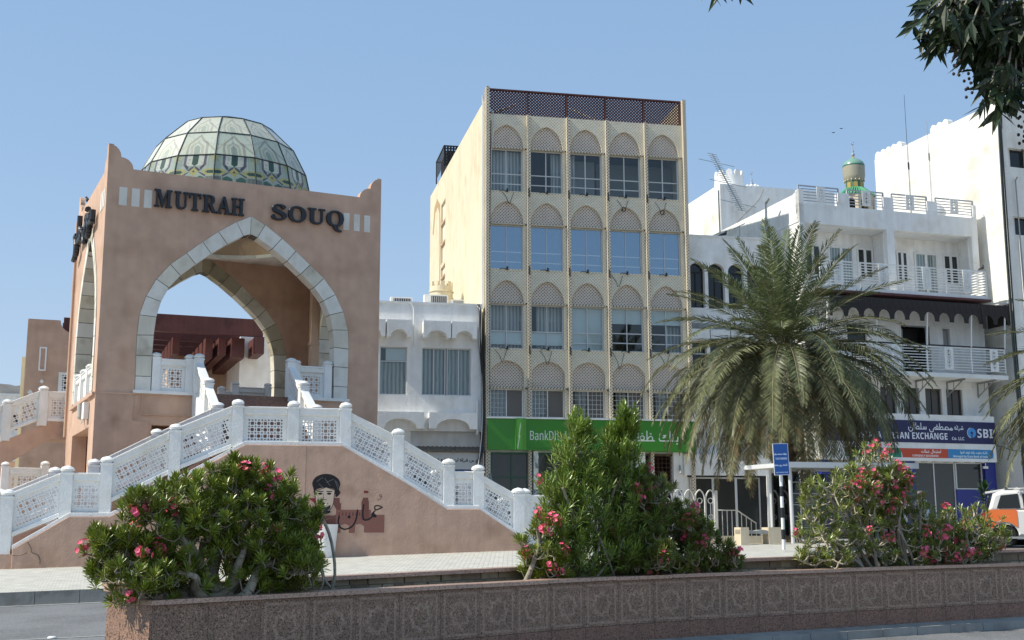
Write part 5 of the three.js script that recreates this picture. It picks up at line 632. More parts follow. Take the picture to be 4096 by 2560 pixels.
{ // ---------- tall white building at the right edge ----------
  const O = [22.18, 0, -53.6], t = thing('tall_white_building', 'tall blank white building at the right edge of the street', 'building', O, 70.8);
  P(t, 'left_wall', prism([[0, 0.6], [0, 21.03], [9.39, 21.0], [9.39, 0.6]], 0, 0.3).rotateY(Math.PI / 2), M.tower); P(t, 'body', box(0.3, 8, 0.6, 20.6, -9.39, -1.2), M.tower);
  const ws = [[0.16, 1.4, 17.95, 18.85], [0.16, 1.4, 14.8, 15.65], [2.4, 4.2, 17.95, 18.85], [2.4, 4.2, 14.8, 15.65], [0.5, 2, 10.6, 11.6]]; P(t, 'front_wall', prism([[0.002, 0.6], [0.002, 21.0], [8, 21.0], [8, 0.6]], -0.35, -0.001, ws.map(([a, b, c, d]) => [[a, c], [b, c], [b, d], [a, d]])), M.tower); ws.forEach(([a, b, c, d]) => P(t, 'window', box(a + 0.5, b, c, d, -0.3, -0.28), M.darkGlass)); ws.forEach(([a, b, c, d]) => P(t, 'reveal', box(a, a + 0.5, c, d, -0.34, -0.3), M.wallWhite));
  P(t, 'pipe', [-0.12, -0.22, -0.3].map((x, i) => wire([V(x + 0.1, 20.9, 0.05 + i * 0.03), V(x + 0.06, 16, 0.06), V(x + 0.02, 11, 0.08), V(x + 0.1, 6, 0.06), V(x + 0.16, 2, 0.06)], 0.035, 6, 20)), flat(0.05, 0.06, 0.055, 0.6)); P(t, 'flood_lamp', [rod(V(0.55, 12, 0.12), V(0.5, 17.3, 0.12), 0.03), rod(V(0.5, 17.3, 0.12), V(0.38, 17.4, 0.4), 0.05)], M.grey); P(t, 'wall_conduit', [rod(V(0.55, 9.2, 0.05), V(0.55, 14.6, 0.05), 0.04), box(-0.03, -0.002, 3.4, 3.46, -3, -0.1)], M.alu); P(t, 'service_wire', [wire([V(-0.1, 5.6, -2), V(-0.1, 5.2, -0.5), V(-0.1, 5.1, 0.1)], 0.015), wire([V(-0.1, 3.3, -3), V(-0.08, 3.25, -0.5), V(-0.05, 3.3, 0.1)], 0.02)], M.wire);
  for (let i = 0; i < 5; i++) P(t, 'merlon', prism([[0, 20.95], ...arcPts(0.22, 21.1, 0.22, 0.24, 180, 0, 6), [0.44, 20.95]], 0, 0.3).rotateY(Math.PI / 2).translate(0, 0.03 + 0.0, -7.1 - i * 0.45), M.tower); for (let i = 0; i < 3; i++) P(t, 'merlon', prism([[0, 20.95], ...arcPts(0.22, 21.1, 0.22, 0.24, 180, 0, 6), [0.44, 20.95]], 0, 0.3).rotateY(Math.PI / 2).translate(0, 0.03, -3.5 - i * 0.45), M.tower);
  [[-6.6, 23.6, 'taller thin whip aerial standing on the tall white wall'], [-5.0, 21.7, 'shorter whip aerial standing on the tall white wall']].forEach(([z, y, l], i) => { const a = thing('whip_aerial', l, 'aerial', O, 70.8); P(a, 'pole', [rod(V(-0.05, 16.5 - i, z), V(-0.05, y, z), 0.018, 0.01), rod(V(-0.05, 19.7, z), V(-0.05, 20.05, z), 0.035)], i ? M.grey : M.wire); });
  const b = thing('white_block_building', 'white block with a crenellated roof turret behind the narrow building', 'building', [11.538, 0, -66], 75);
  P(b, 'wall', [box(0, 7, 0.6, 20.75, -12, 0)], M.wallWhite); P(b, 'corner_pipe', rod(V(-2.7 * 0 - 0.05, 0.6, -11.9), V(-0.05, 20.6, -11.9), 0.06), M.grey); P(b, 'left_wing', box(-0.02, -0.001, 0.6, 20.7, -12, -0.02), M.tower);
  P(b, 'turret', new THREE.CylinderGeometry(0.82, 0.86, 0.8, 24).translate(1.22, 21.15, -1.4), M.white); for (let i = 0; i < 10; i++) P(b, 'merlon', prism([[-0.18, 21.5], ...arcPts(0, 21.65, 0.18, 0.24, 180, 0, 6), [0.18, 21.5]], 0.7, 0.8).rotateY(i / 10 * 6.283 + 0.2).translate(1.22, 0, -1.4), M.white);
  P(b, 'wall_cable', wire([V(2.6, 20.6, 0.02), V(2.3, 20.0, 0.02), V(1.3, 19.0, 0.02), V(0.6, 18.2, 0.02)], 0.03), M.grey);
}
{ // ---------- mosque turrets ----------
  const tealM = flat(0.19, 0.34, 0.27, 0.3), gold = flat(0.42, 0.30, 0.08, 0.4), greenT = flat(0.10, 0.36, 0.19, 0.5), fin = flat(0.30, 0.36, 0.45, 0.35), cx = 27.32, cz = -95;
  const lathe = (pts, n = 24) => new THREE.LatheGeometry(pts.map(([r, y]) => new THREE.Vector2(r, y)), n);
  const mn = thing('minaret', 'small minaret turret with a green dome and tiled drum rising behind the roof railing', 'minaret', [cx, 0, cz], 75);
  P(mn, 'dome', lathe([[0.86, 30.55], [0.85, 30.68], [0.76, 30.86], [0.58, 31.02], [0.32, 31.18], [0.14, 31.28]]), tealM); P(mn, 'dome_tip', lathe([[0.2, 31.25], [0.1, 31.34], [0.04, 31.45]]), gold); P(mn, 'band', lathe([[0.87, 30.48], [0.875, 30.58], [0.86, 30.6]]), flat(0.035, 0.13, 0.09, 0.4));
  const tile = new THREE.MeshStandardMaterial({ map: tex(128, 0.42, (u, v) => { const d = Math.abs(((u + v) * 4) % 1 - 0.5) < 0.16 || Math.abs(((u - v + 4) * 4) % 1 - 0.5) < 0.16; return d ? [0.42, 0.40, 0.30] : [0.20, 0.19, 0.14]; }), roughness: 0.5 });
  P(mn, 'drum', lathe([[0.60, 29.15], [0.78, 29.4], [0.86, 29.7], [0.87, 30.5]]), tile); P(mn, 'neck', new THREE.CylinderGeometry(0.7, 0.72, 0.75, 8).translate(0, 28.95, 0), flat(0.05, 0.15, 0.09, 0.5)); P(mn, 'neck_trim', Array.from({ length: 16 }, (_, i) => { const a = i / 16 * 6.283; return new THREE.SphereGeometry(0.07, 6, 5).translate(0.78 * Math.cos(a), 29.32, 0.78 * Math.sin(a)); }), M.limestone); P(mn, 'neck_panel', Array.from({ length: 8 }, (_, i) => box(-0.16, 0.16, 28.7, 29.15, 0.66, 0.7).rotateY((i + 0.5) / 8 * 6.283)), gold);
  P(mn, 'roof', [new THREE.CylinderGeometry(0.74, 1.62, 0.75, 8, 1, true).translate(0, 28.3, 0), ...Array.from({ length: 8 * 5 }, (_, i) => { const a = (i + 0.5) / 40 * 6.283; return rod(V(0.76 * Math.cos(a), 28.68, 0.76 * Math.sin(a)), V(1.56 * Math.cos(a), 27.98, 1.56 * Math.sin(a)), 0.05, 0.07, 4); })], greenT);
  P(mn, 'belfry', [...Array.from({ length: 8 }, (_, i) => prism([[-0.6, 26.2], [-0.6, 27.95], [0.6, 27.95], [0.6, 26.2], [0.33, 26.2], ...arcPts(0, 27.35, 0.33, 0.33, 0, 180, 6), [-0.33, 26.2]], 1.3, 1.42).rotateY(i / 8 * 6.283)), new THREE.CylinderGeometry(1.6, 1.6, 8, 8).translate(0, 22.2, 0)], M.limestone); P(mn, 'belfry_core', new THREE.CylinderGeometry(0.7, 0.7, 1.8, 8).translate(0, 27.0, 0), M.dark);
  const finial = (p, x, y, z, k) => P(p, 'finial', [lathe([[0.02 * k, 0], [0.1 * k, 0.05 * k], [0.17 * k, 0.18 * k], [0.1 * k, 0.3 * k], [0.04 * k, 0.36 * k], [0.11 * k, 0.46 * k], [0.04 * k, 0.58 * k], [0.03 * k, 1.0 * k]], 10).translate(x, y, z), new THREE.TorusGeometry(0.13 * k, 0.03 * k, 5, 14, 4.6).rotateZ(2.6).translate(x, y + 1.15 * k, z)], fin); finial(mn, 0, 31.35, 0, 1.0);
  const wt = thing('white_roof_turret', 'small white crenellated turret with a crescent finial beyond the block', 'turret', [14.5, 0, -72], 75);
  P(wt, 'drum', new THREE.CylinderGeometry(0.4, 0.43, 14, 20).translate(0, 15.2, 0), M.white); for (let i = 0; i < 9; i++) P(wt, 'merlon', new THREE.SphereGeometry(0.12, 8, 6).translate(0.36 * Math.cos(i * 0.698), 22.25, 0.36 * Math.sin(i * 0.698)), M.white); P(wt, 'dome', new THREE.SphereGeometry(0.32, 16, 8, 0, 6.283, 0, 1.57).scale(1, 0.6, 1).translate(0, 22.2, 0), M.limestone); finial(wt, 0, 22.36, 0, 0.7);
}
{ // ---------- bus shelter, bench, sign, fence, steps ----------
  const sh = thing('bus_shelter', 'grey bus shelter with glass walls and a flat white roof under the palm', 'bus shelter', [8.498, 0, -38], 78);
  const g0 = 1.28; P(sh, 'roof', prism([[0, 0], [0.22, 0], [0.22, -0.002], [4.45, 0], [4.45, 1.9], [-0.5, 1.9]].map(([x, y]) => [x, y]), 0, 0.13).rotateX(-Math.PI / 2).translate(-0.35, 3.62, 0.35), M.alu);
  P(sh, 'roof_fascia', [box(-0.36, 4.12, 3.6, 3.77, 0.351, 0.4)], M.alu); P(sh, 'post', rod(V(0.02, g0 - 0.1, 0), V(0, 3.62, 0), 0.06, 0.06, 10), M.alu); P(sh, 'post', rod(V(3.8, g0 - 0.1, 0), V(3.8, 3.62, 0), 0.06, 0.06, 10), M.alu); P(sh, 'post', rod(V(-0.02, g0 - 0.1, -1.4), V(-0.02, 3.62, -1.4), 0.05, 0.05, 10), M.alu); P(sh, 'post', rod(V(3.8, g0 - 0.1, -1.4), V(3.8, 3.62, -1.4), 0.05, 0.05, 10), M.alu);
  const smoke = new THREE.MeshPhysicalMaterial({ color: 0x707674, transmission: 1, thickness: 0, roughness: 0.03, side: THREE.DoubleSide });
  P(sh, 'back_pane', [0, 1, 2, 3].map((i) => box(0.05 + i * 0.94, 0.95 + i * 0.94, g0 + 0.16, 3.5, -1.41, -1.4)), smoke); P(sh, 'side_pane', box(-0.01, 0, g0 + 0.16, 3.5, -1.35, -0.06), smoke); P(sh, 'end_pane', box(3.8, 3.81, g0 + 0.16, 3.5, -1.35, -0.06), smoke);
  const bars = []; for (let i = 0; i < 7; i++) { const y = g0 + 0.18 + i * 0.355; bars.push(box(0.0, 3.8, y - 0.014, y + 0.014, -1.39, -1.36), box(0.004, 0.03, y - 0.014, y + 0.014, -1.35, -0.06)); } P(sh, 'glazing_bar', bars, M.alu); P(sh, 'base_rail', box(0.05, 3.75, g0 - 0.02, g0 + 0.06, -1.42, -1.36), M.grey); P(sh, 'bench_seat', [box(0.8, 3.6, g0 + 0.42, g0 + 0.48, -1.2, -0.8), box(1.0, 1.08, g0, g0 + 0.42, -1.05, -0.95), box(3.3, 3.38, g0, g0 + 0.42, -1.05, -0.95)], M.grey);
  const bn = thing('stone_bench', 'pale stone bench of two end blocks and a wavy seat slab', 'bench', [6.748, 0, -37], 78);
  const blk = (x0, x1) => box(x0, x1, 1.2, 1.81, -0.5, 0.01); P(bn, 'end_block', blk(0, 0.26), M.limestone); P(bn, 'end_block', prism([[0.9, 1.2], [1.28, 1.2], [1.28, 1.81], [0.88, 1.81], [0.88, 1.55]], -0.5, 0.01), M.limestone); P(bn, 'groove', [0, 1, 2, 3].map((i) => box(-0.006, 0, 1.62 + i * 0.035, 1.632 + i * 0.035, -0.42, -0.02)), M.dark);
  P(bn, 'seat_slab', prism([...Array.from({ length: 13 }, (_, i) => [0.24 + i * 0.078, 1.72 + 0.018 * Math.cos(i / 12 * 12.566)]), [1.18, 1.62], [0.26, 1.62]], -0.46, -0.0), M.concrete); P(bn, 'back_step', box(-1.2, 2.0, 1.2, 1.56, -1.6, -1.25), M.limestone);
  const ts = thing('taxi_sign', 'tilted blue taxi parking sign on a black and white banded pole', 'sign', [7.139, 0, -33], 80);
  const bands = [1.2, 1.47, 1.73, 2.03, 2.3, 2.59, 2.86, 3.2]; for (let i = 0; i < 7; i++) P(ts, 'pole_band', rod(V(0, bands[i], 0), V(0, bands[i + 1], 0), 0.045, 0.045, 12), i & 1 ? M.black : M.white); P(ts, 'pole', rod(V(0, 3.15, -0.03), V(0, 3.9, -0.03), 0.035, 0.035, 10), M.white);
  const pt = canvasTex(256, 512, (g, w, h) => { g.fillStyle = '#c9d3df'; g.fillRect(0, 0, w, h); g.fillStyle = '#1f56a0'; g.fillRect(9, 9, w - 18, h - 18); g.fillStyle = g.strokeStyle = '#dbe5f0'; g.textAlign = 'center'; g.font = 'bold 46px sans-serif'; g.fillText('TAXI PARKING', 132, 262, 196); drawArabic(g, 'موقف خمسة سيارات لاجرة', 226, 180, 2.1, 6); drawArabic(g, 'المدة ربع ساعة فقط', 222, 360, 2.5, 6); g.font = 'bold 26px sans-serif'; g.fillText('ONLY FOR FIVE TAXIS', 128, 478, 200); });
  const plate = P(ts, 'plate', box(-0.215, 0.215, -0.42, 0.42, 0.0, 0.02), M.white); const face = P(ts, 'print', new THREE.PlaneGeometry(0.43, 0.84).translate(0, 0, 0.024), new THREE.MeshStandardMaterial({ map: pt, roughness: 0.4 }), true); for (const o of [plate, face]) { o.position.set(0, 3.57, 0.04); o.rotation.z = 0.035; }
  const fn = thing('white_arch_fence', 'white metal fence of interlaced pointed arches behind the right bush', 'fence', [6.931, 0, -43], 78.65);
  for (let i = 0; i < 9; i++) { const x = -3.4 + i * 0.39, w = 0.36, a = ogive(x, x + w, 1.55, 2.75, 3.12, 6).map(([p, q]) => V(p, q, 0)); const pts = []; for (let k = 0; k + 1 < a.length; k++) pts.push(rod(a[k], a[k + 1], 0.028, 0.028, 5)); P(fn, 'arch_bar', pts, M.white); P(fn, 'scroll', [new THREE.TorusGeometry(0.09, 0.018, 5, 12).translate(x + w / 2, 2.75, 0), new THREE.TorusGeometry(0.08, 0.016, 5, 12).translate(x + w / 2, 2.2, 0), rod(V(x + w / 2, 1.5, 0), V(x + w / 2, 2.66, 0), 0.016, 0.016, 4)], M.white); } P(fn, 'end_post', box(0.02, 0.14, 1.2, 3.1, -0.06, 0.06), M.white); P(fn, 'bottom_rail', box(-3.4, 0.02, 1.5, 1.56, -0.03, 0.03), M.white);
  const sr = thing('step_railing', 'low white tubular handrail sloping down beside the shop steps', 'railing', [6.931, 0, -43], 78.65); P(sr, 'top_rail', [rod(V(0.15, 2.43, -0.1), V(0.9, 2.43, -0.1), 0.022), rod(V(0.9, 2.43, -0.1), V(1.6, 1.98, -0.1), 0.022)], M.white); for (let i = 0; i < 9; i++) { const x = 0.18 + i * 0.175; P(sr, 'baluster', rod(V(x, 1.5, -0.1), V(x, x < 0.9 ? 2.42 : 2.42 - (x - 0.9) * 0.64, -0.1), 0.014), M.white); }
  const sp = thing('shop_steps', 'cream stone steps and platform before the narrow shop', 'steps', [6.931, 0, -43], 78.65); P(sp, 'platform', box(-3.6, 2.6, 0.9, 1.54, -8, -0.2), M.limestone); P(sp, 'step', box(0.06, 2.0, 0.9, 1.38, -0.2, 0.3), M.limestone); P(sp, 'loose_slab', box(0.1, 0.55, 1.2, 1.33, 0.5, 0.8), M.concrete);
  const pot = thing('white_pot', 'white tapered planter box standing against the painted stair wall', 'planter', [-4.93, PAV(-4.93, 33.0), -33.0], 77.5); const c = new THREE.CylinderGeometry(0.36, 0.27, 0.86, 6).translate(0, 0.43, 0); P(pot, 'box', c, M.white); P(pot, 'soil', new THREE.CylinderGeometry(0.33, 0.33, 0.02, 6).translate(0, 0.865, 0), M.soil);
}
// ---------- minivan ----------
{
  const gy = 1.19, car = thing('minivan', 'white minivan taxi with orange rear quarter at the right edge', 'taxi', [14.5, gy, -38.5], 108), white = new THREE.MeshPhysicalMaterial({ color: col(0.74, 0.74, 0.73), roughness: 0.3, clearcoat: 1, clearcoatRoughness: 0.06 }), orange = new THREE.MeshPhysicalMaterial({ color: col(0.80, 0.16, 0.012), roughness: 0.35, clearcoat: 1, clearcoatRoughness: 0.08 });
  // profile: rear at x = 0, nose at x = 4.9
  const arch = (cx) => arcPts(cx, 0.36, 0.39, 0.39, 180, 0, 12).map(([x, y]) => [x, Math.max(y, 0.3)]).reverse();
  const body = [[0.06, 0.42], [0.02, 0.62], [0.04, 1.0], [0.14, 1.14], [3.55, 1.12], [4.4, 0.98], [4.82, 0.86], [4.9, 0.6], [4.86, 0.3], ...arch(3.98), ...arch(0.62), [0.16, 0.3]];
  P(car, 'body', prism(body, -1.92, 0, [], 0.05), white);
  P(car, 'roof', prism([[0.18, 1.12], [0.34, 1.64], [0.62, 1.74], [2.4, 1.76], [2.9, 1.68], [3.6, 1.12]], -1.84, -0.08, [], 0.1), white); P(car, 'spoiler', prism([[0.14, 1.64], [0.12, 1.7], [0.7, 1.79], [0.7, 1.72]], -1.7, -0.2, [], 0.01), white);
  P(car, 'orange_quarter', [prism([[0.05, 0.66], [0.06, 1.0], [0.15, 1.15], [0.98, 1.15], [1.0, 0.9], [1.0, 0.6], ...arcPts(0.62, 0.36, 0.42, 0.42, 42, 150, 8), [0.1, 0.6]], 0.002, 0.014)], orange); P(car, 'orange_tail', prism([[-0.012, 0.64], [-0.012, 1.06], [0.0, 1.06], [0.0, 0.64]], -1.7, -0.15).translate(0.02, 0, 0), orange);
  const gl = flat(0.01, 0.011, 0.012, 0.05); P(car, 'side_window', prism([[0.42, 1.18], [0.56, 1.58], [1.05, 1.63], [1.1, 1.18]], -0.082, -0.062), gl); P(car, 'side_window', prism([[1.2, 1.18], [1.17, 1.63], [2.3, 1.65], [2.32, 1.18]], -0.082, -0.062), gl); P(car, 'side_window', prism([[2.42, 1.18], [2.4, 1.64], [2.78, 1.58], [3.35, 1.18]], -0.082, -0.062), gl); P(car, 'rear_window', prism([[0.12, 1.2], [0.25, 1.62], [0.29, 1.62], [0.18, 1.2]], -1.65, -0.25), gl);
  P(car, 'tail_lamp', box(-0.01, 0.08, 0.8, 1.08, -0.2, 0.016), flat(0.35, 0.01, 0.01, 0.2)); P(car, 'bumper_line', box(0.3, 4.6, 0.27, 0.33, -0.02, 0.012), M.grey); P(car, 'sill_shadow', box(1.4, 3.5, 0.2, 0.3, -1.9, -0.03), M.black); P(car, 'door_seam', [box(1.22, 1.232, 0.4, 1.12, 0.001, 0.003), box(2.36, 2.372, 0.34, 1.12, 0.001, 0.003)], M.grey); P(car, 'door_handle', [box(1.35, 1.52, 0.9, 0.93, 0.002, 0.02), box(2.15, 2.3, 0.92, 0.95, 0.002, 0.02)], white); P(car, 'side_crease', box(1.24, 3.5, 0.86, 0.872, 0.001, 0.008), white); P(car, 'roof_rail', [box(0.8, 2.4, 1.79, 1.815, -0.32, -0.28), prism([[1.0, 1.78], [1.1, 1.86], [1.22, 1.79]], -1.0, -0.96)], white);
  for (const x of [0.62, 3.98]) for (const z of [-1.83, -0.13]) { const w = P(car, 'wheel', new THREE.CylinderGeometry(0.2, 0.2, 0.2, 12).rotateX(Math.PI / 2).translate(x, 0.35, z), M.black); P(w, 'tyre', new THREE.TorusGeometry(0.275, 0.082, 10, 28).translate(x, 0.35, z).scale(1, 1, 1), flat(0.015, 0.015, 0.016, 0.85)); const zo = z > -1 ? z + 0.07 : z - 0.07; P(w, 'rim', [new THREE.TorusGeometry(0.205, 0.014, 6, 28).translate(x, 0.35, zo), ...Array.from({ length: 10 }, (_, i) => box(-0.02, 0.02, 0.03, 0.2, -0.012, 0.012).rotateZ(i * 0.6283).translate(x, 0.35, zo)), new THREE.CylinderGeometry(0.05, 0.05, 0.03, 12).rotateX(Math.PI / 2).translate(x, 0.35, zo)], M.steel); P(w, 'brake_disc', new THREE.CylinderGeometry(0.2, 0.2, 0.02, 20).rotateX(Math.PI / 2).translate(x, 0.35, zo - Math.sign(zo + 1) * 0.03), M.dark); }
}
// ---------- man in white, one continuous figure meshed from a distance field ----------
function fieldMesh(f, lo, hi, n) {
  const mc = new MarchingCubes(n, M.white, false, false, 400000), c = lo.clone().add(hi).multiplyScalar(0.5), h = hi.clone().sub(lo).multiplyScalar(0.5), s = Math.max(h.x, h.y, h.z);
  mc.isolation = 0; mc.reset(); for (let z = 0; z < n; z++) for (let y = 0; y < n; y++) for (let x = 0; x < n; x++) mc.field[x + y * n + z * n * n] = -f(V((x - n / 2) / (n / 2) * s + c.x, (y - n / 2) / (n / 2) * s + c.y, (z - n / 2) / (n / 2) * s + c.z));
  mc.update(); const k = mc.count, g = new THREE.BufferGeometry(); g.setAttribute('position', new THREE.BufferAttribute(mc.positionArray.slice(0, k * 3), 3)); g.setAttribute('normal', new THREE.BufferAttribute(mc.normalArray.slice(0, k * 3), 3)); g.scale(s, s, s).translate(c.x, c.y, c.z); return g;
}
const cap = (p, a, b, r0, r1) => { const ba = V().subVectors(b, a), pa = V().subVectors(p, a), t = clampN(pa.dot(ba) / ba.lengthSq(), 0, 1); return pa.addScaledVector(ba, -t).length() - (r0 + (r1 - r0) * t); };
const smin = (a, b, k) => { const h = Math.max(k - Math.abs(a - b), 0) / k; return Math.min(a, b) - h * h * k / 4; };
{
  const X = 14.95, Z = 45.6, y0 = 1.42, man = thing('person', 'person in a white robe and white embroidered cap walking before the exchange', 'person', [X, y0, -Z], 60);
  const skin = flat(0.20, 0.105, 0.065, 0.6), robe = flat(0.72, 0.73, 0.76, 0.85);
  const J = { hip: V(0, 0.9, 0), chest: V(0, 1.25, 0), neck: V(0, 1.43, 0), head: V(0, 1.56, 0.01) };
  const bodyF = (p) => { let d = cap(p, J.hip, J.chest, 0.17, 0.185); d = smin(d, cap(p, V(-0.15, 1.36, 0), V(0.15, 1.36, 0), 0.085, 0.085), 0.1); d = smin(d, cap(p, J.chest, J.neck, 0.1, 0.058), 0.08); for (const s of [-1, 1]) { d = smin(d, cap(p, V(s * 0.2, 1.36, 0), V(s * 0.27, 1.1, 0.02), 0.066, 0.055), 0.05); d = smin(d, cap(p, V(s * 0.27, 1.1, 0.02), V(s * 0.2, 0.9, 0.16), 0.055, 0.042), 0.03); d = smin(d, cap(p, J.hip, V(s * 0.1, 0.08, s * 0.08), 0.16, 0.12), 0.2); } return d; };
  const body = P(man, 'robe', fieldMesh(bodyF, V(-0.45, 0, -0.45), V(0.45, 1.6, 0.45), 72), robe);
  const headF = (p) => { let d = cap(p, V(0, 1.53, 0.02), V(0, 1.62, -0.01), 0.075, 0.092); d = smin(d, cap(p, V(0, 1.47, 0.055), V(0, 1.5, 0.04), 0.035, 0.05), 0.05); d = smin(d, cap(p, V(0, 1.38, 0), V(0, 1.5, 0), 0.056, 0.056), 0.04); d = smin(d, cap(p, V(0, 1.575, 0.09), V(0, 1.545, 0.112), 0.012, 0.018), 0.02); for (const s of [-1, 1]) { d = smin(d, cap(p, V(s * 0.088, 1.58, 0), V(s * 0.085, 1.53, 0.01), 0.016, 0.012), 0.015); d = Math.max(d, 0.014 - p.distanceTo(V(s * 0.034, 1.578, 0.105))); } return d; };
  P(man, 'head', fieldMesh(headF, V(-0.16, 1.36, -0.16), V(0.16, 1.74, 0.16), 64), skin); P(man, 'beard', [new THREE.SphereGeometry(0.066, 12, 8).scale(1, 0.7, 0.8).translate(0, 1.475, 0.055)], flat(0.12, 0.11, 0.10, 0.9)); P(man, 'eye', [-1, 1].map((s) => new THREE.SphereGeometry(0.013, 8, 6).translate(s * 0.034, 1.578, 0.088)), M.black);
  P(man, 'cap', [new THREE.CylinderGeometry(0.098, 0.104, 0.09, 20).translate(0, 1.67, -0.01), new THREE.SphereGeometry(0.098, 20, 8, 0, 6.283, 0, 1.57).scale(1, 0.3, 1).translate(0, 1.715, -0.01)], flat(0.76, 0.75, 0.72, 0.9));
  for (const s of [-1, 1]) { const w = V(s * 0.195, 0.885, 0.17), f = (p) => { let d = cap(p, w, V(w.x, w.y - 0.06, w.z + 0.03), 0.027, 0.034); for (let i = 0; i < 4; i++) { const a = V(w.x + (i - 1.5) * 0.017, w.y - 0.085, w.z + 0.04), b = V(a.x, a.y - 0.045 + Math.abs(i - 1.4) * 0.006, a.z + 0.006), c = V(a.x, b.y - 0.02, b.z - 0.02); d = smin(d, Math.min(cap(p, a, b, 0.0095, 0.009), cap(p, b, c, 0.009, 0.0075)), 0.006); } d = smin(d, cap(p, V(w.x - s * 0.028, w.y - 0.03, w.z + 0.03), V(w.x - s * 0.045, w.y - 0.075, w.z + 0.05), 0.011, 0.009), 0.008); return d; }; P(man, 'hand', fieldMesh(f, V(w.x - 0.1, w.y - 0.19, w.z - 0.08), V(w.x + 0.1, w.y + 0.05, w.z + 0.12), 56), skin); }
  for (const s of [-1, 1]) P(man, 'sandal', [box(s * 0.1 - 0.05, s * 0.1 + 0.05, 0, 0.03, s * 0.08 - 0.08, s * 0.08 + 0.19)], flat(0.06, 0.035, 0.02, 0.7));
}
// ---------- vegetation ----------
class Leafage { // many small folded blades in one geometry
  constructor() { this.p = []; this.c = []; }
  tri(a, b, c, k) { for (const v of [a, b, c]) { this.p.push(v.x, v.y, v.z); this.c.push(k[0], k[1], k[2]); } }
  blade(o, d, up, len, wid, k, fold = 0.25, wide = 0.55, curl = 0) {
    const s = V().crossVectors(d, up).normalize(), m = o.clone().addScaledVector(d, len * wide).addScaledVector(up, -wid * fold), t = o.clone().addScaledVector(d, len).addScaledVector(up, -curl * len), l = o.clone().addScaledVector(d, len * wide).addScaledVector(s, wid / 2), r = o.clone().addScaledVector(d, len * wide).addScaledVector(s, -wid / 2);
    this.tri(o, l, m, k); this.tri(l, t, m, k); this.tri(o, m, r, k); this.tri(m, t, r, k);
  }
  build() { const g = new THREE.BufferGeometry(); g.setAttribute('position', new THREE.Float32BufferAttribute(this.p, 3)); g.setAttribute('color', new THREE.Float32BufferAttribute(this.c, 3)); g.computeVertexNormals(); g.setAttribute('uv', new THREE.Float32BufferAttribute(new Float32Array(this.p.length / 3 * 2), 2)); return g; }
}
const leafM = (tr = 0.35, rough = 0.5) => new THREE.MeshPhysicalMaterial({ color: 0xffffff, vertexColors: true, roughness: rough, transmission: tr, thickness: 0, side: THREE.DoubleSide });
M.leaf = leafM(0.3, 0.33); M.palmLeaf = leafM(0.15, 0.5); M.darkLeaf = leafM(0.12, 0.45);
M.bark = plaster([0.36, 0.32, 0.25], { size: 0.8, amt: 0.25, blotch: 0.3, n: 256 }); M.twig = flat(0.42, 0.37, 0.27, 0.8); M.palmBark = plaster([0.16, 0.11, 0.07], { size: 0.7, amt: 0.3, blotch: 0.4, n: 256 });
const petal = new THREE.MeshPhysicalMaterial({ vertexColors: true, roughness: 0.6, transmission: 0.3, thickness: 0, side: THREE.DoubleSide });
const unit = (R) => { let v; do v = V(R() * 2 - 1, R() * 2 - 1, R() * 2 - 1); while (v.lengthSq() > 1 || v.lengthSq() < 0.01); return v.normalize(); };
const perp = (d) => V().crossVectors(d, Math.abs(d.y) < 0.9 ? V(0, 1, 0) : V(1, 0, 0)).normalize();
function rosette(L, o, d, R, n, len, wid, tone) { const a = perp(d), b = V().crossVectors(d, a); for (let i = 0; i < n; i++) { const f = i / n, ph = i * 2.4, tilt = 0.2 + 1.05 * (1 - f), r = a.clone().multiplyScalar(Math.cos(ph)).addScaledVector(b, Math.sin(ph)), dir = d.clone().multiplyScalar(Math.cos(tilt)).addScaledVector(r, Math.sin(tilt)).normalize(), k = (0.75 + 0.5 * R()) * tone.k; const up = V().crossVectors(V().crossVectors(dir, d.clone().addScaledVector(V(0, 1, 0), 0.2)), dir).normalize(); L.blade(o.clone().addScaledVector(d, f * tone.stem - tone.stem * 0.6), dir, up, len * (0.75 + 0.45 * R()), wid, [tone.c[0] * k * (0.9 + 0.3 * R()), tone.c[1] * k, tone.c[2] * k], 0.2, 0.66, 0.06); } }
const flowerGeo = [0, 1, 2].map((s) => { const L = new Leafage(), R = rng(300 + s); const n = 6 + s * 2; for (let f = 0; f < n; f++) { const o = unit(R).multiplyScalar(0.03 + 0.006 * n * R()), d = o.clone().add(V(0, 0.03, 0.03)).normalize(), a = perp(d), b = V().crossVectors(d, a); const dead = R() < 0.12; for (let i = 0; i < 5; i++) { const r = a.clone().multiplyScalar(Math.cos(i * 1.2566)).addScaledVector(b, Math.sin(i * 1.2566)).addScaledVector(d, 0.35).normalize(), k = 0.8 + 0.4 * R(); L.blade(o, r, d, 0.034, 0.03, dead ? [0.5 * k, 0.22 * k, 0.13 * k] : [0.88 * k, 0.09 * k * (1 + R()), 0.17 * k * (1 + 0.8 * R())], 0.15, 0.62); } } return L.build(); });
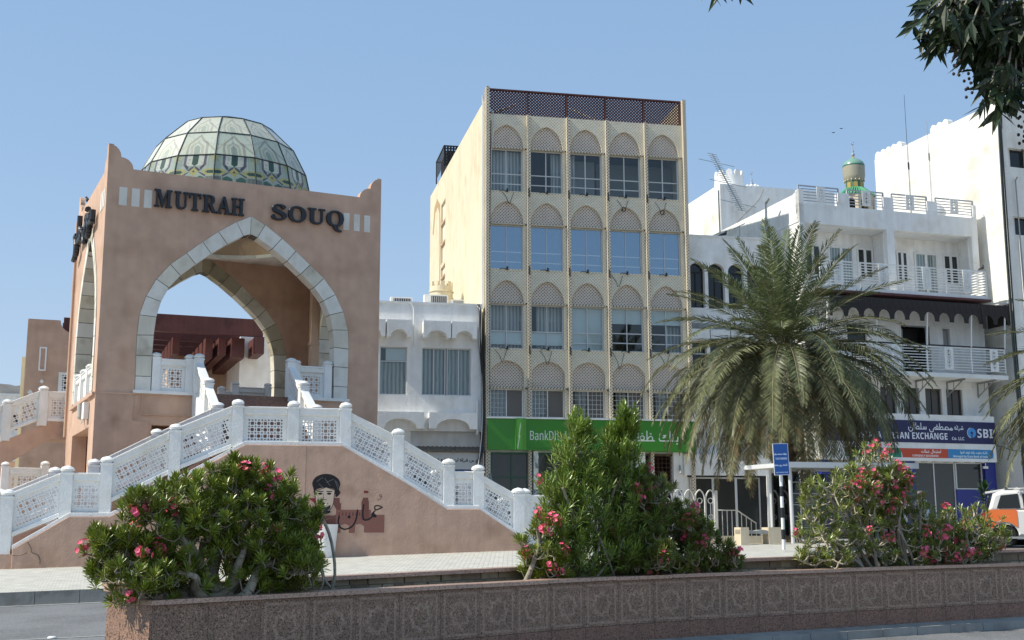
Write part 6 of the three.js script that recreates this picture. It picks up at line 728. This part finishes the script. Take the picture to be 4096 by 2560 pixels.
// frame on the planter line: s along, o away from the viewer, h above the cap
const onPlanter = (s, o, h) => { const { p, n } = along(s); return V(p.x - n.x * o, capY(s) + h, p.z - n.z * o); };
function limb(list, pts, r0, r1, n = 7) { const c = new THREE.CatmullRomCurve3(pts), N = Math.max(4, pts.length * 3); for (let i = 0; i < N; i++) { const a = c.getPoint(i / N), b = c.getPoint((i + 1) / N); list.push(rod(a, b, r0 + (r1 - r0) * i / N, r0 + (r1 - r0) * (i + 1) / N, n)); } return c; }
function adenium(name, label, seed, s0, o = {}) {
  const R = rng(seed), { half = 1.4, deep = 0.48, blobs, n = 300, limbs = 9, flowers = 24, len = 0.12, leaves = 30, tone = [0.235, 0.305, 0.045], trunk = 0.11, twig = 0.008, ratio = 0.21, stem = 0.05, twigMat = M.twig } = o;
  const b = thing(name, label, 'flowering shrub', [0, 0, 0]); const origin = onPlanter(s0, deep, -0.08); b.position.copy(origin);
  const loc = (s, oo, h) => onPlanter(s0 + s, deep + oo, h).sub(origin);
  for (let i = 0; i < (o.sprays ?? 0); i++) { const bl = blobs[Math.floor(R() * blobs.length)], u = unit(R); u.y = Math.abs(u.y) * 0.9 - 0.15; blobs.push({ s: bl.s + u.x * bl.rs * 1.12, o: bl.o + u.z * bl.ro, h: bl.h + u.y * bl.rh * 1.15, rs: 0.13, ro: 0.13, rh: 0.15 }); }
  const wts = blobs.map((q) => Math.pow(q.rs * q.ro * q.rh, 0.6)), wsum = wts.reduce((a, c) => a + c, 0), pick = () => { let t = R() * wsum, k = 0; while (k < wts.length - 1 && (t -= wts[k]) > 0) k++; return blobs[k]; }, main = blobs.filter((q) => q.rs > 0.2);
  const wood = [], twigs = [], L = new Leafage(), nodes = [];
  for (let i = 0; i < limbs; i++) { const f = limbs > 1 ? i / (limbs - 1) * 2 - 1 : 0, bl = main[i % main.length], tip = loc(bl.s + (R() - 0.5) * bl.rs * 1.1, bl.o + (R() - 0.5) * bl.ro, bl.h + bl.rh * (0.1 + 0.5 * R())), st = loc(bl.root ?? f * 0.35, (R() - 0.5) * 0.3, -0.05), q = st.clone().lerp(tip, 0.35).add(V((R() - 0.5) * 0.25, -0.12 + 0.2 * R(), (R() - 0.5) * 0.25)), q2 = st.clone().lerp(tip, 0.7).add(V((R() - 0.5) * 0.2, 0.08 * R(), (R() - 0.5) * 0.2)); const c = limb(wood, [st, q, q2, tip], trunk * (0.6 + 0.6 * R()), 0.022); for (let k = 2; k <= 10; k++) nodes.push(c.getPoint(k / 10)); }
  const spots = [];
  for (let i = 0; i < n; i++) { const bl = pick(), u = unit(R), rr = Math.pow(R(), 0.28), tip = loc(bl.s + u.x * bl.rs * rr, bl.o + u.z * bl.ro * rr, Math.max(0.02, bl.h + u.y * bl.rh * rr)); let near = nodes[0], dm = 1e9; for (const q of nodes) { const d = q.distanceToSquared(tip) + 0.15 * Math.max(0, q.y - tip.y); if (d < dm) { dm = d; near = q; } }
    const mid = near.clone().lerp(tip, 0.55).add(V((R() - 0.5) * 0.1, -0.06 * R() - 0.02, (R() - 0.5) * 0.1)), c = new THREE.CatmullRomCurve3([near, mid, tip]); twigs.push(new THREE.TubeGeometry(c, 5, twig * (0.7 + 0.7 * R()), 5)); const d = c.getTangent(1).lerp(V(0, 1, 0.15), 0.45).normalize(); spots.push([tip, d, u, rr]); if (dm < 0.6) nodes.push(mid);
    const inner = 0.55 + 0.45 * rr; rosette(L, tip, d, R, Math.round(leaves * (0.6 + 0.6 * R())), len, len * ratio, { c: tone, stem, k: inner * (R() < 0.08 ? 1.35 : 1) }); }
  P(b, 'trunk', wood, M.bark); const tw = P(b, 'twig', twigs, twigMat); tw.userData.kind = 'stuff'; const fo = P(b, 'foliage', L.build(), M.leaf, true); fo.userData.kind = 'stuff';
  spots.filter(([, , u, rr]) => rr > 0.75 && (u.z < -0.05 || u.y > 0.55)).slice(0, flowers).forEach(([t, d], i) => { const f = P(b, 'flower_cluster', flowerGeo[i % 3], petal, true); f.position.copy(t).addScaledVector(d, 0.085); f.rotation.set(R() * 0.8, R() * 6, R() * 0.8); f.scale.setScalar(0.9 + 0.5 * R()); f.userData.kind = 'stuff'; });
  return b;
}
adenium('desert_rose_shrub', 'wide dense desert rose with gnarled grey trunks at the left end of the planter', 101, 0.95, { twigMat: flat(0.25, 0.22, 0.16, 0.8), twig: 0.0065, blobs: [{ s: -0.45, o: 0, h: 0.82, rs: 0.72, ro: 0.6, rh: 0.52 }, { s: 0.55, o: 0.05, h: 0.86, rs: 0.78, ro: 0.6, rh: 0.55 }, { s: 0.05, o: 0.1, h: 0.95, rs: 0.8, ro: 0.55, rh: 0.45 }, { s: -1.0, o: -0.1, h: 0.32, rs: 0.42, ro: 0.55, rh: 0.34 }, { s: 1.0, o: -0.05, h: 0.42, rs: 0.4, ro: 0.5, rh: 0.42 }, { s: -0.75, o: -0.3, h: 0.2, rs: 0.6, ro: 0.3, rh: 0.25 }, { s: 0.75, o: -0.25, h: 0.3, rs: 0.6, ro: 0.3, rh: 0.3 }, { s: 0.8, o: 0, h: 1.08, rs: 0.3, ro: 0.3, rh: 0.42 }, { s: -0.75, o: 0, h: 1.12, rs: 0.22, ro: 0.3, rh: 0.26 }, { s: 0.15, o: 0, h: 1.34, rs: 0.25, ro: 0.3, rh: 0.16 }, { s: -1.25, o: 0, h: 0.66, rs: 0.22, ro: 0.3, rh: 0.16 }, { s: 0.0, o: -0.1, h: 0.5, rs: 1.1, ro: 0.55, rh: 0.4 }], n: 1150, sprays: 34, limbs: 14, flowers: 24, trunk: 0.085 });
adenium('desert_rose_shrub', 'low desert rose with pink flowers leaning right beside the tall oleander', 102, 8.35, { sprays: 16, blobs: [{ s: -0.2, o: 0, h: 1.05, rs: 0.5, ro: 0.5, rh: 0.6 }, { s: 0.25, o: 0, h: 0.72, rs: 0.48, ro: 0.5, rh: 0.44 }, { s: -0.6, o: -0.1, h: 0.7, rs: 0.5, ro: 0.45, rh: 0.6 }, { s: -0.1, o: -0.25, h: 0.25, rs: 0.9, ro: 0.35, rh: 0.25 }, { s: 0.65, o: -0.05, h: 0.4, rs: 0.42, ro: 0.45, rh: 0.36 }, { s: 1.0, o: -0.1, h: 0.18, rs: 0.38, ro: 0.4, rh: 0.2 }], n: 680, limbs: 8, flowers: 26, trunk: 0.05, tone: [0.20, 0.25, 0.055], twigMat: flat(0.3, 0.26, 0.19, 0.8) });
adenium('desert_rose_shrub', 'sprawling pale-branched desert rose with many pink flowers at the right of the planter', 103, 13.2, { sprays: 30, blobs: [{ s: -1.2, o: 0, h: 0.98, rs: 0.82, ro: 0.5, rh: 0.66, root: -0.6 }, { s: -0.3, o: 0.05, h: 1.62, rs: 0.6, ro: 0.4, rh: 0.5, root: 0.15 }, { s: -0.5, o: 0, h: 1.1, rs: 0.55, ro: 0.4, rh: 0.5, root: -0.3 }, { s: 0.35, o: 0, h: 0.85, rs: 0.6, ro: 0.4, rh: 0.4, root: 0.3 }, { s: -1.5, o: -0.1, h: 0.4, rs: 0.85, ro: 0.45, rh: 0.42, root: -0.8 }, { s: 0.3, o: -0.05, h: 0.42, rs: 1.2, ro: 0.5, rh: 0.42, root: 0.2 }, { s: 1.6, o: 0, h: 0.55, rs: 0.95, ro: 0.5, rh: 0.5, root: 1.2 }, { s: 1.2, o: 0, h: 0.35, rs: 1.2, ro: 0.45, rh: 0.36, root: 0.9 }], n: 1080, limbs: 24, flowers: 56, trunk: 0.032, tone: [0.25, 0.31, 0.065], twig: 0.011, len: 0.12, leaves: 19 });
adenium('desert_rose_shrub', 'young straggly desert rose with bare pale stems in front of the painted wall', 104, 2.5, { blobs: [{ s: 0.0, o: 0.35, h: 0.85, rs: 0.32, ro: 0.2, rh: 0.35 }, { s: 0.05, o: 0.3, h: 0.55, rs: 0.35, ro: 0.2, rh: 0.25 }], n: 22, limbs: 4, flowers: 2, trunk: 0.016, twig: 0.007, len: 0.08, leaves: 14 });
adenium('desert_rose_shrub', 'small pink-flowered desert rose at the left foot of the tall oleander', 105, 6.25, { blobs: [{ s: -0.1, o: 0, h: 0.45, rs: 0.34, ro: 0.4, rh: 0.5 }, { s: 0.1, o: 0, h: 0.2, rs: 0.36, ro: 0.4, rh: 0.25 }], n: 130, limbs: 4, flowers: 12, trunk: 0.04 });
{ // tall oleander
  const b = adenium('oleander', 'tall bright green oleander with narrow leaves hiding the middle of the bank sign', 202, 7.15, { sprays: 30, blobs: [{ s: -0.3, o: 0, h: 1.55, rs: 0.36, ro: 0.4, rh: 0.72 }, { s: 0.5, o: 0, h: 1.5, rs: 0.34, ro: 0.4, rh: 0.74 }, { s: 0.05, o: 0, h: 1.0, rs: 0.78, ro: 0.5, rh: 0.75 }, { s: -0.62, o: 0, h: 0.95, rs: 0.36, ro: 0.4, rh: 0.66 }, { s: 0.6, o: 0, h: 0.8, rs: 0.5, ro: 0.45, rh: 0.75 }, { s: -0.05, o: -0.1, h: 0.38, rs: 0.85, ro: 0.45, rh: 0.36 }, { s: -0.3, o: 0, h: 2.12, rs: 0.14, ro: 0.15, rh: 0.3 }, { s: 0.5, o: 0, h: 2.05, rs: 0.14, ro: 0.15, rh: 0.28 }], n: 1050, limbs: 16, flowers: 7, trunk: 0.018, twig: 0.005, twigMat: flat(0.17, 0.18, 0.08, 0.8), leaves: 20, len: 0.15, ratio: 0.155, stem: 0.17, tone: [0.23, 0.335, 0.05] });
  b.userData.category = 'shrub';
}
// ---------- date palms ----------
function frondGeo(R, az, el, len, droop, age) {
  const L = new Leafage(), N = 46, out = V(Math.cos(az), 0, Math.sin(az)), pts = [V(0, 0, 0)], tan = []; let a = el; const seg = len / N, sw = (R() - 0.5) * 0.5, side = V(-out.z, 0, out.x);
  for (let i = 0; i < N; i++) { const t = i / N; a = el - droop * Math.pow(t, 1.25); a = Math.max(a, -1.50); const d = out.clone().multiplyScalar(Math.cos(a)).addScaledVector(V(0, 1, 0), Math.sin(a)).addScaledVector(side, sw * t * 0.5).normalize(); tan.push(d); pts.push(pts[i].clone().addScaledVector(d, seg)); }
  const rib = new THREE.TubeGeometry(new THREE.CatmullRomCurve3(pts.filter((_, i) => i % 6 === 0 || i === N)), 12, 0.014, 4);
  const rg = boxUV(rib), rc = new Float32Array(rg.attributes.position.count * 3); for (let i = 0; i < rc.length; i += 3) { rc[i] = 0.24; rc[i + 1] = 0.22; rc[i + 2] = 0.11; } rg.setAttribute('color', new THREE.BufferAttribute(rc, 3));
  const M2 = 66; for (let i = 0; i < M2; i++) { const t = 0.14 + 0.86 * i / (M2 - 1), k = Math.min(N - 1, Math.floor(t * N)), p = pts[k].clone().lerp(pts[k + 1], t * N - k), d = tan[k], sd = V().crossVectors(d, V(0, 1, 0)); if (sd.lengthSq() < 0.02) sd.copy(side); sd.normalize(); const nn = V().crossVectors(sd, d).normalize(), ll = 0.64 * Math.pow(Math.sin(Math.PI * (0.1 + 0.86 * t)), 0.7) * (0.85 + 0.3 * R());
    for (const s of [-1, 1]) { const f = 0.42 + 0.55 * t + 0.3 * (R() - 0.5), dir = sd.clone().multiplyScalar(s).addScaledVector(d, f).addScaledVector(nn, 0.45 - 0.3 * age + 0.5 * (R() - 0.5)).add(V(0, -0.10 - 0.26 * age, 0)).normalize(), kk = 0.55 + 0.9 * R(), dry = age > 0.85 && R() < 0.3 ? 1 : 0; L.blade(p, dir, nn, ll, 0.042, [(0.115 + 0.055 * age + 0.07 * dry) * kk, (0.15 + 0.02 * age) * kk, (0.05 + 0.03 * age) * kk], 0.35, 0.4, 0.1 + 0.14 * R()); } }
  return mergeGeometries([L.build(), rg]);
}
{
  const R = rng(404), base = [9.25, 1.25, -41.6], pm = thing('date_palm', 'tall date palm with a full drooping crown before the white balcony building', 'palm tree', base), cy = 6.35;
  const stubs = []; for (let i = 0; i < 140; i++) { const y = 0.2 + i * 0.0435, a = i * 2.4, r = 0.22; stubs.push(rod(V(r * Math.cos(a), y, r * Math.sin(a)), V((r + 0.12) * Math.cos(a), y + 0.16, (r + 0.12) * Math.sin(a)), 0.075, 0.035, 5)); }
  P(pm, 'trunk', [rod(V(0, -0.2, 0), V(0, cy, 0), 0.26, 0.24, 14), ...stubs], M.palmBark); P(pm, 'crown_shaft', new THREE.SphereGeometry(0.36, 14, 10).scale(1, 1.3, 1).translate(0, cy, 0), M.palmBark);
  const tier = (n, e0, e1, d0, d1, len, age0, age1, off) => { for (let i = 0; i < n; i++) { const f = i / (n - 1), az = i * 2.39996 + off + R() * 0.35, fr = P(pm, 'frond', frondGeo(R, az, e0 + (e1 - e0) * f + (R() - 0.5) * 0.12, len * (0.9 + 0.2 * R()), d0 + (d1 - d0) * f + 0.3 * (R() - 0.5), age0 + (age1 - age0) * f), M.palmLeaf, true), k = 0.1 + 0.16 * age0; fr.position.set(k * Math.cos(az), cy + 0.3 - 0.5 * (age0 + (age1 - age0) * f), k * Math.sin(az)); } };
  tier(32, 1.5, 0.7, 0.35, 0.75, 4.4, 0, 0.2, 0); tier(34, 0.65, 0.1, 0.85, 1.3, 4.6, 0.2, 0.5, 1.1); tier(70, 0.3, -0.2, 1.4, 1.3, 5.0, 0.5, 0.85, 0.4); tier(56, -0.15, -0.85, 1.3, 0.65, 4.8, 0.8, 1, 2.2);
  P(pm, 'fruit_stalk', Array.from({ length: 12 }, (_, i) => { const a = i * 0.52 + 0.3; return wire([V(0.2 * Math.cos(a), cy, 0.2 * Math.sin(a)), V(0.7 * Math.cos(a), cy + 0.15, 0.7 * Math.sin(a)), V(1.1 * Math.cos(a), cy - 0.35, 1.1 * Math.sin(a)), V(1.25 * Math.cos(a), cy - 1.0, 1.25 * Math.sin(a))], 0.022, 5, 12); }), flat(0.46, 0.33, 0.14, 0.7));
  const p2 = pm.clone(); p2.name = num('date_palm'); scene.add(p2); p2.position.set(18.9, -0.2, -36.6); p2.rotation.y = 1.9; tag(p2, 'date palm mostly beyond the right edge of the picture, a few fronds reaching in', 'palm tree');
}
{ // broad-leaved plant by the exchange
  const R = rng(55), pl = thing('potted_plant', 'small plant with large glossy leaves beside the blue shop pillar', 'plant', [16.62, 1.4, -44]); P(pl, 'stem', [wire([V(0, 0, 0), V(0.05, 0.8, 0), V(0, 1.6, 0)], 0.03), wire([V(0, 0.7, 0), V(0.15, 1.2, 0.1), V(0.2, 1.7, 0.1)], 0.02)], M.bark); P(pl, 'pot', new THREE.CylinderGeometry(0.24, 0.18, 0.4, 16).translate(0, 0.2, 0), M.tan);
  for (let i = 0; i < 34; i++) { const L = new Leafage(), a = i * 2.4, t = i / 34, tilt = 1.5 - 1.2 * t, o = V(0.1 * (i % 2), 1.15 + 0.65 * t, 0.05), d = V(Math.cos(a) * Math.sin(tilt), Math.cos(tilt), Math.sin(a) * Math.sin(tilt)), k = 0.8 + 0.6 * R(); L.blade(o, d, V(0, 1, 0).addScaledVector(d, -d.y).normalize(), 0.42, 0.15, [0.10 * k, 0.20 * k, 0.035 * k], 0.15, 0.6, 0.15); P(pl, 'leaf', L.build(), M.leaf, true); }
}
{ // tree overhead at the upper right
  const R = rng(77), tr = thing('overhanging_tree', 'dark leafy tree whose branches hang into the upper right corner', 'tree', [6.2, 0, -5.2]), L = new Leafage(), wood = [], tw = [], to = (x, y, z) => V(x - 6.2, y, z + 5.2);
  const c1 = limb(wood, [to(6.2, 0, -5.2), to(6.0, 2.4, -5.4), to(5.2, 4.4, -6.2), to(4.0, 5.3, -6.8), to(2.9, 5.2, -7.0)], 0.2, 0.03, 10), c2 = limb(wood, [to(5.3, 4.3, -6.1), to(4.4, 4.6, -6.6), to(3.5, 4.55, -7.0), to(3.0, 4.45, -7.1)], 0.07, 0.012), c3 = limb(wood, [to(4.0, 5.3, -6.8), to(2.6, 5.6, -7.0), to(1.5, 5.2, -7.0), to(1.28, 4.92, -7.0)], 0.05, 0.008);
  const limbs = [c1, c2, c3], cluster = (x, y, z, n) => { const p = to(x, y, z); let q = null, dm = 1e9; for (const c of limbs) for (let t = 0.3; t <= 1; t += 0.05) { const w = c.getPoint(t), d = w.distanceTo(p) + (w.y < p.y ? 0.6 : 0); if (d < dm) { dm = d; q = w; } } tw.push(new THREE.TubeGeometry(new THREE.CatmullRomCurve3([q, q.clone().lerp(p, 0.55).add(V(0, 0.08, 0)), p]), 6, 0.006, 5));
    for (let i = 0; i < n; i++) { const a = R() * 6.283, dn = 0.15 + R() * 1.1, d = V(Math.cos(a) * Math.sin(dn), -Math.cos(dn) + 0.25, Math.sin(a) * Math.sin(dn) * 0.8).normalize(), k = 0.7 + 0.6 * R(); L.blade(p.clone().addScaledVector(unit(R), 0.03), d, V(0, 0.4, 1).addScaledVector(unit(R), 0.8).normalize(), 0.12 + 0.06 * R(), 0.036 + 0.012 * R(), [0.030 * k, 0.050 * k, 0.016 * k], 0.12, 0.42, 0.08 * R()); } };
  for (let i = 0; i < 120; i++) { const t = R(); cluster(2.52 + 0.75 * t, 4.55 + 0.34 * R() - 0.1 * t, -6.8 - R() * 0.5, 8); }
  for (let i = 0; i < 46; i++) cluster(2.86 + 0.36 * R(), 4.16 + 0.42 * R(), -6.8 - 0.5 * R(), 7);
  for (const [x, y] of [[2.86, 4.26], [2.84, 4.16], [2.9, 4.1], [2.98, 4.18]]) cluster(x, y, -7, 6);
  for (let i = 0; i < 3; i++) cluster(1.2 + 0.09 * i, 4.86 + 0.02 * R(), -7, 6);
  for (let i = 0; i < 150; i++) cluster(3.2 + 3 * R(), 4.5 + 1.6 * R(), -5 - 2.6 * R(), 7);
  P(tr, 'trunk', wood, M.bark); P(tr, 'twig', tw, M.bark).userData.kind = 'stuff'; P(tr, 'foliage', L.build(), M.darkLeaf, true).userData.kind = 'stuff';
  const seed = new THREE.SphereGeometry(0.0095, 7, 5), str = []; for (const [x, y, n] of [[3.02, 4.12, 16], [2.72, 4.3, 8], [2.66, 4.5, 12], [3.05, 4.5, 10], [2.9, 4.62, 10]]) for (let i = 0; i < n; i++) { const g = seed.clone(), p = to(x + 0.02 * Math.sin(i * 2.3), y - i * 0.019, -7 + 0.02 * Math.cos(i * 2.3)); str.push(g.scale(1, 1.15, 1).translate(p.x, p.y, p.z)); } P(tr, 'seed_string', str, flat(0.035, 0.025, 0.02, 0.8)).userData.kind = 'stuff';
}
{ // birds
  const bodyF = (p) => { let d = cap(p, V(0, 0.075, -0.06), V(0, 0.10, 0.05), 0.038, 0.05); d = smin(d, cap(p, V(0, 0.12, 0.06), V(0, 0.175, 0.085), 0.03, 0.026), 0.03); d = smin(d, cap(p, V(0, 0.07, -0.08), V(0, 0.045, -0.17), 0.028, 0.014), 0.03); return smin(d, cap(p, V(0, 0.172, 0.1), V(0, 0.165, 0.125), 0.01, 0.003), 0.01); };
  const g = fieldMesh(bodyF, V(-0.1, 0, -0.2), V(0.1, 0.22, 0.14), 40), grey = flat(0.045, 0.047, 0.055, 0.6);
  const bird = (label, x, y, z, turn) => { const b = thing('pigeon', label, 'pigeon', [x, y, z]); b.rotation.y = turn; P(b, 'body', g, grey); P(b, 'leg', rod(V(0.018, 0, 0), V(0.015, 0.06, 0), 0.005), M.tan); P(b, 'leg', rod(V(-0.018, 0, 0), V(-0.015, 0.06, 0), 0.005), M.tan); b.scale.setScalar(1.35); return b; };
  const W = (yaw, o, x, y, z) => { const a = yaw * D2R; return [o[0] + x * Math.sin(a) + z * Math.cos(a), y, -(o[1] + x * Math.cos(a)) + z * Math.sin(a)]; };
  const inF = (yaw, ox, oz, x, y, z) => { const t = (90 - yaw) * D2R; return [ox + x * Math.cos(t) + z * Math.sin(t), y, oz - x * Math.sin(t) + z * Math.cos(t)]; };
  bird('dark pigeon perched on the far left corner of the pink gateway', ...inF(63.77, -12.258, -36.078, 0.25, 12.98, -6.05), -1.2); bird('dark pigeon on the flat roof edge of the narrow white building', ...inF(78.65, -1.106, -50, 10.68, 14.44, -0.45), 1.4); bird('dark pigeon on the railing end of the upper balcony', ...inF(72.4, 12.493, -52, 8.3, 13.06, 1.2), 0.4);
  [[33.47, 42.19, 'higher of two tiny birds flying in the sky above the minaret'], [32.66, 41.76, 'lower of two tiny birds flying in the sky above the minaret']].forEach(([x, y, l]) => { const b = thing('flying_bird', l, 'bird', [x, y, -120]); b.scale.setScalar(0.55); P(b, 'body', new THREE.SphereGeometry(0.12, 8, 6).scale(1, 0.7, 2), grey); for (const s of [-1, 1]) P(b, 'wing', prism([[0, 0], [s * 0.32, 0.1], [s * 0.28, -0.04], [0, -0.08]], -0.01, 0.01), grey); });
}
renderer.render(scene, camera);
